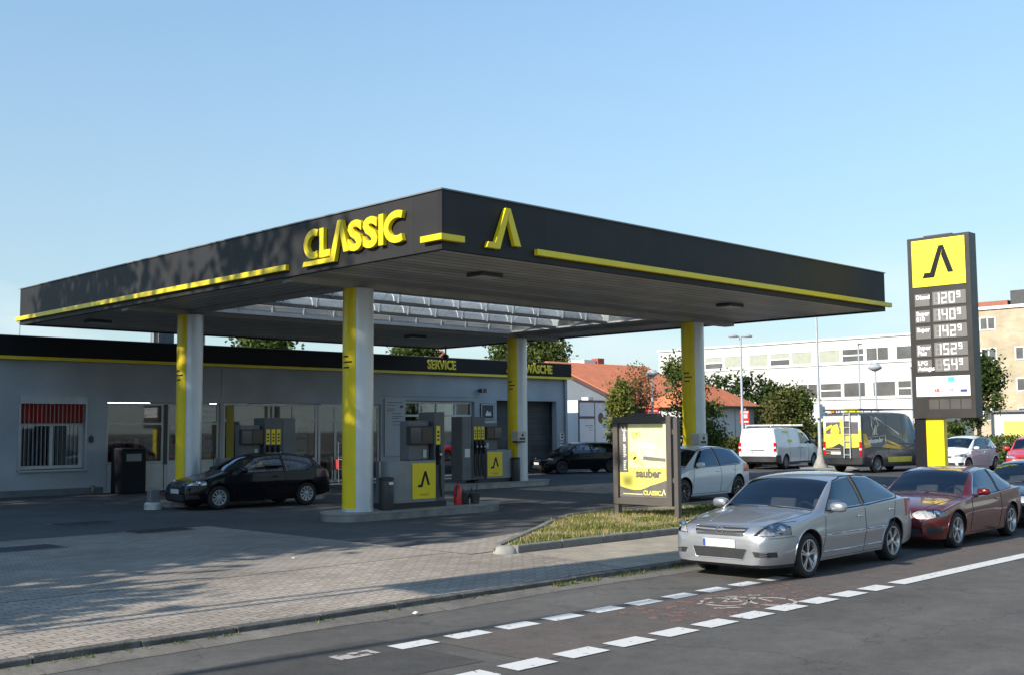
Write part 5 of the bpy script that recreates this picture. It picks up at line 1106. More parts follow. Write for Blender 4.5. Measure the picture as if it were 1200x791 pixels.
# ------------------------------------------------------------------ lamp posts and small signs
def lamp_double(x, y, h, label, r_=.055):
    e = empty('lamp_post', (x, y, .1), 0, label, 'lamp post', 'lamp posts in the car park')
    b = MB(); b.tube([(0, 0, 0), (0, 0, h)], [r_*1.3, r_], 10); b.build('pole', M_lgrey, e, smooth=40)
    for s in (-1, 1):
        b = MB(); b.tube([(0, 0, h-.02), (s*.18*.7, -s*.18*.7, h+.03)], .03, 6); b.lathe([(0, .09), (.15, .06), (.24, -.01), (.22, -.05), (0, -.06)], 16, (s*.33*.7, -s*.33*.7, h+.02)); b.build('lamp_head', M_lgrey, e, smooth=50)
    return e
lamp_double(44.1, 29.4, 6.1, 'tall lamp post with two round heads beside the white van', .05)
e = empty('lamp_post', (46.1, 26.6, .1), 0, 'very tall thin mast on a concrete foot between the two vans', 'lamp post', 'lamp posts in the car park')
b = MB(); b.tube([(0, 0, 0), (0, 0, 7.6)], [.09, .045], 10); b.build('pole', M_lgrey, e, smooth=40)
b = MB(); b.lathe([(.36, 0), (.33, .12), (.16, .5), (.11, .9), (.08, 1.0)], 16); b.build('foot', M_conc, e, smooth=50)
b = MB(); b.box(-.22, .10, -.14, .14, 2.3, 2.95); b.box(.16, .36, -.12, .02, 2.35, 2.85); b.build('control_box', M_white, e, bevel=.02)
sheet('median_strip', [(43.4, 25.9), (45.2, 24.2), (50, 27.5), (48, 29)], .16, M_conc)
b = MB(); b.prism([(43.4, 25.9), (45.2, 24.2), (50, 27.5), (48, 29)], .05, .158, lambda u, v, t: (u, v, t)); k = b.build('median_kerb', M_kerb); k['kind'] = 'structure'
def lamp_dome(x, y, h, label, pole_m=M_lgrey, r_=.3, fromz=0):
    e = empty('lamp_post', (x, y, .1), 0, label, 'lamp post', 'lamp posts in the car park')
    b = MB(); b.tube([(0, 0, 0), (0, 0, h-.1)], .05, 8); b.build('pole', pole_m, e, smooth=40); b = MB(); b.lathe([(0, r_*.8), (r_*.6, r_*.65), (r_, .05), (r_*.95, -.02), (.1, -.12), (0, -.12)], 18, (0, 0, h)); b.build('lamp_head', M_lgrey, e, smooth=50)
lamp_dome(46.9, 24.2, 4.5, 'lamp post with a single round head above the wrapped van')
lamp_dome(39.6, 31.1, 4.3, 'lamp post with a tilted grey head in front of the orange roof', r_=.28)
for x, y, h, l in ((50.7, 27.0, 5.9, 'thin tall pole behind the wrapped van left of the round lamp'), (55.4, 26.6, 4.9, 'thin pole close to the left edge of the price sign')):
    e = empty('thin_pole', (x, y, .1), 0, l, 'pole', 'thin poles in the car park'); b = MB(); b.tube([(0, 0, 0), (0, 0, h)], .035, 6); b.build('pole', M_lgrey, e); b = MB(); b.box(-.1, .3, -.04, .04, h, h+.06); b.build('lamp_arm', M_lgrey, e)
def psign(x, y, zc, w_, h, label, m_, rot=RD(135), inner=None):
    e = empty('traffic_sign', (x, y, .1), 0, label, 'sign'); b = MB(); b.tube([(0, 0, 0), (0, 0, zc+.3)], .03, 8); b.build('post', M_lgrey, e)
    F = Face((-.03, .03, zc-.1), (.7, -.7, 0)); b = MB(); frect(b, F, -w_/2, w_/2, -h/2, h/2, .0, .03); p = b.build('plate', m_, e)
    if inner:
        b = MB(); 
        for q in inner: frect(b, F, *[q[0]*w_, q[1]*w_, q[2]*h, q[3]*h], .031, .035)
        b.build('plate_print', M_white, p)
psign(44.8, 29.7, 2.5, .42, .62, 'red and white notice plate on a post beside the white van', M_red, inner=[(-.42, .42, .28, .42), (-.3, .3, -.1, .2), (-.42, .42, -.42, -.3)])
psign(41.3, 32.4, 2.75, .62, .42, 'small red and white sign above the poster stand', M_red, inner=[(-.4, .4, .1, .2), (-.4, .4, -.2, -.1)])
psign(56.0, 30.2, 2.6, .9, .8, 'plain yellow square board above the wrapped van', mat('yellow_board', (.80, .70, .03), .5))

# unseen board on two posts left of the frame, shaped to cast the pavement shadow
e = empty('shadow_board', (-4.0, 12.0, .1), 0, 'unseen grey board on two posts, shaped to cast the pavement shadow', 'sign')
for yy in (-.13, .14):
    b = MB(); b.tube([(0, yy, 0), (0, yy, 9.0)], .045, 8); b.build('post', M_grey, e)
b = MB(); b.box(.05, .11, -.95, .15, 7.05, 10.8); b.box(.05, .11, -.6, .05, 9.202, 11.5) if False else None; b.build('board', M_grey, e)
for x, y, h in ((-9, 9.75, 14), ):
    e = empty('tram_mast', (x, y-.0, .1), 0, 'slender grey overhead line mast at the kerb left of the view', 'mast'); b = MB(); b.tube([(0, 0, 0), (0, 0, h)], [.08, .05], 10); b.build('pole', M_lgrey, e)

# ------------------------------------------------------------------ vehicles
def interp(tab, x):
    """monotone cubic through a table of (x, v)"""
    n = len(tab)
    if x <= tab[0][0]: return tab[0][1]
    if x >= tab[-1][0]: return tab[-1][1]
    for i in range(n-1):
        if tab[i][0] <= x <= tab[i+1][0]: break
    x0, y0 = tab[i]; x1, y1 = tab[i+1]; h = x1-x0
    if h < 1e-9: return y1
    d = (y1-y0)/h
    def slope(k):
        if k <= 0 or k >= n-1: 
            a = 0 if k <= 0 else n-2; return (tab[a+1][1]-tab[a][1])/max(1e-9, tab[a+1][0]-tab[a][0])
        d0 = (tab[k][1]-tab[k-1][1])/max(1e-9, tab[k][0]-tab[k-1][0]); d1 = (tab[k+1][1]-tab[k][1])/max(1e-9, tab[k+1][0]-tab[k][0])
        return 0 if d0*d1 <= 0 else 2*d0*d1/(d0+d1)
    m0, m1 = slope(i), slope(i+1); t = (x-x0)/h
    return (2*t**3-3*t**2+1)*y0+(t**3-2*t**2+t)*h*m0+(-2*t**3+3*t**2)*y1+(t**3-t**2)*h*m1

def car_paint(name, base, metal=.0, rough=.3, coat=.9):
    return mat(name, base, rough, metal, var=.03, coat=coat)

def wheel(parent, x, y, side, R_, wd, style, rimm, seed=0):
    """side=-1 -> outer face towards -y"""
    s = side; rr_ = R_*.70 if style != 'steel' else R_*.62
    yo = y  # outer face plane
    b = MB(); yi = yo-s*wd
    prof = [(rr_, yo-s*.012), (rr_+.01, yo-s*.004), (R_-.05, yo), (R_-.018, yo-s*.012), (R_, yo-s*.04), (R_, yi+s*.03), (R_-.03, yi), (rr_, yi)]
    b.lathe([(r_, h-yo) for r_, h in prof], 40, (0, 0, 0), 'y'); ty = b.build('tyre', M_rub, None, smooth=50)
    d = MB(); d.lathe([(0, -s*.075), (rr_*.98, -s*.075)], 28, (0, 0, 0), 'y'); d.lathe([(0, -s*.06), (rr_*.62, -s*.06), (rr_*.62, -s*.074)], 24, (0, 0, 0), 'y', 0)
    hub = d.build('wheel', M_rimd, parent, fixn=False)
    ty.parent = hub; hub.location = (x, yo, R_)
    r = MB(); r.lathe([(rr_+.004, -s*.004), (rr_-.012, -s*.004), (rr_-.022, -s*.02), (rr_-.03, -s*.09)], 40, (0, 0, 0), 'y')
    Fw = Face((0, 0, 0), (1, 0, 0), (0, 0, 1)) # out=-y
    def spoke(a, w0, w1, r0, r1, t0=-.035, t1=.0):
        ca, sa = cos(a), sin(a); P = [(r0, -w0/2), (r1, -w1/2), (r1, w1/2), (r0, w0/2)]
        poly = [(p*ca-q*sa, p*sa+q*ca) for p, q in P]
        r.prism(poly, 0, 1, lambda u, v, t: (u, (s*(-.045)+(-s*.0 if t == 0 else s*.032)*1) if False else (-s*.05 if t == 0 else -s*(.022 if (u*u+v*v) < (rr_*.5)**2 else .012)), v))
    n = {'twin5': 5, 'star5': 5, 'multi': 9, 'steel': 10, 'seven': 7, 'star10': 10}[style]
    for i in range(n):
        a = 2*pi*i/n+seed
        if style == 'twin5': spoke(a-.13, .022, .03, rr_*.16, rr_-.01); spoke(a+.13, .022, .03, rr_*.16, rr_-.01)
        elif style == 'star5': spoke(a-.09, .028, .022, rr_*.14, rr_-.01); spoke(a+.09, .028, .022, rr_*.14, rr_-.01)
        elif style == 'multi': spoke(a, .02, .026, rr_*.2, rr_-.01)
        elif style == 'star10': spoke(a-.07, .015, .024, rr_*.2, rr_-.01); 
        elif style == 'seven': spoke(a, .03, .045, rr_*.2, rr_-.01)
        elif style == 'steel': spoke(a, .028, .05, rr_*.3, rr_-.015)
    r.lathe([(0, -s*.010), (rr_*.14, -s*.012), (rr_*(.22 if style != 'steel' else .36), -s*.022), (rr_*.24 if style != 'steel' else rr_*.38, -s*.05)], 24, (0, 0, 0), 'y')
    o = r.build('rim', rimm, None, smooth=35, fixn=False); o.parent = hub
    return hub

def build_car(S):
    L, Wd = S['L'], S['W']; R_ = S['R']; top = S['top']; belt = S['belt']; bot = S['bot']; plan = S['plan']; redge = S['redge']; crown = S['crown']
    name = S['name']; e = empty(name, (0, 0, 0), 0, S['label'], S.get('cat', 'car'), S.get('group'))
    mats = [S['paint'], S.get('glass', M_carg), M_dark, S.get('trim', M_blkpl), M_lens, S.get('tail', M_redl), S.get('cladding', M_blkpl), S.get('glass2', S.get('glass', M_carg)), S.get('paint2', S['paint'])]
    # stations
    xs = [0, .008, .02, .04, .06, .09, .12, .16, .2, .25, .3]
    n = S.get('n', 92); xs += [.3+(L-.6)*i/n for i in range(1, n)]
    xs += [L-.3, L-.25, L-.2, L-.16, L-.12, L-.09, L-.06, L-.04, L-.02, L-.008, L]
    bm = bmesh.new(); rings = []; tumb = S.get('tumble', .0); bw = S.get('bowing', .985)
    N1, N2, N3 = 11, S.get('N2', 8), 9
    for x in xs:
        zt = interp(top, x); zb = interp(bot, x); pl = interp(plan, x); zbl = min(interp(belt, x), zt-.03); wr = interp(redge, x)*pl if x < .5 or x > L-.4 else interp(redge, x); cr = interp(crown, x)
        zr = max(zt-cr, zbl+.012); pts = []
        wmax = Wd*pl
        pts.append((0, zb)); pts.append((wmax*.80, zb))
        for i in range(N1):
            t = i/(N1-1); z = zb+.015+(zbl-zb-.015)*t; zz = (z-.18)/(max(.3, interp(belt, x))-.18)
            f = .93+.07*math.sin(min(1, max(0, zz/.55))*pi/2) if zz < .55 else 1-(1-bw)*((zz-.55)/.45)**2
            sg = S.get('crease', 0)*math.exp(-((z-S.get('crease_z', .7))/.03)**2)
            f -= S.get('hollow', .012)*math.exp(-((z-.42)/.10)**2)*min(1, max(0, (x-.9)/.5))*min(1, max(0, (L-.9-x)/.5))
            pts.append((wmax*f+sg*(1 if .9 < x < L-.6 else .0), z))
        wb_ = pts[-1][0]; sh = min(.045, max(.004, (zt-zbl)*.4)); wr = min(wr, wb_-.03)
        for i in range(1, N2+1):
            t = i/N2
            if i == 1: pts.append((wb_-.018, zbl+min(.018, (zr-zbl)*.4))); continue
            a, b_ = wb_-.03, wr; t2 = (i-1)/(N2-1); bulge = S.get('bulge', .02)*sin(pi*t2)*min(1, (zr-zbl)/.3)
            pts.append((a+(b_-a)*t2+bulge, zbl+.02*min(1, (zr-zbl)/.1)+(zr-zbl-.02*min(1, (zr-zbl)/.1))*t2))
        for i in range(1, N3+1):
            t = i/N3; y = wr*(1-t); pts.append((y, zr+(zt-zr)*(1-(y/wr)**2.4 if wr > 0 else 1)))
        rings.append([bm.verts.new((x-L/2, -p[0], p[1])) for p in pts]+[bm.verts.new((x-L/2, p[0], p[1])) for p in pts[-2:0:-1]])
    m = len(rings[0])
    for a, b_ in zip(rings[:-1], rings[1:]):
        for j in range(m): bm.faces.new((a[j], a[(j+1) % m], b_[(j+1) % m], b_[j]))
    bm.faces.new(rings[0][::-1]); bm.faces.new(rings[-1])
    bmesh.ops.recalc_face_normals(bm, faces=bm.faces)
    H = L/2
    def cut(poly, ax, flt, mi):
        """poly in the two given axes; flt(center, normal)"""
        lo = [min(p[k] for p in poly) for k in (0, 1)]; hi = [max(p[k] for p in poly) for k in (0, 1)]
        def inbox(f):
            vs = [(v.co[ax[0]], v.co[ax[1]]) for v in f.verts]
            return flt(f.calc_center_median(), f.normal) and max(v[0] for v in vs) > lo[0] and min(v[0] for v in vs) < hi[0] and max(v[1] for v in vs) > lo[1] and min(v[1] for v in vs) < hi[1]
        for i in range(len(poly)):
            p, q = poly[i], poly[(i+1) % len(poly)]; d = (q[0]-p[0], q[1]-p[1]); no = [0, 0, 0]; no[ax[0]] = -d[1]; no[ax[1]] = d[0]; co_ = [0, 0, 0]; co_[ax[0]] = p[0]; co_[ax[1]] = p[1]
            if Vector(no).length < 1e-9: continue
            fs = [f for f in bm.faces if inbox(f)]; g = set(fs)
            for f in fs: g.update(f.edges); g.update(f.verts)
            bmesh.ops.bisect_plane(bm, geom=list(g), plane_co=co_, plane_no=Vector(no).normalized(), dist=1e-5)
        for f in bm.faces:
            c = f.calc_center_median()
            if flt(c, f.normal) and in_poly(c[ax[0]], c[ax[1]], poly): f.material_index = mi
    for poly, mi in S.get('side', []):
        pp = [(x-H, z) for x, z in poly]
        for sg in (-1, 1): cut(pp, (0, 2), lambda c, nn, sg=sg: c.y*sg > .25 and nn.y*sg > .15, mi)
    for poly, mi in S.get('topcuts', []):
        cut([(x-H, y) for x, y in poly], (0, 1), lambda c, nn: nn.z > .08 and c.z > .6, mi)
    for poly, mi in S.get('front', []):
        for sg in ((1,) if min(p[0] for p in poly) < 0 else (1, -1)):
            cut([(p[0]*sg, p[1]) for p in poly], (1, 2), lambda c, nn: c.x < -H+S.get('fdepth', .62) and nn.x < -.05, mi)
    for poly, mi in S.get('rear', []):
        for sg in ((1,) if min(p[0] for p in poly) < 0 else (1, -1)):
            cut([(p[0]*sg, p[1]) for p in poly], (1, 2), lambda c, nn: c.x > H-.5 and nn.x > .05, mi)
    bv = BVHTree.FromBMesh(bm)
    me = bpy.data.meshes.new(name+'_shell')
    bm.to_mesh(me); bm.free()
    for m_ in mats: me.materials.append(m_)
    tmp = bpy.data.objects.new('tmp', me); COL.objects.link(tmp)
    cb = MB(); ar = S.get('arch', R_+.045)
    wxs = S['wheels']
    for wx in wxs:
        for sg in (-1, 1): cb.tube([(wx-H, sg*(Wd+.2), R_+.01), (wx-H, sg*(Wd-.30), R_+.01)], ar, 44, 2)
    cme = cb.mesh('cut', mats); cbm = bmesh.new(); cbm.from_mesh(cme); bmesh.ops.recalc_face_normals(cbm, faces=cbm.faces); cbm.to_mesh(cme); cbm.free()
    co_ = bpy.data.objects.new('cut', cme); COL.objects.link(co_)
    md = tmp.modifiers.new('b', 'BOOLEAN'); md.object = co_; md.operation = 'DIFFERENCE'; md.solver = 'EXACT'
    bpy.context.view_layer.update(); dg = bpy.context.evaluated_depsgraph_get(); me2 = bpy.data.meshes.new_from_object(tmp.evaluated_get(dg))
    bpy.data.objects.remove(tmp); bpy.data.objects.remove(co_)
    # split into parts
    def sub(pred, nm, mm, parent=e, ang=38):
        b2 = bmesh.new(); b2.from_mesh(me2); dl = [f for f in b2.faces if not pred(f.material_index, f.calc_center_median())]
        bmesh.ops.delete(b2, geom=dl, context='FACES')
        if not b2.faces: b2.free(); return None
        mx = bpy.data.meshes.new(nm); b2.to_mesh(mx); b2.free()
        for m_ in mats: mx.materials.append(m_)
        return link(nm, mx, parent, None, ang)
    body = sub(lambda mi, c: mi in (0, 2, 3, 6, 8), 'body', mats)
    hz = S.get('zsplit', .55)
    sub(lambda mi, c: mi in (1,) and abs(c.y) < 9 and c.x < 0 and S['ws'][0]-H < c.x < S['ws'][1]-H and S.get('wsy', lambda c: True)(c), 'windshield', mats) if False else None
    g_ws = lambda c: c.x < S['ws'][1]-H
    sub(lambda mi, c: mi == 1 and g_ws(c), 'windshield', mats)
    sub(lambda mi, c: mi == 1 and not g_ws(c), 'rear_window', mats)
    for sg in (-1, 1): sub(lambda mi, c, sg=sg: mi == 7 and c.y*sg > 0, 'side_windows', mats)
    for sg in (-1, 1):
        o = sub(lambda mi, c, sg=sg: mi == 4 and c.y*sg > 0, 'headlight', mats)
        if o:
            # reflector bowl behind the lens
            b2 = bmesh.new(); b2.from_mesh(o.data); 
            for v in b2.verts: v.co.x += .05; v.co.y -= sg*.01; v.co.z -= .0
            mx = bpy.data.meshes.new('reflector'); b2.to_mesh(mx); b2.free(); mx.materials.clear(); mx.materials.append(S.get('reflector', M_lampin)); mx.polygons.foreach_set('material_index', [0]*len(mx.polygons)); link('reflector', mx, o)
            cc = sum((v.co for v in o.data.vertices), Vector())/len(o.data.vertices)
            b = MB(); rl = S.get('lamp_r', .055)
            for dy in S.get('lamp_dy', (-.07, .08)):
                b.lathe([(0, cc.x+.02), (rl*.6, cc.x+.012), (rl, cc.x+.03), (rl*1.15, cc.x+.045), (rl*1.15, cc.x+.06)], 18, (0, cc.y+sg*dy, cc.z+S.get('lamp_dz', 0)), 'x')
            b.build('projector', M_chrome, o, smooth=40)
    for sg in (-1, 1): sub(lambda mi, c, sg=sg: mi == 5 and c.y*sg > 0, 'tail_light', mats)
    # surface strips
    def hit(o_, d_):
        h_ = bv.ray_cast(Vector(o_), Vector(d_)); return h_[0]
    def side_pt(x, z, sg): return hit((x-H, sg*3, z), (0, -sg, 0))
    def strip(pts, rad, m_, nm, mode='side', par=None, sub_=10, close=False, off=.0):
        P = list(pts)+([pts[0]] if close else [])
        for sg in ((-1, 1) if mode in ('side', 'top2', 'front2') else (1,)):
            out = []
            for p, q in zip(P[:-1], P[1:]):
                k = max(1, int(math.hypot(q[0]-p[0], q[1]-p[1])/.05))
                for i in range(k+(1 if q is P[-1] else 0)):
                    t = i/k; a, c = p[0]+(q[0]-p[0])*t, p[1]+(q[1]-p[1])*t
                    if mode == 'side': h_ = side_pt(a, c, sg); dv = Vector((0, sg, 0))
                    elif mode in ('top', 'top2'): h_ = hit((a-H, c*sg, 4), (0, 0, -1)); dv = Vector((0, 0, 1))
                    elif mode in ('front', 'front2'): h_ = hit((-H-3, a*sg, c), (1, 0, 0)); dv = Vector((-1, 0, 0))
                    elif mode == 'rear': h_ = hit((H+3, a, c), (-1, 0, 0)); dv = Vector((1, 0, 0))
                    if h_: out.append(h_+dv*off)
            if len(out) > 1:
                b = MB(); b.tube(out, rad, 6); b.build(nm, m_, par or e, smooth=60)
    for pts, rad, m_, nm, mode, close in S.get('strips', []): strip(pts, rad, m_, nm, mode, close=close)
    # arch lips
    if S.get('lip', True):
        for wx in wxs:
            for sg in (-1, 1):
                out = []
                for a in range(-8, 189, 7):
                    h_ = side_pt(wx+(ar+.006)*cos(RD(a)), R_+.01+(ar+.006)*sin(RD(a)), sg)
                    if h_ and abs(h_.y) > Wd*.75: out.append(h_)
                if len(out) > 3: b = MB(); b.tube(out, .011, 6); b.build('arch_lip', S.get('lipm', S['paint']), e, smooth=60)
    # wheels
    for i, wx in enumerate(wxs):
        for sg in (-1, 1): wheel(e, wx-H, sg*(Wd*S.get('track', .975)), sg, R_, .21, S['rim'], S.get('rimm', M_rim), seed=S.get('rseed', .3)+i*.5)
    # underbody
    # mirrors
    if S.get('mirror'):
        mx_, mz_ = S['mirror']
        for sg in (-1, 1):
            h_ = side_pt(mx_+.06, mz_-.02, sg)
            yb_ = abs(h_.y) if h_ else Wd*.85
            ms = S.get('mirror_s', 1.0)
            bmm = bmesh.new(); bmesh.ops.create_uvsphere(bmm, u_segments=20, v_segments=12, radius=1)
            for v in bmm.verts:
                x_, y_, z_ = v.co; sgn = lambda t: (abs(t)**.7)*(1 if t > 0 else -1)
                v.co = Vector((sgn(x_)*.085*ms*(1 if x_ < 0 else .55)+mx_-H, sg*(yb_+.13+sgn(y_*sg)*.115*ms), mz_+.03+sgn(z_)*.068*ms))
            mm_ = bpy.data.meshes.new('mirror'); bmm.to_mesh(mm_); bmm.free(); mm_.materials.append(S.get('mirror_m', S['paint'])); mo = link('mirror', mm_, e, None, 80)
            b = MB(); b.box(mx_-H+.045*ms, mx_-H+.055*ms, min(sg*(yb_+.04), sg*(yb_+.22)), max(sg*(yb_+.04), sg*(yb_+.22)), mz_-.02, mz_+.08); b.build('mirror_glass', M_chrome, mo)
            b = MB(); b.tube([(mx_-H+.02, sg*(yb_-.03), mz_-.045), (mx_-H+.01, sg*(yb_+.08), mz_-.02)], .022, 8); b.build('mirror_foot', M_blkpl, mo)
    for hx, hz_ in S.get('handles', []):
        for sg in (-1, 1):
            h_ = side_pt(hx, hz_, sg)
            if h_: b = MB(); y_ = h_.y; b.box(hx-H-.085, hx-H+.085, min(y_-sg*.01, y_+sg*.025), max(y_-sg*.01, y_+sg*.025), hz_-.014, hz_+.014); b.build('door_handle', S.get('handle_m', S['paint']), e, bevel=.01)
    # number plates
    if 'plate' in S:
        x_, z_, w_, h2 = S['plate']; b = MB(); b.box(x_-H-.012, x_-H, -w_/2, w_/2, z_-h2/2, z_+h2/2); pl_ = b.build('number_plate', mat('plate_blurred', (.55, .55, .54), .4, var=.25, scale=14), e, bevel=.003)
        b = MB(); b.box(x_-H-.0145, x_-H-.0125, w_/2-.045, w_/2-.004, z_-h2/2+.006, z_+h2/2-.006); b.build('blue_band', M_blue, pl_)
    if 'rplate' in S:
        x_, z_, w_, h2, yy = S['rplate']; b = MB(); b.box(x_-H, x_-H+.012, yy-w_/2, yy+w_/2, z_-h2/2, z_+h2/2); pl_ = b.build('number_plate', M_white, e, bevel=.003)
        b = MB(); b.box(x_-H+.0125, x_-H+.0145, yy+w_/2-.045 if False else yy-w_/2+.004, yy-w_/2+.045, z_-h2/2+.006, z_+h2/2-.006); b.build('blue_band', M_blue, pl_)
    # cabin
    if S.get('cabin', True):
        f0 = S.get('seatx', 1.95)
        for k_, sx in enumerate((f0, f0+.95)):
            for sg in (-1, 1):
                b = MB(); y_ = sg*.37; b.box(sx-.5-H, sx-H, y_-.23, y_+.23, .25, .52); 
                b.prism([(sx-.02-H, .45), (sx+.12-H, .45), (sx+.30-H, 1.02), (sx+.20-H, 1.04)], y_-.22, y_+.22, lambda u, v, t: (u, t, v))
                b.prism([(sx+.22-H, 1.08), (sx+.30-H, 1.07), (sx+.33-H, 1.20), (sx+.25-H, 1.21)], y_-.12, y_+.12, lambda u, v, t: (u, t, v)); b.build('seat', M_seat, e, bevel=.03)
        b = MB(); d0 = S.get('dashx', 1.3); b.box(d0-H, d0+.38-H, -Wd*.8, Wd*.8, .6, S.get('dashz', .88)); b.build('dashboard', M_seat, e, bevel=.04)
        b = MB(); b.tube([(d0+.50-H+.05*cos(RD(a)) - .06*sin(RD(a)), -.36+.18*cos(RD(a)) if False else -.36+.18*cos(RD(a)), S.get('dashz', .88)-.02+.17*sin(RD(a))) for a in range(0, 361, 20)], .014, 6, cap=False); b.build('steering_wheel', M_blkpl, e)
    if 'extra' in S: S['extra'](e, H, bv, side_pt, hit, strip)
    return e
def place(e, x, y, rz, z=0.0): e.location = (x, y, z); e.rotation_euler = (0, 0, rz)

# --- silver saloon ---------------------------------------------------
P_silver = car_paint('silver_paint', (.37, .38, .40), .65, .33)
def sil_extra(e, H, bv, side_pt, hit, strip):
    FR = lambda x: Face((x-H, 0, 0), (0, -1, 0))
    # grille: chrome surround with two slats and ring emblem
    b = MB(); F = FR(.035)
    for z_, hw in ((.725, .40), (.668, .38)):
        stroke(b, F, [(-hw, z_+.0), (-.2, z_-.008), (.2, z_-.008), (hw, z_+.0)], .022, -.05, .012)
    b.build('grille_slat', P_silver, e)
    b = MB(); stroke(b, F, arc(0, .70, .055, .055, 0, 345, 20), .014, .0, .022, closed=True); fpoly(b, F, [(-.075, .69), (0, .697), (.012, .707), (.075, .713), (.0, .703), (-.012, .693)], .004, .020); b.build('badge', M_chrome, e)
    b = MB()
    for i in range(5): frect(b, FR(.055), -.36, .36, .33+i*.028, .338+i*.028, -.03, -.02)
    b.build('intake_mesh', M_dgrey, e)
    for sg in (-1, 1):
        b = MB(); 
        for k in range(3): h_ = hit((-H-2, sg*.64, .375+.025*k), (1, 0, 0)); b.box(h_.x-.004, h_.x+.02, sg*.64-.1, sg*.64+.1, .37+.025*k, .377+.025*k) if h_ else None
        b.build('fog_lamp_slat', P_silver, e)
    b = MB(); b.tube([(1.24-H, -.62, .955), (1.30-H, -.1, .985), (1.33-H, .0, .99)], .008, 5); b.tube([(1.22-H, .1, .975), (1.29-H, .55, .965)], .008, 5); b.build('wiper', M_blkpl, e)
silver = dict(name='parked_car', label='silver saloon parked at the kerb in front of the dark red coupe', group='cars parked along the kerb', L=4.60, W=.90, R=.325, arch=.372, paint=P_silver,
  top=[(0, .58), (.02, .67), (.06, .73), (.14, .785), (.3, .825), (.6, .872), (1.0, .925), (1.30, .965), (1.62, 1.16), (2.02, 1.385), (2.35, 1.44), (2.8, 1.462), (3.25, 1.43), (3.7, 1.30), (4.12, 1.10), (4.35, 1.055), (4.50, 1.02), (4.57, .96), (4.60, .70)],
  bot=[(0, .24), (.1, .19), (.5, .18), (1.4, .2), (3.2, .2), (4.2, .24), (4.6, .34)],
  belt=[(0, .55), (.1, .66), (.4, .75), (.8, .815), (1.3, .88), (2.4, .925), (3.4, .965), (4.1, .985), (4.45, .95), (4.6, .66)],
  plan=[(0, .70), (.03, .77), (.08, .83), (.18, .89), (.35, .945), (.6, .98), (1.0, 1), (3.6, 1), (4.1, .975), (4.4, .92), (4.52, .87), (4.57, .80), (4.6, .70)],
  redge=[(0, .70), (.5, .75), (1.1, .76), (1.35, .75), (2.0, .665), (2.4, .645), (3.3, .62), (4.1, .66), (4.5, .72), (4.6, .7)],
  crown=[(0, .02), (.4, .045), (1.0, .05), (1.35, .045), (1.7, .045), (2.1, .05), (3.2, .05), (4.1, .05), (4.6, .03)],
  side=[([(1.50, .945), (2.08, 1.335), (2.35, 1.375), (2.58, 1.388), (2.60, .972)], 7), ([(2.69, .975), (2.67, 1.388), (3.2, 1.362), (3.58, 1.255), (3.93, 1.085), (3.80, 1.03), (3.3, 1.0)], 7), ([(0, .19), (.60, .19), (.60, .245), (0, .245)], 6)],
  topcuts=[([(1.36, -.73), (2.01, -.635), (2.01, .635), (1.36, .73)], 1), ([(3.42, -.54), (4.08, -.60), (4.08, .60), (3.42, .54)], 1)],
  front=[([(-.43, .755), (.43, .755), (.37, .64), (-.37, .64)], 3), ([(-.44, .46), (-.38, .31), (.38, .31), (.44, .46)], 3), ([(.53, .645), (.90, .655), (.90, .785), (.80, .825), (.66, .81)], 4), ([(.52, .43), (.80, .43), (.80, .355), (.56, .355)], 3), ([(-.95, .24), (.95, .24), (.95, .17), (-.95, .17)], 6)],
  rear=[([(.55, .98), (.88, .98), (.88, .70), (.62, .72)], 5)], fdepth=.46, ws=(1.3, 2.2), wheels=(.93, 3.63), rim='twin5', mirror=(1.62, .955), mirror_s=1.1, handles=((2.46, .80), (3.52, .84)), plate=(-.002, .525, .52, .115), dashx=1.35, seatx=2.25,
  crease=.012, crease_z=.60,
  strips=[([(1.50, .93), (2.08, 1.35), (2.38, 1.40), (2.85, 1.412), (3.25, 1.385), (3.62, 1.265), (4.0, 1.075), (3.82, 1.01), (3.3, .985), (2.8, .955), (1.50, .93)], .011, M_blkpl, 'window_trim', 'side', False),
          ([(1.32, .30), (1.42, .90), (1.50, .94)], .005, M_dgrey, 'door_seam', 'side', False), ([(2.62, .25), (2.66, .6), (2.645, .96)], .005, M_dgrey, 'door_seam', 'side', False), ([(2.645, .97), (2.625, 1.385)], .036, M_blkpl, 'window_post', 'side', False), ([(3.22, .30), (3.62, .66), (3.72, .98)], .005, M_dgrey, 'door_seam', 'side', False), ([(1.34, .245), (3.25, .245)], .006, M_dgrey, 'door_seam', 'side', False),
          ([(1.36, .585), (2.60, .59)], .014, P_silver, 'side_moulding', 'side', False), ([(2.70, .59), (3.24, .592)], .014, P_silver, 'side_moulding', 'side', False),
          ([(.0, .615), (.3, .625), (.55, .63)], .004, M_dgrey, 'bumper_seam', 'side', False), ([(.16, -.60), (.8, -.70), (1.28, -.74)], .005, M_dgrey, 'bonnet_seam', 'top2', False), ([(-.60, .775), (-.3, .77), (0, .768), (.3, .77), (.60, .775)], .005, M_dgrey, 'bonnet_seam', 'front', False),
          ([(1.33, -.72), (1.31, 0), (1.33, .72)], .012, M_blkpl, 'cowl', 'top', False), ([(.26, .30), (.7, .40), (1.26, .52)], .009, P_silver, 'bonnet_crease', 'top2', False), ([(1.36, .34), (2.3, .33), (3.2, .34)], .012, P_silver, 'sill_line', 'side', False), ([(.53, .645), (.66, .81), (.80, .825)], .006, M_dgrey, 'lamp_trim', 'front2', False), ([(.53, .645), (.78, .652)], .006, M_dgrey, 'lamp_trim', 'front2', False), ([(-.43, .755), (.43, .755), (.37, .64), (-.37, .64), (-.43, .755)], .009, M_chrome, 'grille_surround', 'front', False), ([(-.44, .46), (-.38, .31), (.38, .31), (.44, .46)], .008, P_silver, 'intake_edge', 'front', False)],
  extra=sil_extra)
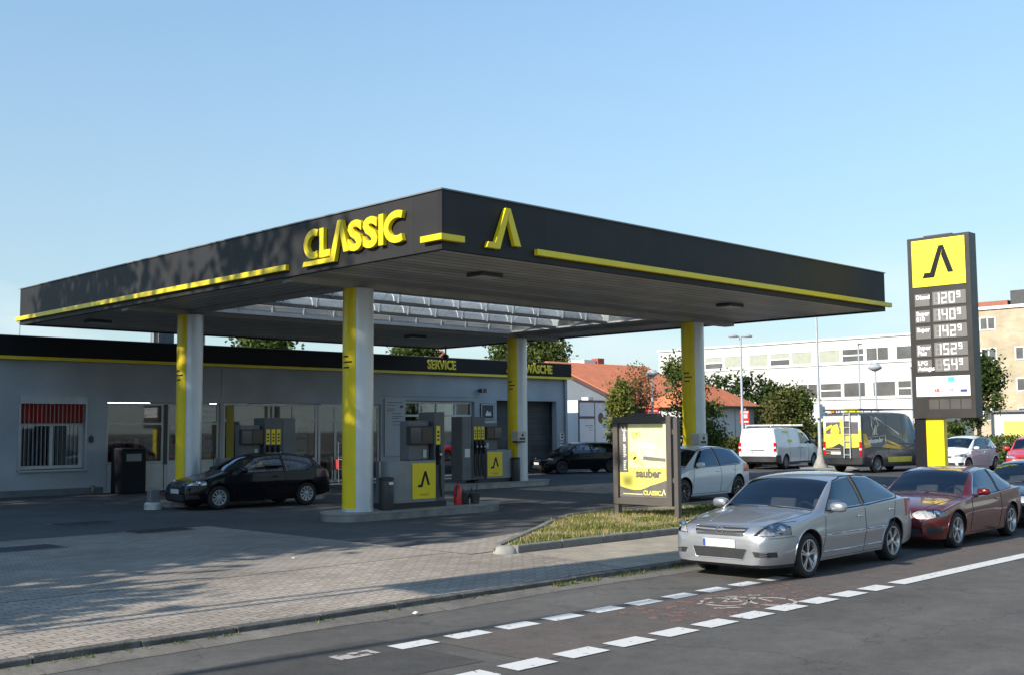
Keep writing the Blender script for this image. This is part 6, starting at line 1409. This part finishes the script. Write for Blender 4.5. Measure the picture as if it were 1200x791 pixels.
sv = build_car(silver); place(sv, 14.92, 8.97, RD(2)); sv.scale = (.96, .97, .93)

# --- dark red coupe ---------------------------------------------------
P_dred = car_paint('dark_red_paint', (.11, .005, .007), .35, .22)
def red_extra(e, H, bv, side_pt, hit, strip):
    F = Face((-H+.02, 0, 0), (0, -1, 0))
    for sg in (-1, 1):
        b = MB(); stroke(b, F, [(sg*.03, .50), (sg*.03, .63), (sg*.22, .635), (sg*.25, .57), (sg*.20, .50)], .014, -.05, .02, closed=True); g = b.build('kidney_grille', M_chrome, e)
        b = MB()
        for i in range(7): frect(b, F, sg*(.06+i*.025)-.004, sg*(.06+i*.025)+.004, .51, .625, -.03, .005)
        b.build('grille_bar', M_dgrey, g)
    b = MB(); b.lathe([(0, .004), (.038, .002), (.04, -.004)], 20, (0, 0, 0), 'z'); o = b.build('badge', M_blue, e, smooth=40); h_ = hit((-H+.10, 0, 3), (0, 0, -1)); o.location = h_ + Vector((0, 0, .004)); o.rotation_euler = (0, -.5, 0)
    b = MB(); b.tube([(1.24-H, -.60, .95), (1.34-H, -.05, .975)], .008, 5); b.tube([(1.22-H, .1, .965), (1.3-H, .5, .955)], .008, 5); b.build('wiper', M_blkpl, e)
coupe = dict(name='parked_car', label='dark red two door coupe parked behind the silver saloon with bright alloy wheels', group='cars parked along the kerb', L=4.36, W=.875, R=.325, arch=.362, paint=P_dred,
  top=[(0, .50), (.02, .60), (.07, .68), (.16, .735), (.4, .80), (.8, .87), (1.2, .92), (1.40, .945), (1.7, 1.13), (2.1, 1.345), (2.4, 1.395), (2.8, 1.41), (3.2, 1.36), (3.6, 1.19), (3.85, 1.07), (4.1, 1.04), (4.28, 1.0), (4.34, .90), (4.36, .62)],
  bot=[(0, .22), (.1, .18), (.5, .17), (1.4, .18), (3.2, .18), (4.0, .22), (4.36, .34)],
  belt=[(0, .48), (.1, .60), (.4, .70), (.8, .78), (1.3, .85), (2.4, .885), (3.3, .935), (3.9, .95), (4.2, .90), (4.36, .6)],
  plan=[(0, .62), (.03, .70), (.08, .78), (.18, .86), (.35, .93), (.6, .975), (1.0, 1), (3.4, 1), (3.9, .97), (4.2, .90), (4.3, .82), (4.36, .70)],
  redge=[(0, .64), (.5, .70), (1.1, .72), (1.45, .70), (2.1, .62), (2.5, .60), (3.1, .585), (3.7, .62), (4.2, .68), (4.36, .66)],
  crown=[(0, .03), (.4, .05), (1.0, .055), (1.4, .05), (1.8, .055), (2.1, .06), (3.2, .06), (3.8, .05), (4.36, .03)],
  side=[([(1.62, .92), (2.16, 1.295), (2.45, 1.335), (2.86, 1.335), (2.80, .935)], 7), ([(2.86, .945), (2.90, 1.332), (3.2, 1.28), (3.52, 1.12), (3.62, 1.03), (3.42, .98)], 7)],
  topcuts=[([(1.46, -.68), (2.09, -.59), (2.09, .59), (1.46, .68)], 1), ([(3.25, -.50), (3.78, -.57), (3.78, .57), (3.25, .50)], 1)],
  front=[([(-.26, .64), (.26, .64), (.22, .49), (-.22, .49)], 3), ([(-.50, .38), (.50, .38), (.55, .24), (-.55, .24)], 3), ([(.36, .60), (.44, .56), (.62, .55), (.82, .60), (.86, .67), (.66, .715), (.42, .70), (.34, .66)], 4), ([(.60, .40), (.78, .42), (.78, .30), (.62, .28)], 3)],
  rear=[([(.50, .90), (.84, .90), (.84, .72), (.55, .72)], 5)], fdepth=.5, ws=(1.4, 2.2), wheels=(.78, 3.44), rim='star5', mirror=(1.78, .94), handles=((2.65, .80),), dashx=1.45, seatx=2.3, crease=.014, crease_z=.66, rimm=M_rim, rseed=.1,
  strips=[([(1.60, .905), (2.16, 1.315), (2.45, 1.358), (2.9, 1.358), (3.22, 1.30), (3.56, 1.14), (3.70, 1.02)], .012, M_chrome, 'window_trim', 'side', False), ([(1.60, .905), (2.4, .915), (2.83, .93), (3.42, .965), (3.70, 1.02)], .009, M_blkpl, 'window_trim', 'side', False),
          ([(2.81, .93), (2.88, 1.34)], .02, M_blkpl, 'window_post', 'side', False),
          ([(1.38, .28), (1.44, .85), (1.62, .91)], .005, M_dark, 'door_seam', 'side', False), ([(2.80, .26), (2.88, .6), (2.84, .93)], .005, M_dark, 'door_seam', 'side', False), ([(1.38, .24), (2.8, .24)], .006, M_dark, 'door_seam', 'side', False), ([(.22, -.50), (.8, -.66), (1.36, -.72)], .005, M_dark, 'bonnet_seam', 'top2', False), ([(1.42, -.70), (1.39, 0), (1.42, .70)], .012, M_blkpl, 'cowl', 'top', False)], extra=red_extra)
rc = build_car(coupe); place(rc, 19.9, 9.1, RD(3)); rc.scale = (.98, .98, .92)

# --- dark blue car behind -------------------------------------------
import copy
P_dblue = car_paint('dark_blue_paint', (.012, .018, .035), .4, .22)
S3 = copy.copy(coupe); S3.update(label='dark blue car cut off by the right edge of the view behind the red coupe', paint=P_dblue, handle_m=P_dblue, rim='seven')
S3['strips'] = [s_ for s_ in coupe['strips'] if s_[3] != 'window_trim']+[([(1.60, .905), (2.4, .915), (2.83, .93), (3.42, .965), (3.70, 1.02)], .009, M_blkpl, 'window_trim', 'side', False)]
c3 = build_car(S3); place(c3, 24.75, 9.3, RD(3)); c3.scale = (.98, .98, .92)

# --- generic hatchback ------------------------------------------------
def hatch(L, W, H_, paint, label, rim, doors=5, cow=.93, hoodz=.80, group=None, glass=M_carg, wheels=None, noselen=1.15, R_=.31, name='parked_car', rimm=None, plate=True, **kw):
    k = H_/1.46; wf, wr_ = wheels
    wsb, wst = noselen, noselen+.72; rt_ = L-1.0
    S = dict(name=name, label=label, group=group, L=L, W=W, R=R_, arch=R_+.04, paint=paint,
      top=[(0, .50), (.02, .58), (.07, .66), (.16, hoodz-.09), (.4, hoodz-.01), (.75, hoodz+.06), (wsb-.12, cow), (wsb, cow+.035), (wsb+.35, cow+.23*k), (wst, H_-.09), (wst+.35, H_-.02), ((wst+rt_)/2+.1, H_), (rt_, H_-.025), (L-.55, H_-.10), (L-.32, H_-.28), (L-.16, 1.02), (L-.06, .94), (L-.02, .80), (L, .60)],
      bot=[(0, .23), (.1, .19), (.5, .18), (1.4, .19), (L-1.2, .19), (L-.4, .24), (L, .32)],
      belt=[(0, .48), (.1, .58), (.4, .68), (.8, .77), (wsb, .865), (2.4, .91), (L-1.0, .95), (L-.4, .98), (L-.12, .90), (L, .58)],
      plan=[(0, .68), (.03, .75), (.08, .82), (.18, .89), (.35, .945), (.6, .98), (1.0, 1), (L-1.0, 1), (L-.5, .975), (L-.2, .93), (L-.06, .88), (L, .80)],
      redge=[(0, .70), (.5, .73), (wsb-.2, .74), (wsb+.05, .72), (wst, .635), (wst+.4, .62), (L-1, .595), (L-.5, .58), (L-.15, .66), (L, .68)],
      crown=[(0, .02), (.4, .045), (wsb, .05), (wst, .06), (L-1, .055), (L-.3, .04), (L, .03)],
      ws=(wsb, wst+.15), wheels=(wf, wr_), rim=rim, rimm=rimm or M_rim, dashx=wsb+.05, seatx=wsb+.95, fdepth=.48, crease=.012, crease_z=.68, glass=glass, glass2=glass,
      mirror=(wsb+.33, .955), handles=((wsb+1.25, .80),)+(((wsb+2.15, .83),) if doors == 5 else ()))
    zb = .945; bp = wsb+1.38
    if doors == 5:
        S['side'] = [([(wsb+.22, zb-.02), (wst+.06, H_-.13), (wst+.35, H_-.088), (bp-.03, H_-.075), (bp+.0, zb)], 7), ([(bp+.08, zb), (bp+.05, H_-.075), (rt_-.15, H_-.09), (L-.75, H_-.16), (L-.58, zb+.12), (L-.72, zb+.03)], 7)]
    else:
        bp += .12; S['side'] = [([(wsb+.22, zb-.02), (wst+.06, H_-.13), (wst+.35, H_-.088), (bp-.03, H_-.075), (bp+.0, zb)], 7), ([(bp+.08, zb), (bp+.05, H_-.075), (rt_-.15, H_-.09), (L-.62, H_-.17), (L-.60, zb+.10), (L-.85, zb+.02)], 7)]
    S['topcuts'] = [([(wsb+.05, -.68), (wst, -.60), (wst, .60), (wsb+.05, .68)], 1)]
    S['rear'] = [([(-.60, 1.0), (-.52, H_-.16), (.52, H_-.16), (.60, 1.0)], 1), ([(.50, .96), (.9, .96), (.9, .74), (.56, .76)], 5)]
    S['front'] = [([(-.36, .66), (.36, .66), (.33, .585), (-.33, .585)], 3), ([(-.50, .40), (.50, .40), (.55, .26), (-.55, .26)], 3), ([(.44, .62), (.84, .64), (.84, .72), (.74, .755), (.46, .70)], 4), ([(.60, .40), (.80, .40), (.80, .30), (.64, .28)], 3)]
    S['strips'] = [([(wsb+.2, zb-.035), (wst+.06, H_-.112), (wst+.35, H_-.068), (bp, H_-.055), (rt_-.1, H_-.07), (L-.70, H_-.14)], .010, M_blkpl, 'window_trim', 'side', False), ([(wsb+.2, zb-.035), (bp, zb-.015), (L-.72, zb+.01), (L-.56, zb+.1)], .010, M_blkpl, 'window_trim', 'side', False), ([(bp+.04, zb-.01), (bp+.01, H_-.06)], .022, M_blkpl, 'window_post', 'side', False),
      ([(wsb+.08, .28), (wsb+.14, .84), (wsb+.22, .92)], .005, M_dark, 'door_seam', 'side', False), ([(bp+.04, .26), (bp+.08, .6), (bp+.04, .93)], .005, M_dark, 'door_seam', 'side', False), ([(wsb+.08, .25), (L-1.3, .25)], .006, M_dark, 'door_seam', 'side', False), ([(.2, -.5), (.7, -.66), (wsb-.05, -.72)], .005, M_dark, 'bonnet_seam', 'top2', False), ([(wsb+.0, -.70), (wsb-.03, 0), (wsb, .70)], .012, M_blkpl, 'cowl', 'top', False)]
    if doors == 5: S['strips'].append(([(L-1.35, .30), (L-1.0, .66), (L-.92, .95)], .005, M_dark, 'door_seam', 'side', False))
    if plate: S['plate'] = (-.002, .475, .52, .115); S['rplate'] = (L+.0, .55, .52, .115, 0)
    S.update(kw); return build_car(S)
P_black = mat('black_car_paint', (.003, .004, .007), .25, 0, var=.03, coat=.35, spec=.15)
P_wht = car_paint('white_car_paint', (.70, .71, .72), 0, .3); P_red = car_paint('bright_red_paint', (.60, .012, .012), 0, .3)
bc = hatch(4.15, .865, 1.42, P_black, 'black hatchback refuelling at the left rear pump under the canopy', 'steel', doors=3, wheels=(.84, 3.36), rimm=mat('wheel_cover', (.40, .41, .42), .35, .4), R_=.31, reflector=mat('bright_reflector', (.85, .87, .9), .15, .3), cat='car', tail=mat('dark_tail_lamp', (.06, .004, .004), .2, coat=.5))
place(bc, 15.8, 25.7, RD(-5), .1); bc.scale = (.97,)*3
gc = hatch(4.4, .88, 1.45, P_black, 'dark hatchback with dim headlight standing in front of the car wash gate', 'multi', wheels=(.9, 3.5), rimm=M_dgrey, R_=.32, noselen=1.05, hoodz=.78)
place(gc, 36.75, 33.0, RD(-20), .1); gc.scale = (.93,)*3
gf = hatch(4.26, .89, 1.46, P_wht, 'white five door hatchback with dark alloy wheels right of the poster stand', 'star10', wheels=(.86, 3.49), rimm=mat('dark_alloy', (.16, .16, .17), .3, .8), R_=.325, glass2=M_cargd)
place(gf, 24.17, 18.0, RD(3.7), .1)
uc = hatch(3.55, .82, 1.49, P_wht, 'small white city car facing left, to the right of the price sign post', 'seven', doors=3, wheels=(.62, 3.04), R_=.29, noselen=.80, hoodz=.84, cow=.96)
place(uc, 47.33, 20.53, RD(-3), .1)
rd = hatch(4.0, .85, 1.46, P_red, 'bright red car cut off by the right edge of the view behind the parked cars', 'seven', wheels=(.82, 3.3), R_=.31, doors=5)
place(rd, 47.2, 17.6, RD(14), .1)
wc = hatch(4.0, .85, 1.46, P_wht, 'tiny white car mostly hidden left of the white van', 'seven', wheels=(.82, 3.3), R_=.31, doors=5)
place(wc, 50.9, 33.0, RD(60), .08)

# ------------------------------------------------------------------ vans
def van(L, W_, H_, paint, label, wheels, noselen, zb, extra=None, roofedge=.80, R_=.33, **kw):
    wst = noselen+.75
    S = dict(name='parked_van', cat='van', label=label, group='vans in the car park', L=L, W=W_, R=R_, arch=R_+.05, paint=paint,
      top=[(0, .60), (.02, .72), (.08, .84), (.2, .95), (.5, 1.05), (noselen-.1, zb+.05), (noselen, zb+.08), (noselen+.4, zb+.08+(H_-zb)*.5), (wst, H_-.12), (wst+.4, H_-.03), (wst+1.0, H_), (L-1.0, H_), (L-.10, H_-.02), (L-.04, H_-.05), (L-.015, H_-.12), (L, H_-.3)],
      bot=[(0, .26), (.3, .22), (L-.5, .25), (L, .36)],
      belt=[(0, .58), (.1, .72), (.5, .90), (noselen, zb), (L-.2, zb), (L, zb)],
      plan=[(0, .70), (.04, .80), (.1, .86), (.3, .94), (.7, .985), (1.1, 1), (L-.12, 1), (L-.05, .985), (L-.015, .965), (L, .94)],
      redge=[(0, .7), (.6, .80), (noselen, .80), (wst, .70*W_/.95), (wst+.6, roofedge), (L-.2, roofedge), (L, roofedge)],
      crown=[(0, .03), (.5, .06), (noselen, .06), (wst, .07), (wst+.6, .06), (L, .05)], bowing=.98, hollow=.006, N2=10,
      ws=(noselen, wst+.1), wheels=wheels, rim='steel', rimm=M_grey, dashx=noselen+.05, dashz=zb-.05, seatx=noselen+1.0, fdepth=.6,
      mirror=(noselen+.25, zb+.08), mirror_s=1.5, mirror_m=M_blkpl, cladding=M_blkpl,
      side=[([(noselen+.2, zb+.02), (wst+.05, H_-.28), (wst+.72, H_-.24), (wst+.72, zb+.02)], 7), ([(0, .25), (L, .25), (L, .34), (0, .34)], 6), ([(L-.55, .34), (L, .34), (L, .66), (L-.4, .66)], 6)],
      topcuts=[([(noselen+.05, -.80), (wst, -.66), (wst, .66), (noselen+.05, .80)], 1)],
      front=[([(.45, .70), (.85, .74), (.85, .92), (.5, .86)], 4), ([(-.5, .82), (.5, .82), (.5, .62), (-.5, .62)], 3), ([(-.8, .45), (.8, .45), (.8, .3), (-.8, .3)], 3)],
      rear=[([(-1, .25), (1, .25), (1, .60), (-1, .60)], 6)],
      strips=[([(wst+.80, .35), (wst+.80, H_-.2)], .006, M_dark, 'door_seam', 'side', False), ([(wst-.15, .35), (wst-.10, zb)], .006, M_dark, 'door_seam', 'side', False), ([(wst+1.9, .35), (wst+1.9, H_-.15)], .006, M_dark, 'door_seam', 'side', False)],
      handles=((wst+.62, zb-.15), (wst+.98, zb-.15)), handle_m=M_blkpl, extra=extra)
    S.update(kw); return build_car(S)
def van_rear(e, H, W_, zt, lz0, lz1, plate_y, plate_z, doors=True):
    F = Face((H+.001, 0, 0), (0, 1, 0))
    for sg in (-1, 1):
        b = MB(); x0, x1 = sorted((sg*(W_-.17), sg*(W_-.045))); frect(b, F, x0, x1, lz0, lz1, -.03, .03); t_ = b.build('tail_light', M_redl, e, bevel=.015)
        b = MB(); frect(b, F, x0+.01, x1-.01, (lz0+lz1)/2-.06, (lz0+lz1)/2+.02, .031, .034); b.build('reverse_lens', M_white, t_)
    b = MB(); frect(b, F, -.26, .26, plate_z-.055, plate_z+.055, .002, .014); p = b.build('number_plate', M_white, e); p.location.y = plate_y
    b = MB(); frect(b, F, .225, .256, plate_z-.05, plate_z+.05, .0145, .016) if False else frect(b, F, -.256, -.225, plate_z-.05, plate_z+.05, .0145, .016); b.build('blue_band', M_blue, p)
    b = MB(); frect(b, F, -.004, .004, .62, zt, .0, .003) if doors else None; frect(b, F, -W_+.2, W_-.2, .60, .606, .0, .003); b.build('door_seam', M_dark, e)
def v1x(e, H, bv, side_pt, hit, strip):
    van_rear(e, H, .96, 1.8, .82, 1.22, 0, .78, False)
    F = Face((H+.001, 0, 0), (0, 1, 0)); b = MB(); frect(b, F, -.34, .34, .87, .90, 0, .03); b.build('tailgate_grip', M_dgrey, e)
    b = MB(); b.box(-1.2, H-.15, -.62, -.58, 1.93, 1.99); b.box(-1.2, H-.15, .58, .62, 1.93, 1.99)
    for x_ in (-1.0, .2, 1.4, 2.2): b.box(x_-.03, x_+.03, -.66, .66, 1.99, 2.03)
    b.build('roof_rack', M_white, e)
    for sg in (-1, 1):
        Fs = Face((0, 0, 0), (1, 0, 0)) 
        b = MB(); P = [(1.15, 1.74), (1.75, 1.74), (1.22, 1.22), (.75, 1.22)]
        vs = [side_pt(x_+H, z_, sg)+Vector((0, sg*.004, 0)) for x_, z_ in P]; vs2 = [v+Vector((0, sg*.004, 0)) for v in vs]
        b.add(vs+vs2, [(0, 1, 2, 3), (4, 5, 6, 7), (0, 1, 5, 4), (1, 2, 6, 5), (2, 3, 7, 6), (3, 0, 4, 7)]); b.build('yellow_stripe', mat('van_yellow', (.75, .55, .03), .4), e)
v1 = van(5.1, .955, 1.90, P_wht, 'white delivery van seen from behind with red tail lamps and a yellow stripe', (.95, 4.1), 1.0, 1.12, v1x, roofedge=.78,
  glass2=M_cargd, crease=.015, crease_z=.98)
place(v1, 44.3, 28.7, RD(23)+pi*0, .1)
# vans are built with the front at x=0: turn so that the rear faces the camera
v1.rotation_euler = (0, 0, RD(7.5)+pi); v1.location = (46.34, 28.78, .1)

W_dark = mat('wrap_charcoal', (.045, .048, .052), .35, var=.25, scale=1.2, coat=.3); W_olive = mat('wrap_olive_grey', (.17, .17, .12), .4, var=.35, scale=1.5); W_gold = mat('wrap_gold', (.50, .34, .04), .4, var=.2); W_yel = mat('wrap_yellow', (.72, .60, .08), .4, var=.1); W_pale = mat('wrap_pale', (.55, .55, .50), .5, var=.25, scale=4)
P_wrap = car_paint('wrap_base', (.05, .052, .055), 0, .35, .4)
def v2x(e, H, bv, side_pt, hit, strip):
    van_rear(e, H, 1.0, 2.3, .72, 1.30, -.35, .82)
    F = Face((H+.002, 0, 0), (0, 1, 0))
    b = MB(); frect(b, F, -.93, .93, 1.02, 2.36, 0, .004); b.build('rear_wrap', W_yel, e)
    b = MB(); fpoly(b, F, [(-.93, 1.75), (.93, 1.75), (.93, 2.36), (-.93, 2.36)], .005, .008); b.build('rear_wrap', W_pale, e)
    b = MB(); fpoly(b, F, [(-.80, 1.62), (-.06, 1.62), (-.06, 2.10), (-.80, 2.10)], .009, .014); fpoly(b, F, [(.06, 1.62), (.80, 1.62), (.80, 2.10), (.06, 2.10)], .009, .014); b.build('rear_window', mat('rear_window_film', (.12, .11, .12), .25, var=.2), e)
    b = MB()
    for P in ([(-.86, 1.86), (-.5, 2.0), (-.46, 1.92), (-.8, 1.74)], [(-.55, 1.45), (-.2, 1.45), (-.12, 1.75), (-.22, 2.02), (-.42, 1.96), (-.55, 1.8)], [(-.10, 1.9), (.02, 1.86), (.06, 2.2), (-.05, 2.22)], [(.0, 1.75), (.10, 1.75), (.12, 1.95), (.02, 1.95)]): fpoly(b, F, P, .015, .019)
    b.build('yellow_graphic', mat('graphic_yellow', (.85, .75, .05), .5), e)
    b = MB(); fpoly(b, F, [(-.93, .62), (.93, .62), (.93, 1.08), (.2, 1.02), (-.15, 1.22), (-.5, 1.06), (-.93, 1.02)], .005, .009); b.build('rear_wrap', W_dark, e)
    b = MB(); 
    for z_ in (1.0, .9, .8): frect(b, F, -.86, -.1, z_, z_+.02, .010, .014)
    b.build('print_lines', W_gold, e)
    b = MB()
    for x_ in (.14, .44): b.tube([(H+.09, x_, .62), (H+.07, x_, 2.48)], .024, 8)
    for k in range(7): b.tube([(H+.085, .14, .75+k*.28), (H+.085, .44, .75+k*.28)], .018, 6)
    for z_ in (.8, 2.3): b.tube([(H-.02, .14, z_), (H+.09, .14, z_)], .02, 6); b.tube([(H-.02, .44, z_), (H+.09, .44, z_)], .02, 6)
    b.build('ladder', M_lgrey, e)
    b = MB()
    for y_ in (-.82, .82): b.tube([(-H+1.6, y_, 2.62), (H-.05, y_, 2.62)], .025, 6)
    for x_ in [-H+1.7+i*.55 for i in range(7)]: b.tube([(x_, -.86, 2.62), (x_, .86, 2.62)], .02, 6); b.tube([(x_, -.84, 2.5), (x_, -.84, 2.62)], .02, 6)
    b.tube([(H+.02, -.9, 2.60), (H+.02, .9, 2.60)], .03, 8)
    b.build('roof_rack', M_dgrey, e)
    b = MB(); b.box(H-.1, H+.02, -.55, -.35, 2.50, 2.57); b.build('roof_lamp', M_orng, e)
    # side wrap panels: local x from rear (H) to front (-H); visible side is +y after turning
    for sg in (-1, 1):
        def sp(name, P, m_, off):
            b = MB(); c = [side_pt(x_+H, z_, sg) for x_, z_ in P]
            if any(v is None for v in c): return
            # subdivide polygon into a fan grid along z for curvature
            zs_ = sorted(set([min(p[1] for p in P)+k*(max(p[1] for p in P)-min(p[1] for p in P))/8 for k in range(9)]))
            for z0, z1 in zip(zs_[:-1], zs_[1:]):
                def span(z):
                    xs_ = []
                    n_ = len(P)
                    for i in range(n_):
                        (xa, za), (xb, zb_) = P[i], P[(i+1) % n_]
                        if (za-z)*(zb_-z) <= 0 and abs(za-zb_) > 1e-9: xs_.append(xa+(xb-xa)*(z-za)/(zb_-za))
                        elif abs(za-zb_) < 1e-9 and abs(za-z) < 1e-9: xs_ += [xa, xb]
                    return (min(xs_), max(xs_)) if xs_ else None
                a_, c_ = span(z0), span(z1)
                if not a_ or not c_: continue
                pts = [(a_[0], z0), (a_[1], z0), (c_[1], z1), (c_[0], z1)]; q = [side_pt(x_+H, z_, sg) for x_, z_ in pts]
                if any(v is None for v in q): continue
                b.quad(*[v+Vector((0, sg*off, 0)) for v in q])
            if b.v: b.build(name, m_, e, fixn=False)
        sp('side_wrap', [(H-.12, 1.05), (H-.15, 2.38), (-H+2.3, 2.38), (-H+2.3, 1.05)], W_olive, .006)
        sp('side_wrap', [(H-.12, 1.70), (H-.14, 2.38), (H-.95, 2.38), (H-2.1, 1.55), (H-3.0, 1.3), (H-3.0, 1.06), (H-.6, 1.06)], W_dark, .009)
        sp('side_wrap', [(H-.95, 2.30), (H-1.10, 2.30), (H-2.6, 1.52), (H-2.6, 1.62)], W_pale, .012)
        sp('side_wrap', [(H-1.5, 1.36), (H-1.75, 1.36), (H-2.9, 1.02), (H-2.5, 1.02)], W_gold, .014)
        sp('side_wrap', [(H-1.2, 1.06), (H-1.6, 1.20), (H-2.9, .98), (H-2.5, .95)], W_gold, .013)
        sp('yellow_flank', [(H-.10, 1.02), (H-.10, 1.62), (H-.30, 1.62), (H-.62, 1.05)], W_gold, .013)
        sp('yellow_flank', [(H-1.72, .42), (H-1.66, .64), (H-3.4, .64), (H-3.4, .42)], W_yel, .012)
        # lettering
        Fs = Face((H-.62, sg*(side_pt(2*H-1.0, 1.2, sg).y*sg+.018), 0), (-sg*-1 if sg < 0 else -1, 0, 0)) if False else None
        yy = abs(side_pt(2*H-1.0, 1.25, sg).y)+.012
        if sg > 0: Fs = Face((H-.42, yy, 0), (-1, 0, 0))
        else: Fs = Face((H-1.6, -yy, 0), (1, 0, 0))
        o = text('lettering', 'alexander', Fs, .02, 1.22, .27, M_white, e, .004, .006, rot=RD(3), shear=.15, xs=.92)
        b = MB(); stroke(b, Fs, [(.02, 1.12), (.85, 1.155)], .05, 0, .004); stroke(b, Fs, [(.12, 1.03), (1.1, 1.07)], .03, 0, .004); stroke(b, Fs, [(.0, 1.47), (1.18, 1.53), (1.2, 1.16)], .015, 0, .004); b.build('underline', W_pale, e)
        b = MB(); q = [(.32, 1.55), (.36, 1.75), (.24, 1.95), (.28, 2.15), (.20, 2.32), (.32, 2.30), (.44, 2.18), (.56, 2.30), (.62, 2.12), (.72, 1.98), (.58, 1.90), (.54, 1.68), (.60, 1.56)]
        stroke(b, Fs, q, .022, 0, .005); stroke(b, Fs, [(.44, 1.56), (.46, 1.78), (.52, 1.95)], .05, 0, .005); b.build('outline_graphic', W_pale, e)
v2 = van(5.5, 1.0, 2.52, P_wrap, 'tall van wrapped in yellow and charcoal advertising with a ladder on its rear', (1.0, 4.5), 1.1, 1.2, v2x, roofedge=.86, R_=.345, glass2=M_cargd)
v2.rotation_euler = (0, 0, RD(-7.6)+pi); v2.location = (45.42, 23.23, .1)

# ------------------------------------------------------------------ white box lorry
tk = empty('box_lorry', (43.8, 40, .1), 0, 'white box lorry with closed rear doors parked beyond the end of the station building', 'lorry')
# rear faces -Y
tx0, tx1, ty0, ty1, tz0, tz1 = 42.05, 44.7, 37.75, 43.6, .95, 3.45
tk.location = ((tx0+tx1)/2, ty0, .1)
FT = Face((tx0, ty0, 0), (1, 0, 0)); M_truck = mat('lorry_white', (.62, .65, .68), .4, var=.04); 
b = MB(); b.box(tx0, tx1, ty0, ty1, tz0, tz1); W(b, 'cargo_box', M_truck, tk)
b = MB(); frect(b, FT, .08, 1.22, tz0+.06, tz1-.12, .002, .03); d_ = W(b, 'rear_door', M_truck, tk, bevel=.01)
b = MB(); frect(b, FT, 1.28, 2.42, tz0+.06, tz1-.12, .002, .03); d_ = W(b, 'rear_door', M_truck, tk, bevel=.01)
b = MB(); fpoly(b, FT, arc(1.72, 2.55, .22, .28, 0, 345, 14), .031, .034); fpoly(b, FT, [(1.9, 2.58), (2.2, 2.60), (2.0, 2.45)], .0345, .037); b.build('door_emblem', M_dgrey).parent = d_
b = MB(); frect(b, FT, 0, .07, tz0, tz1, 0, .05); frect(b, FT, 2.43, 2.5, tz0, tz1, 0, .05); frect(b, FT, .07, 2.43, tz1-.1, tz1, 0, .05); frect(b, FT, 1.225, 1.275, tz0+.06, tz1-.12, 0, .035); W(b, 'door_frame', M_dgrey, tk)
b = MB(); frect(b, FT, .08, 1.24, 2.52, 2.64, .031, .05); W(b, 'lock_bar', M_dgrey, tk)
b = MB(); frect(b, FT, .5, 1.1, 2.15, 2.18, .031, .034); frect(b, FT, .7, 1.1, 2.05, 2.07, .031, .034); frect(b, FT, .8, 1.1, 1.93, 1.95, .031, .034); W(b, 'door_print', M_dgrey, tk)
b = MB()
for a in (.35, 1.0, 1.5, 2.15):
    pass
b = MB(); b.box(tx0+.2, tx1-.2, ty0+.05, ty0+.2, .5, .65); b.box(tx0+.7, tx1-.7, ty0+.2, ty1+1.6, .62, .94); W(b, 'chassis', M_blkpl, tk)
b = MB(); b.box(tx0+.05, tx1-.05, ty1+.15, ty1+1.9, .6, 2.5); W(b, 'cab', M_truck, tk, bevel=.1)
for yy in (ty0+1.2, ty1+1.1):
    for xx in (tx0+.28, tx1-.28):
        b = MB(); b.lathe([(0, -.14), (.25, -.14), (.42, -.12), (.42, .12), (.25, .14), (0, .14)], 24, (xx, yy, .52), 'x'); W(b, 'wheel', M_rub, tk, smooth=40)
b = MB(); frect(b, FT, .2, .5, .66, .8, -.02, .04); frect(b, FT, 2.0, 2.3, .66, .8, -.02, .04); W(b, 'tail_light', M_redl, tk)
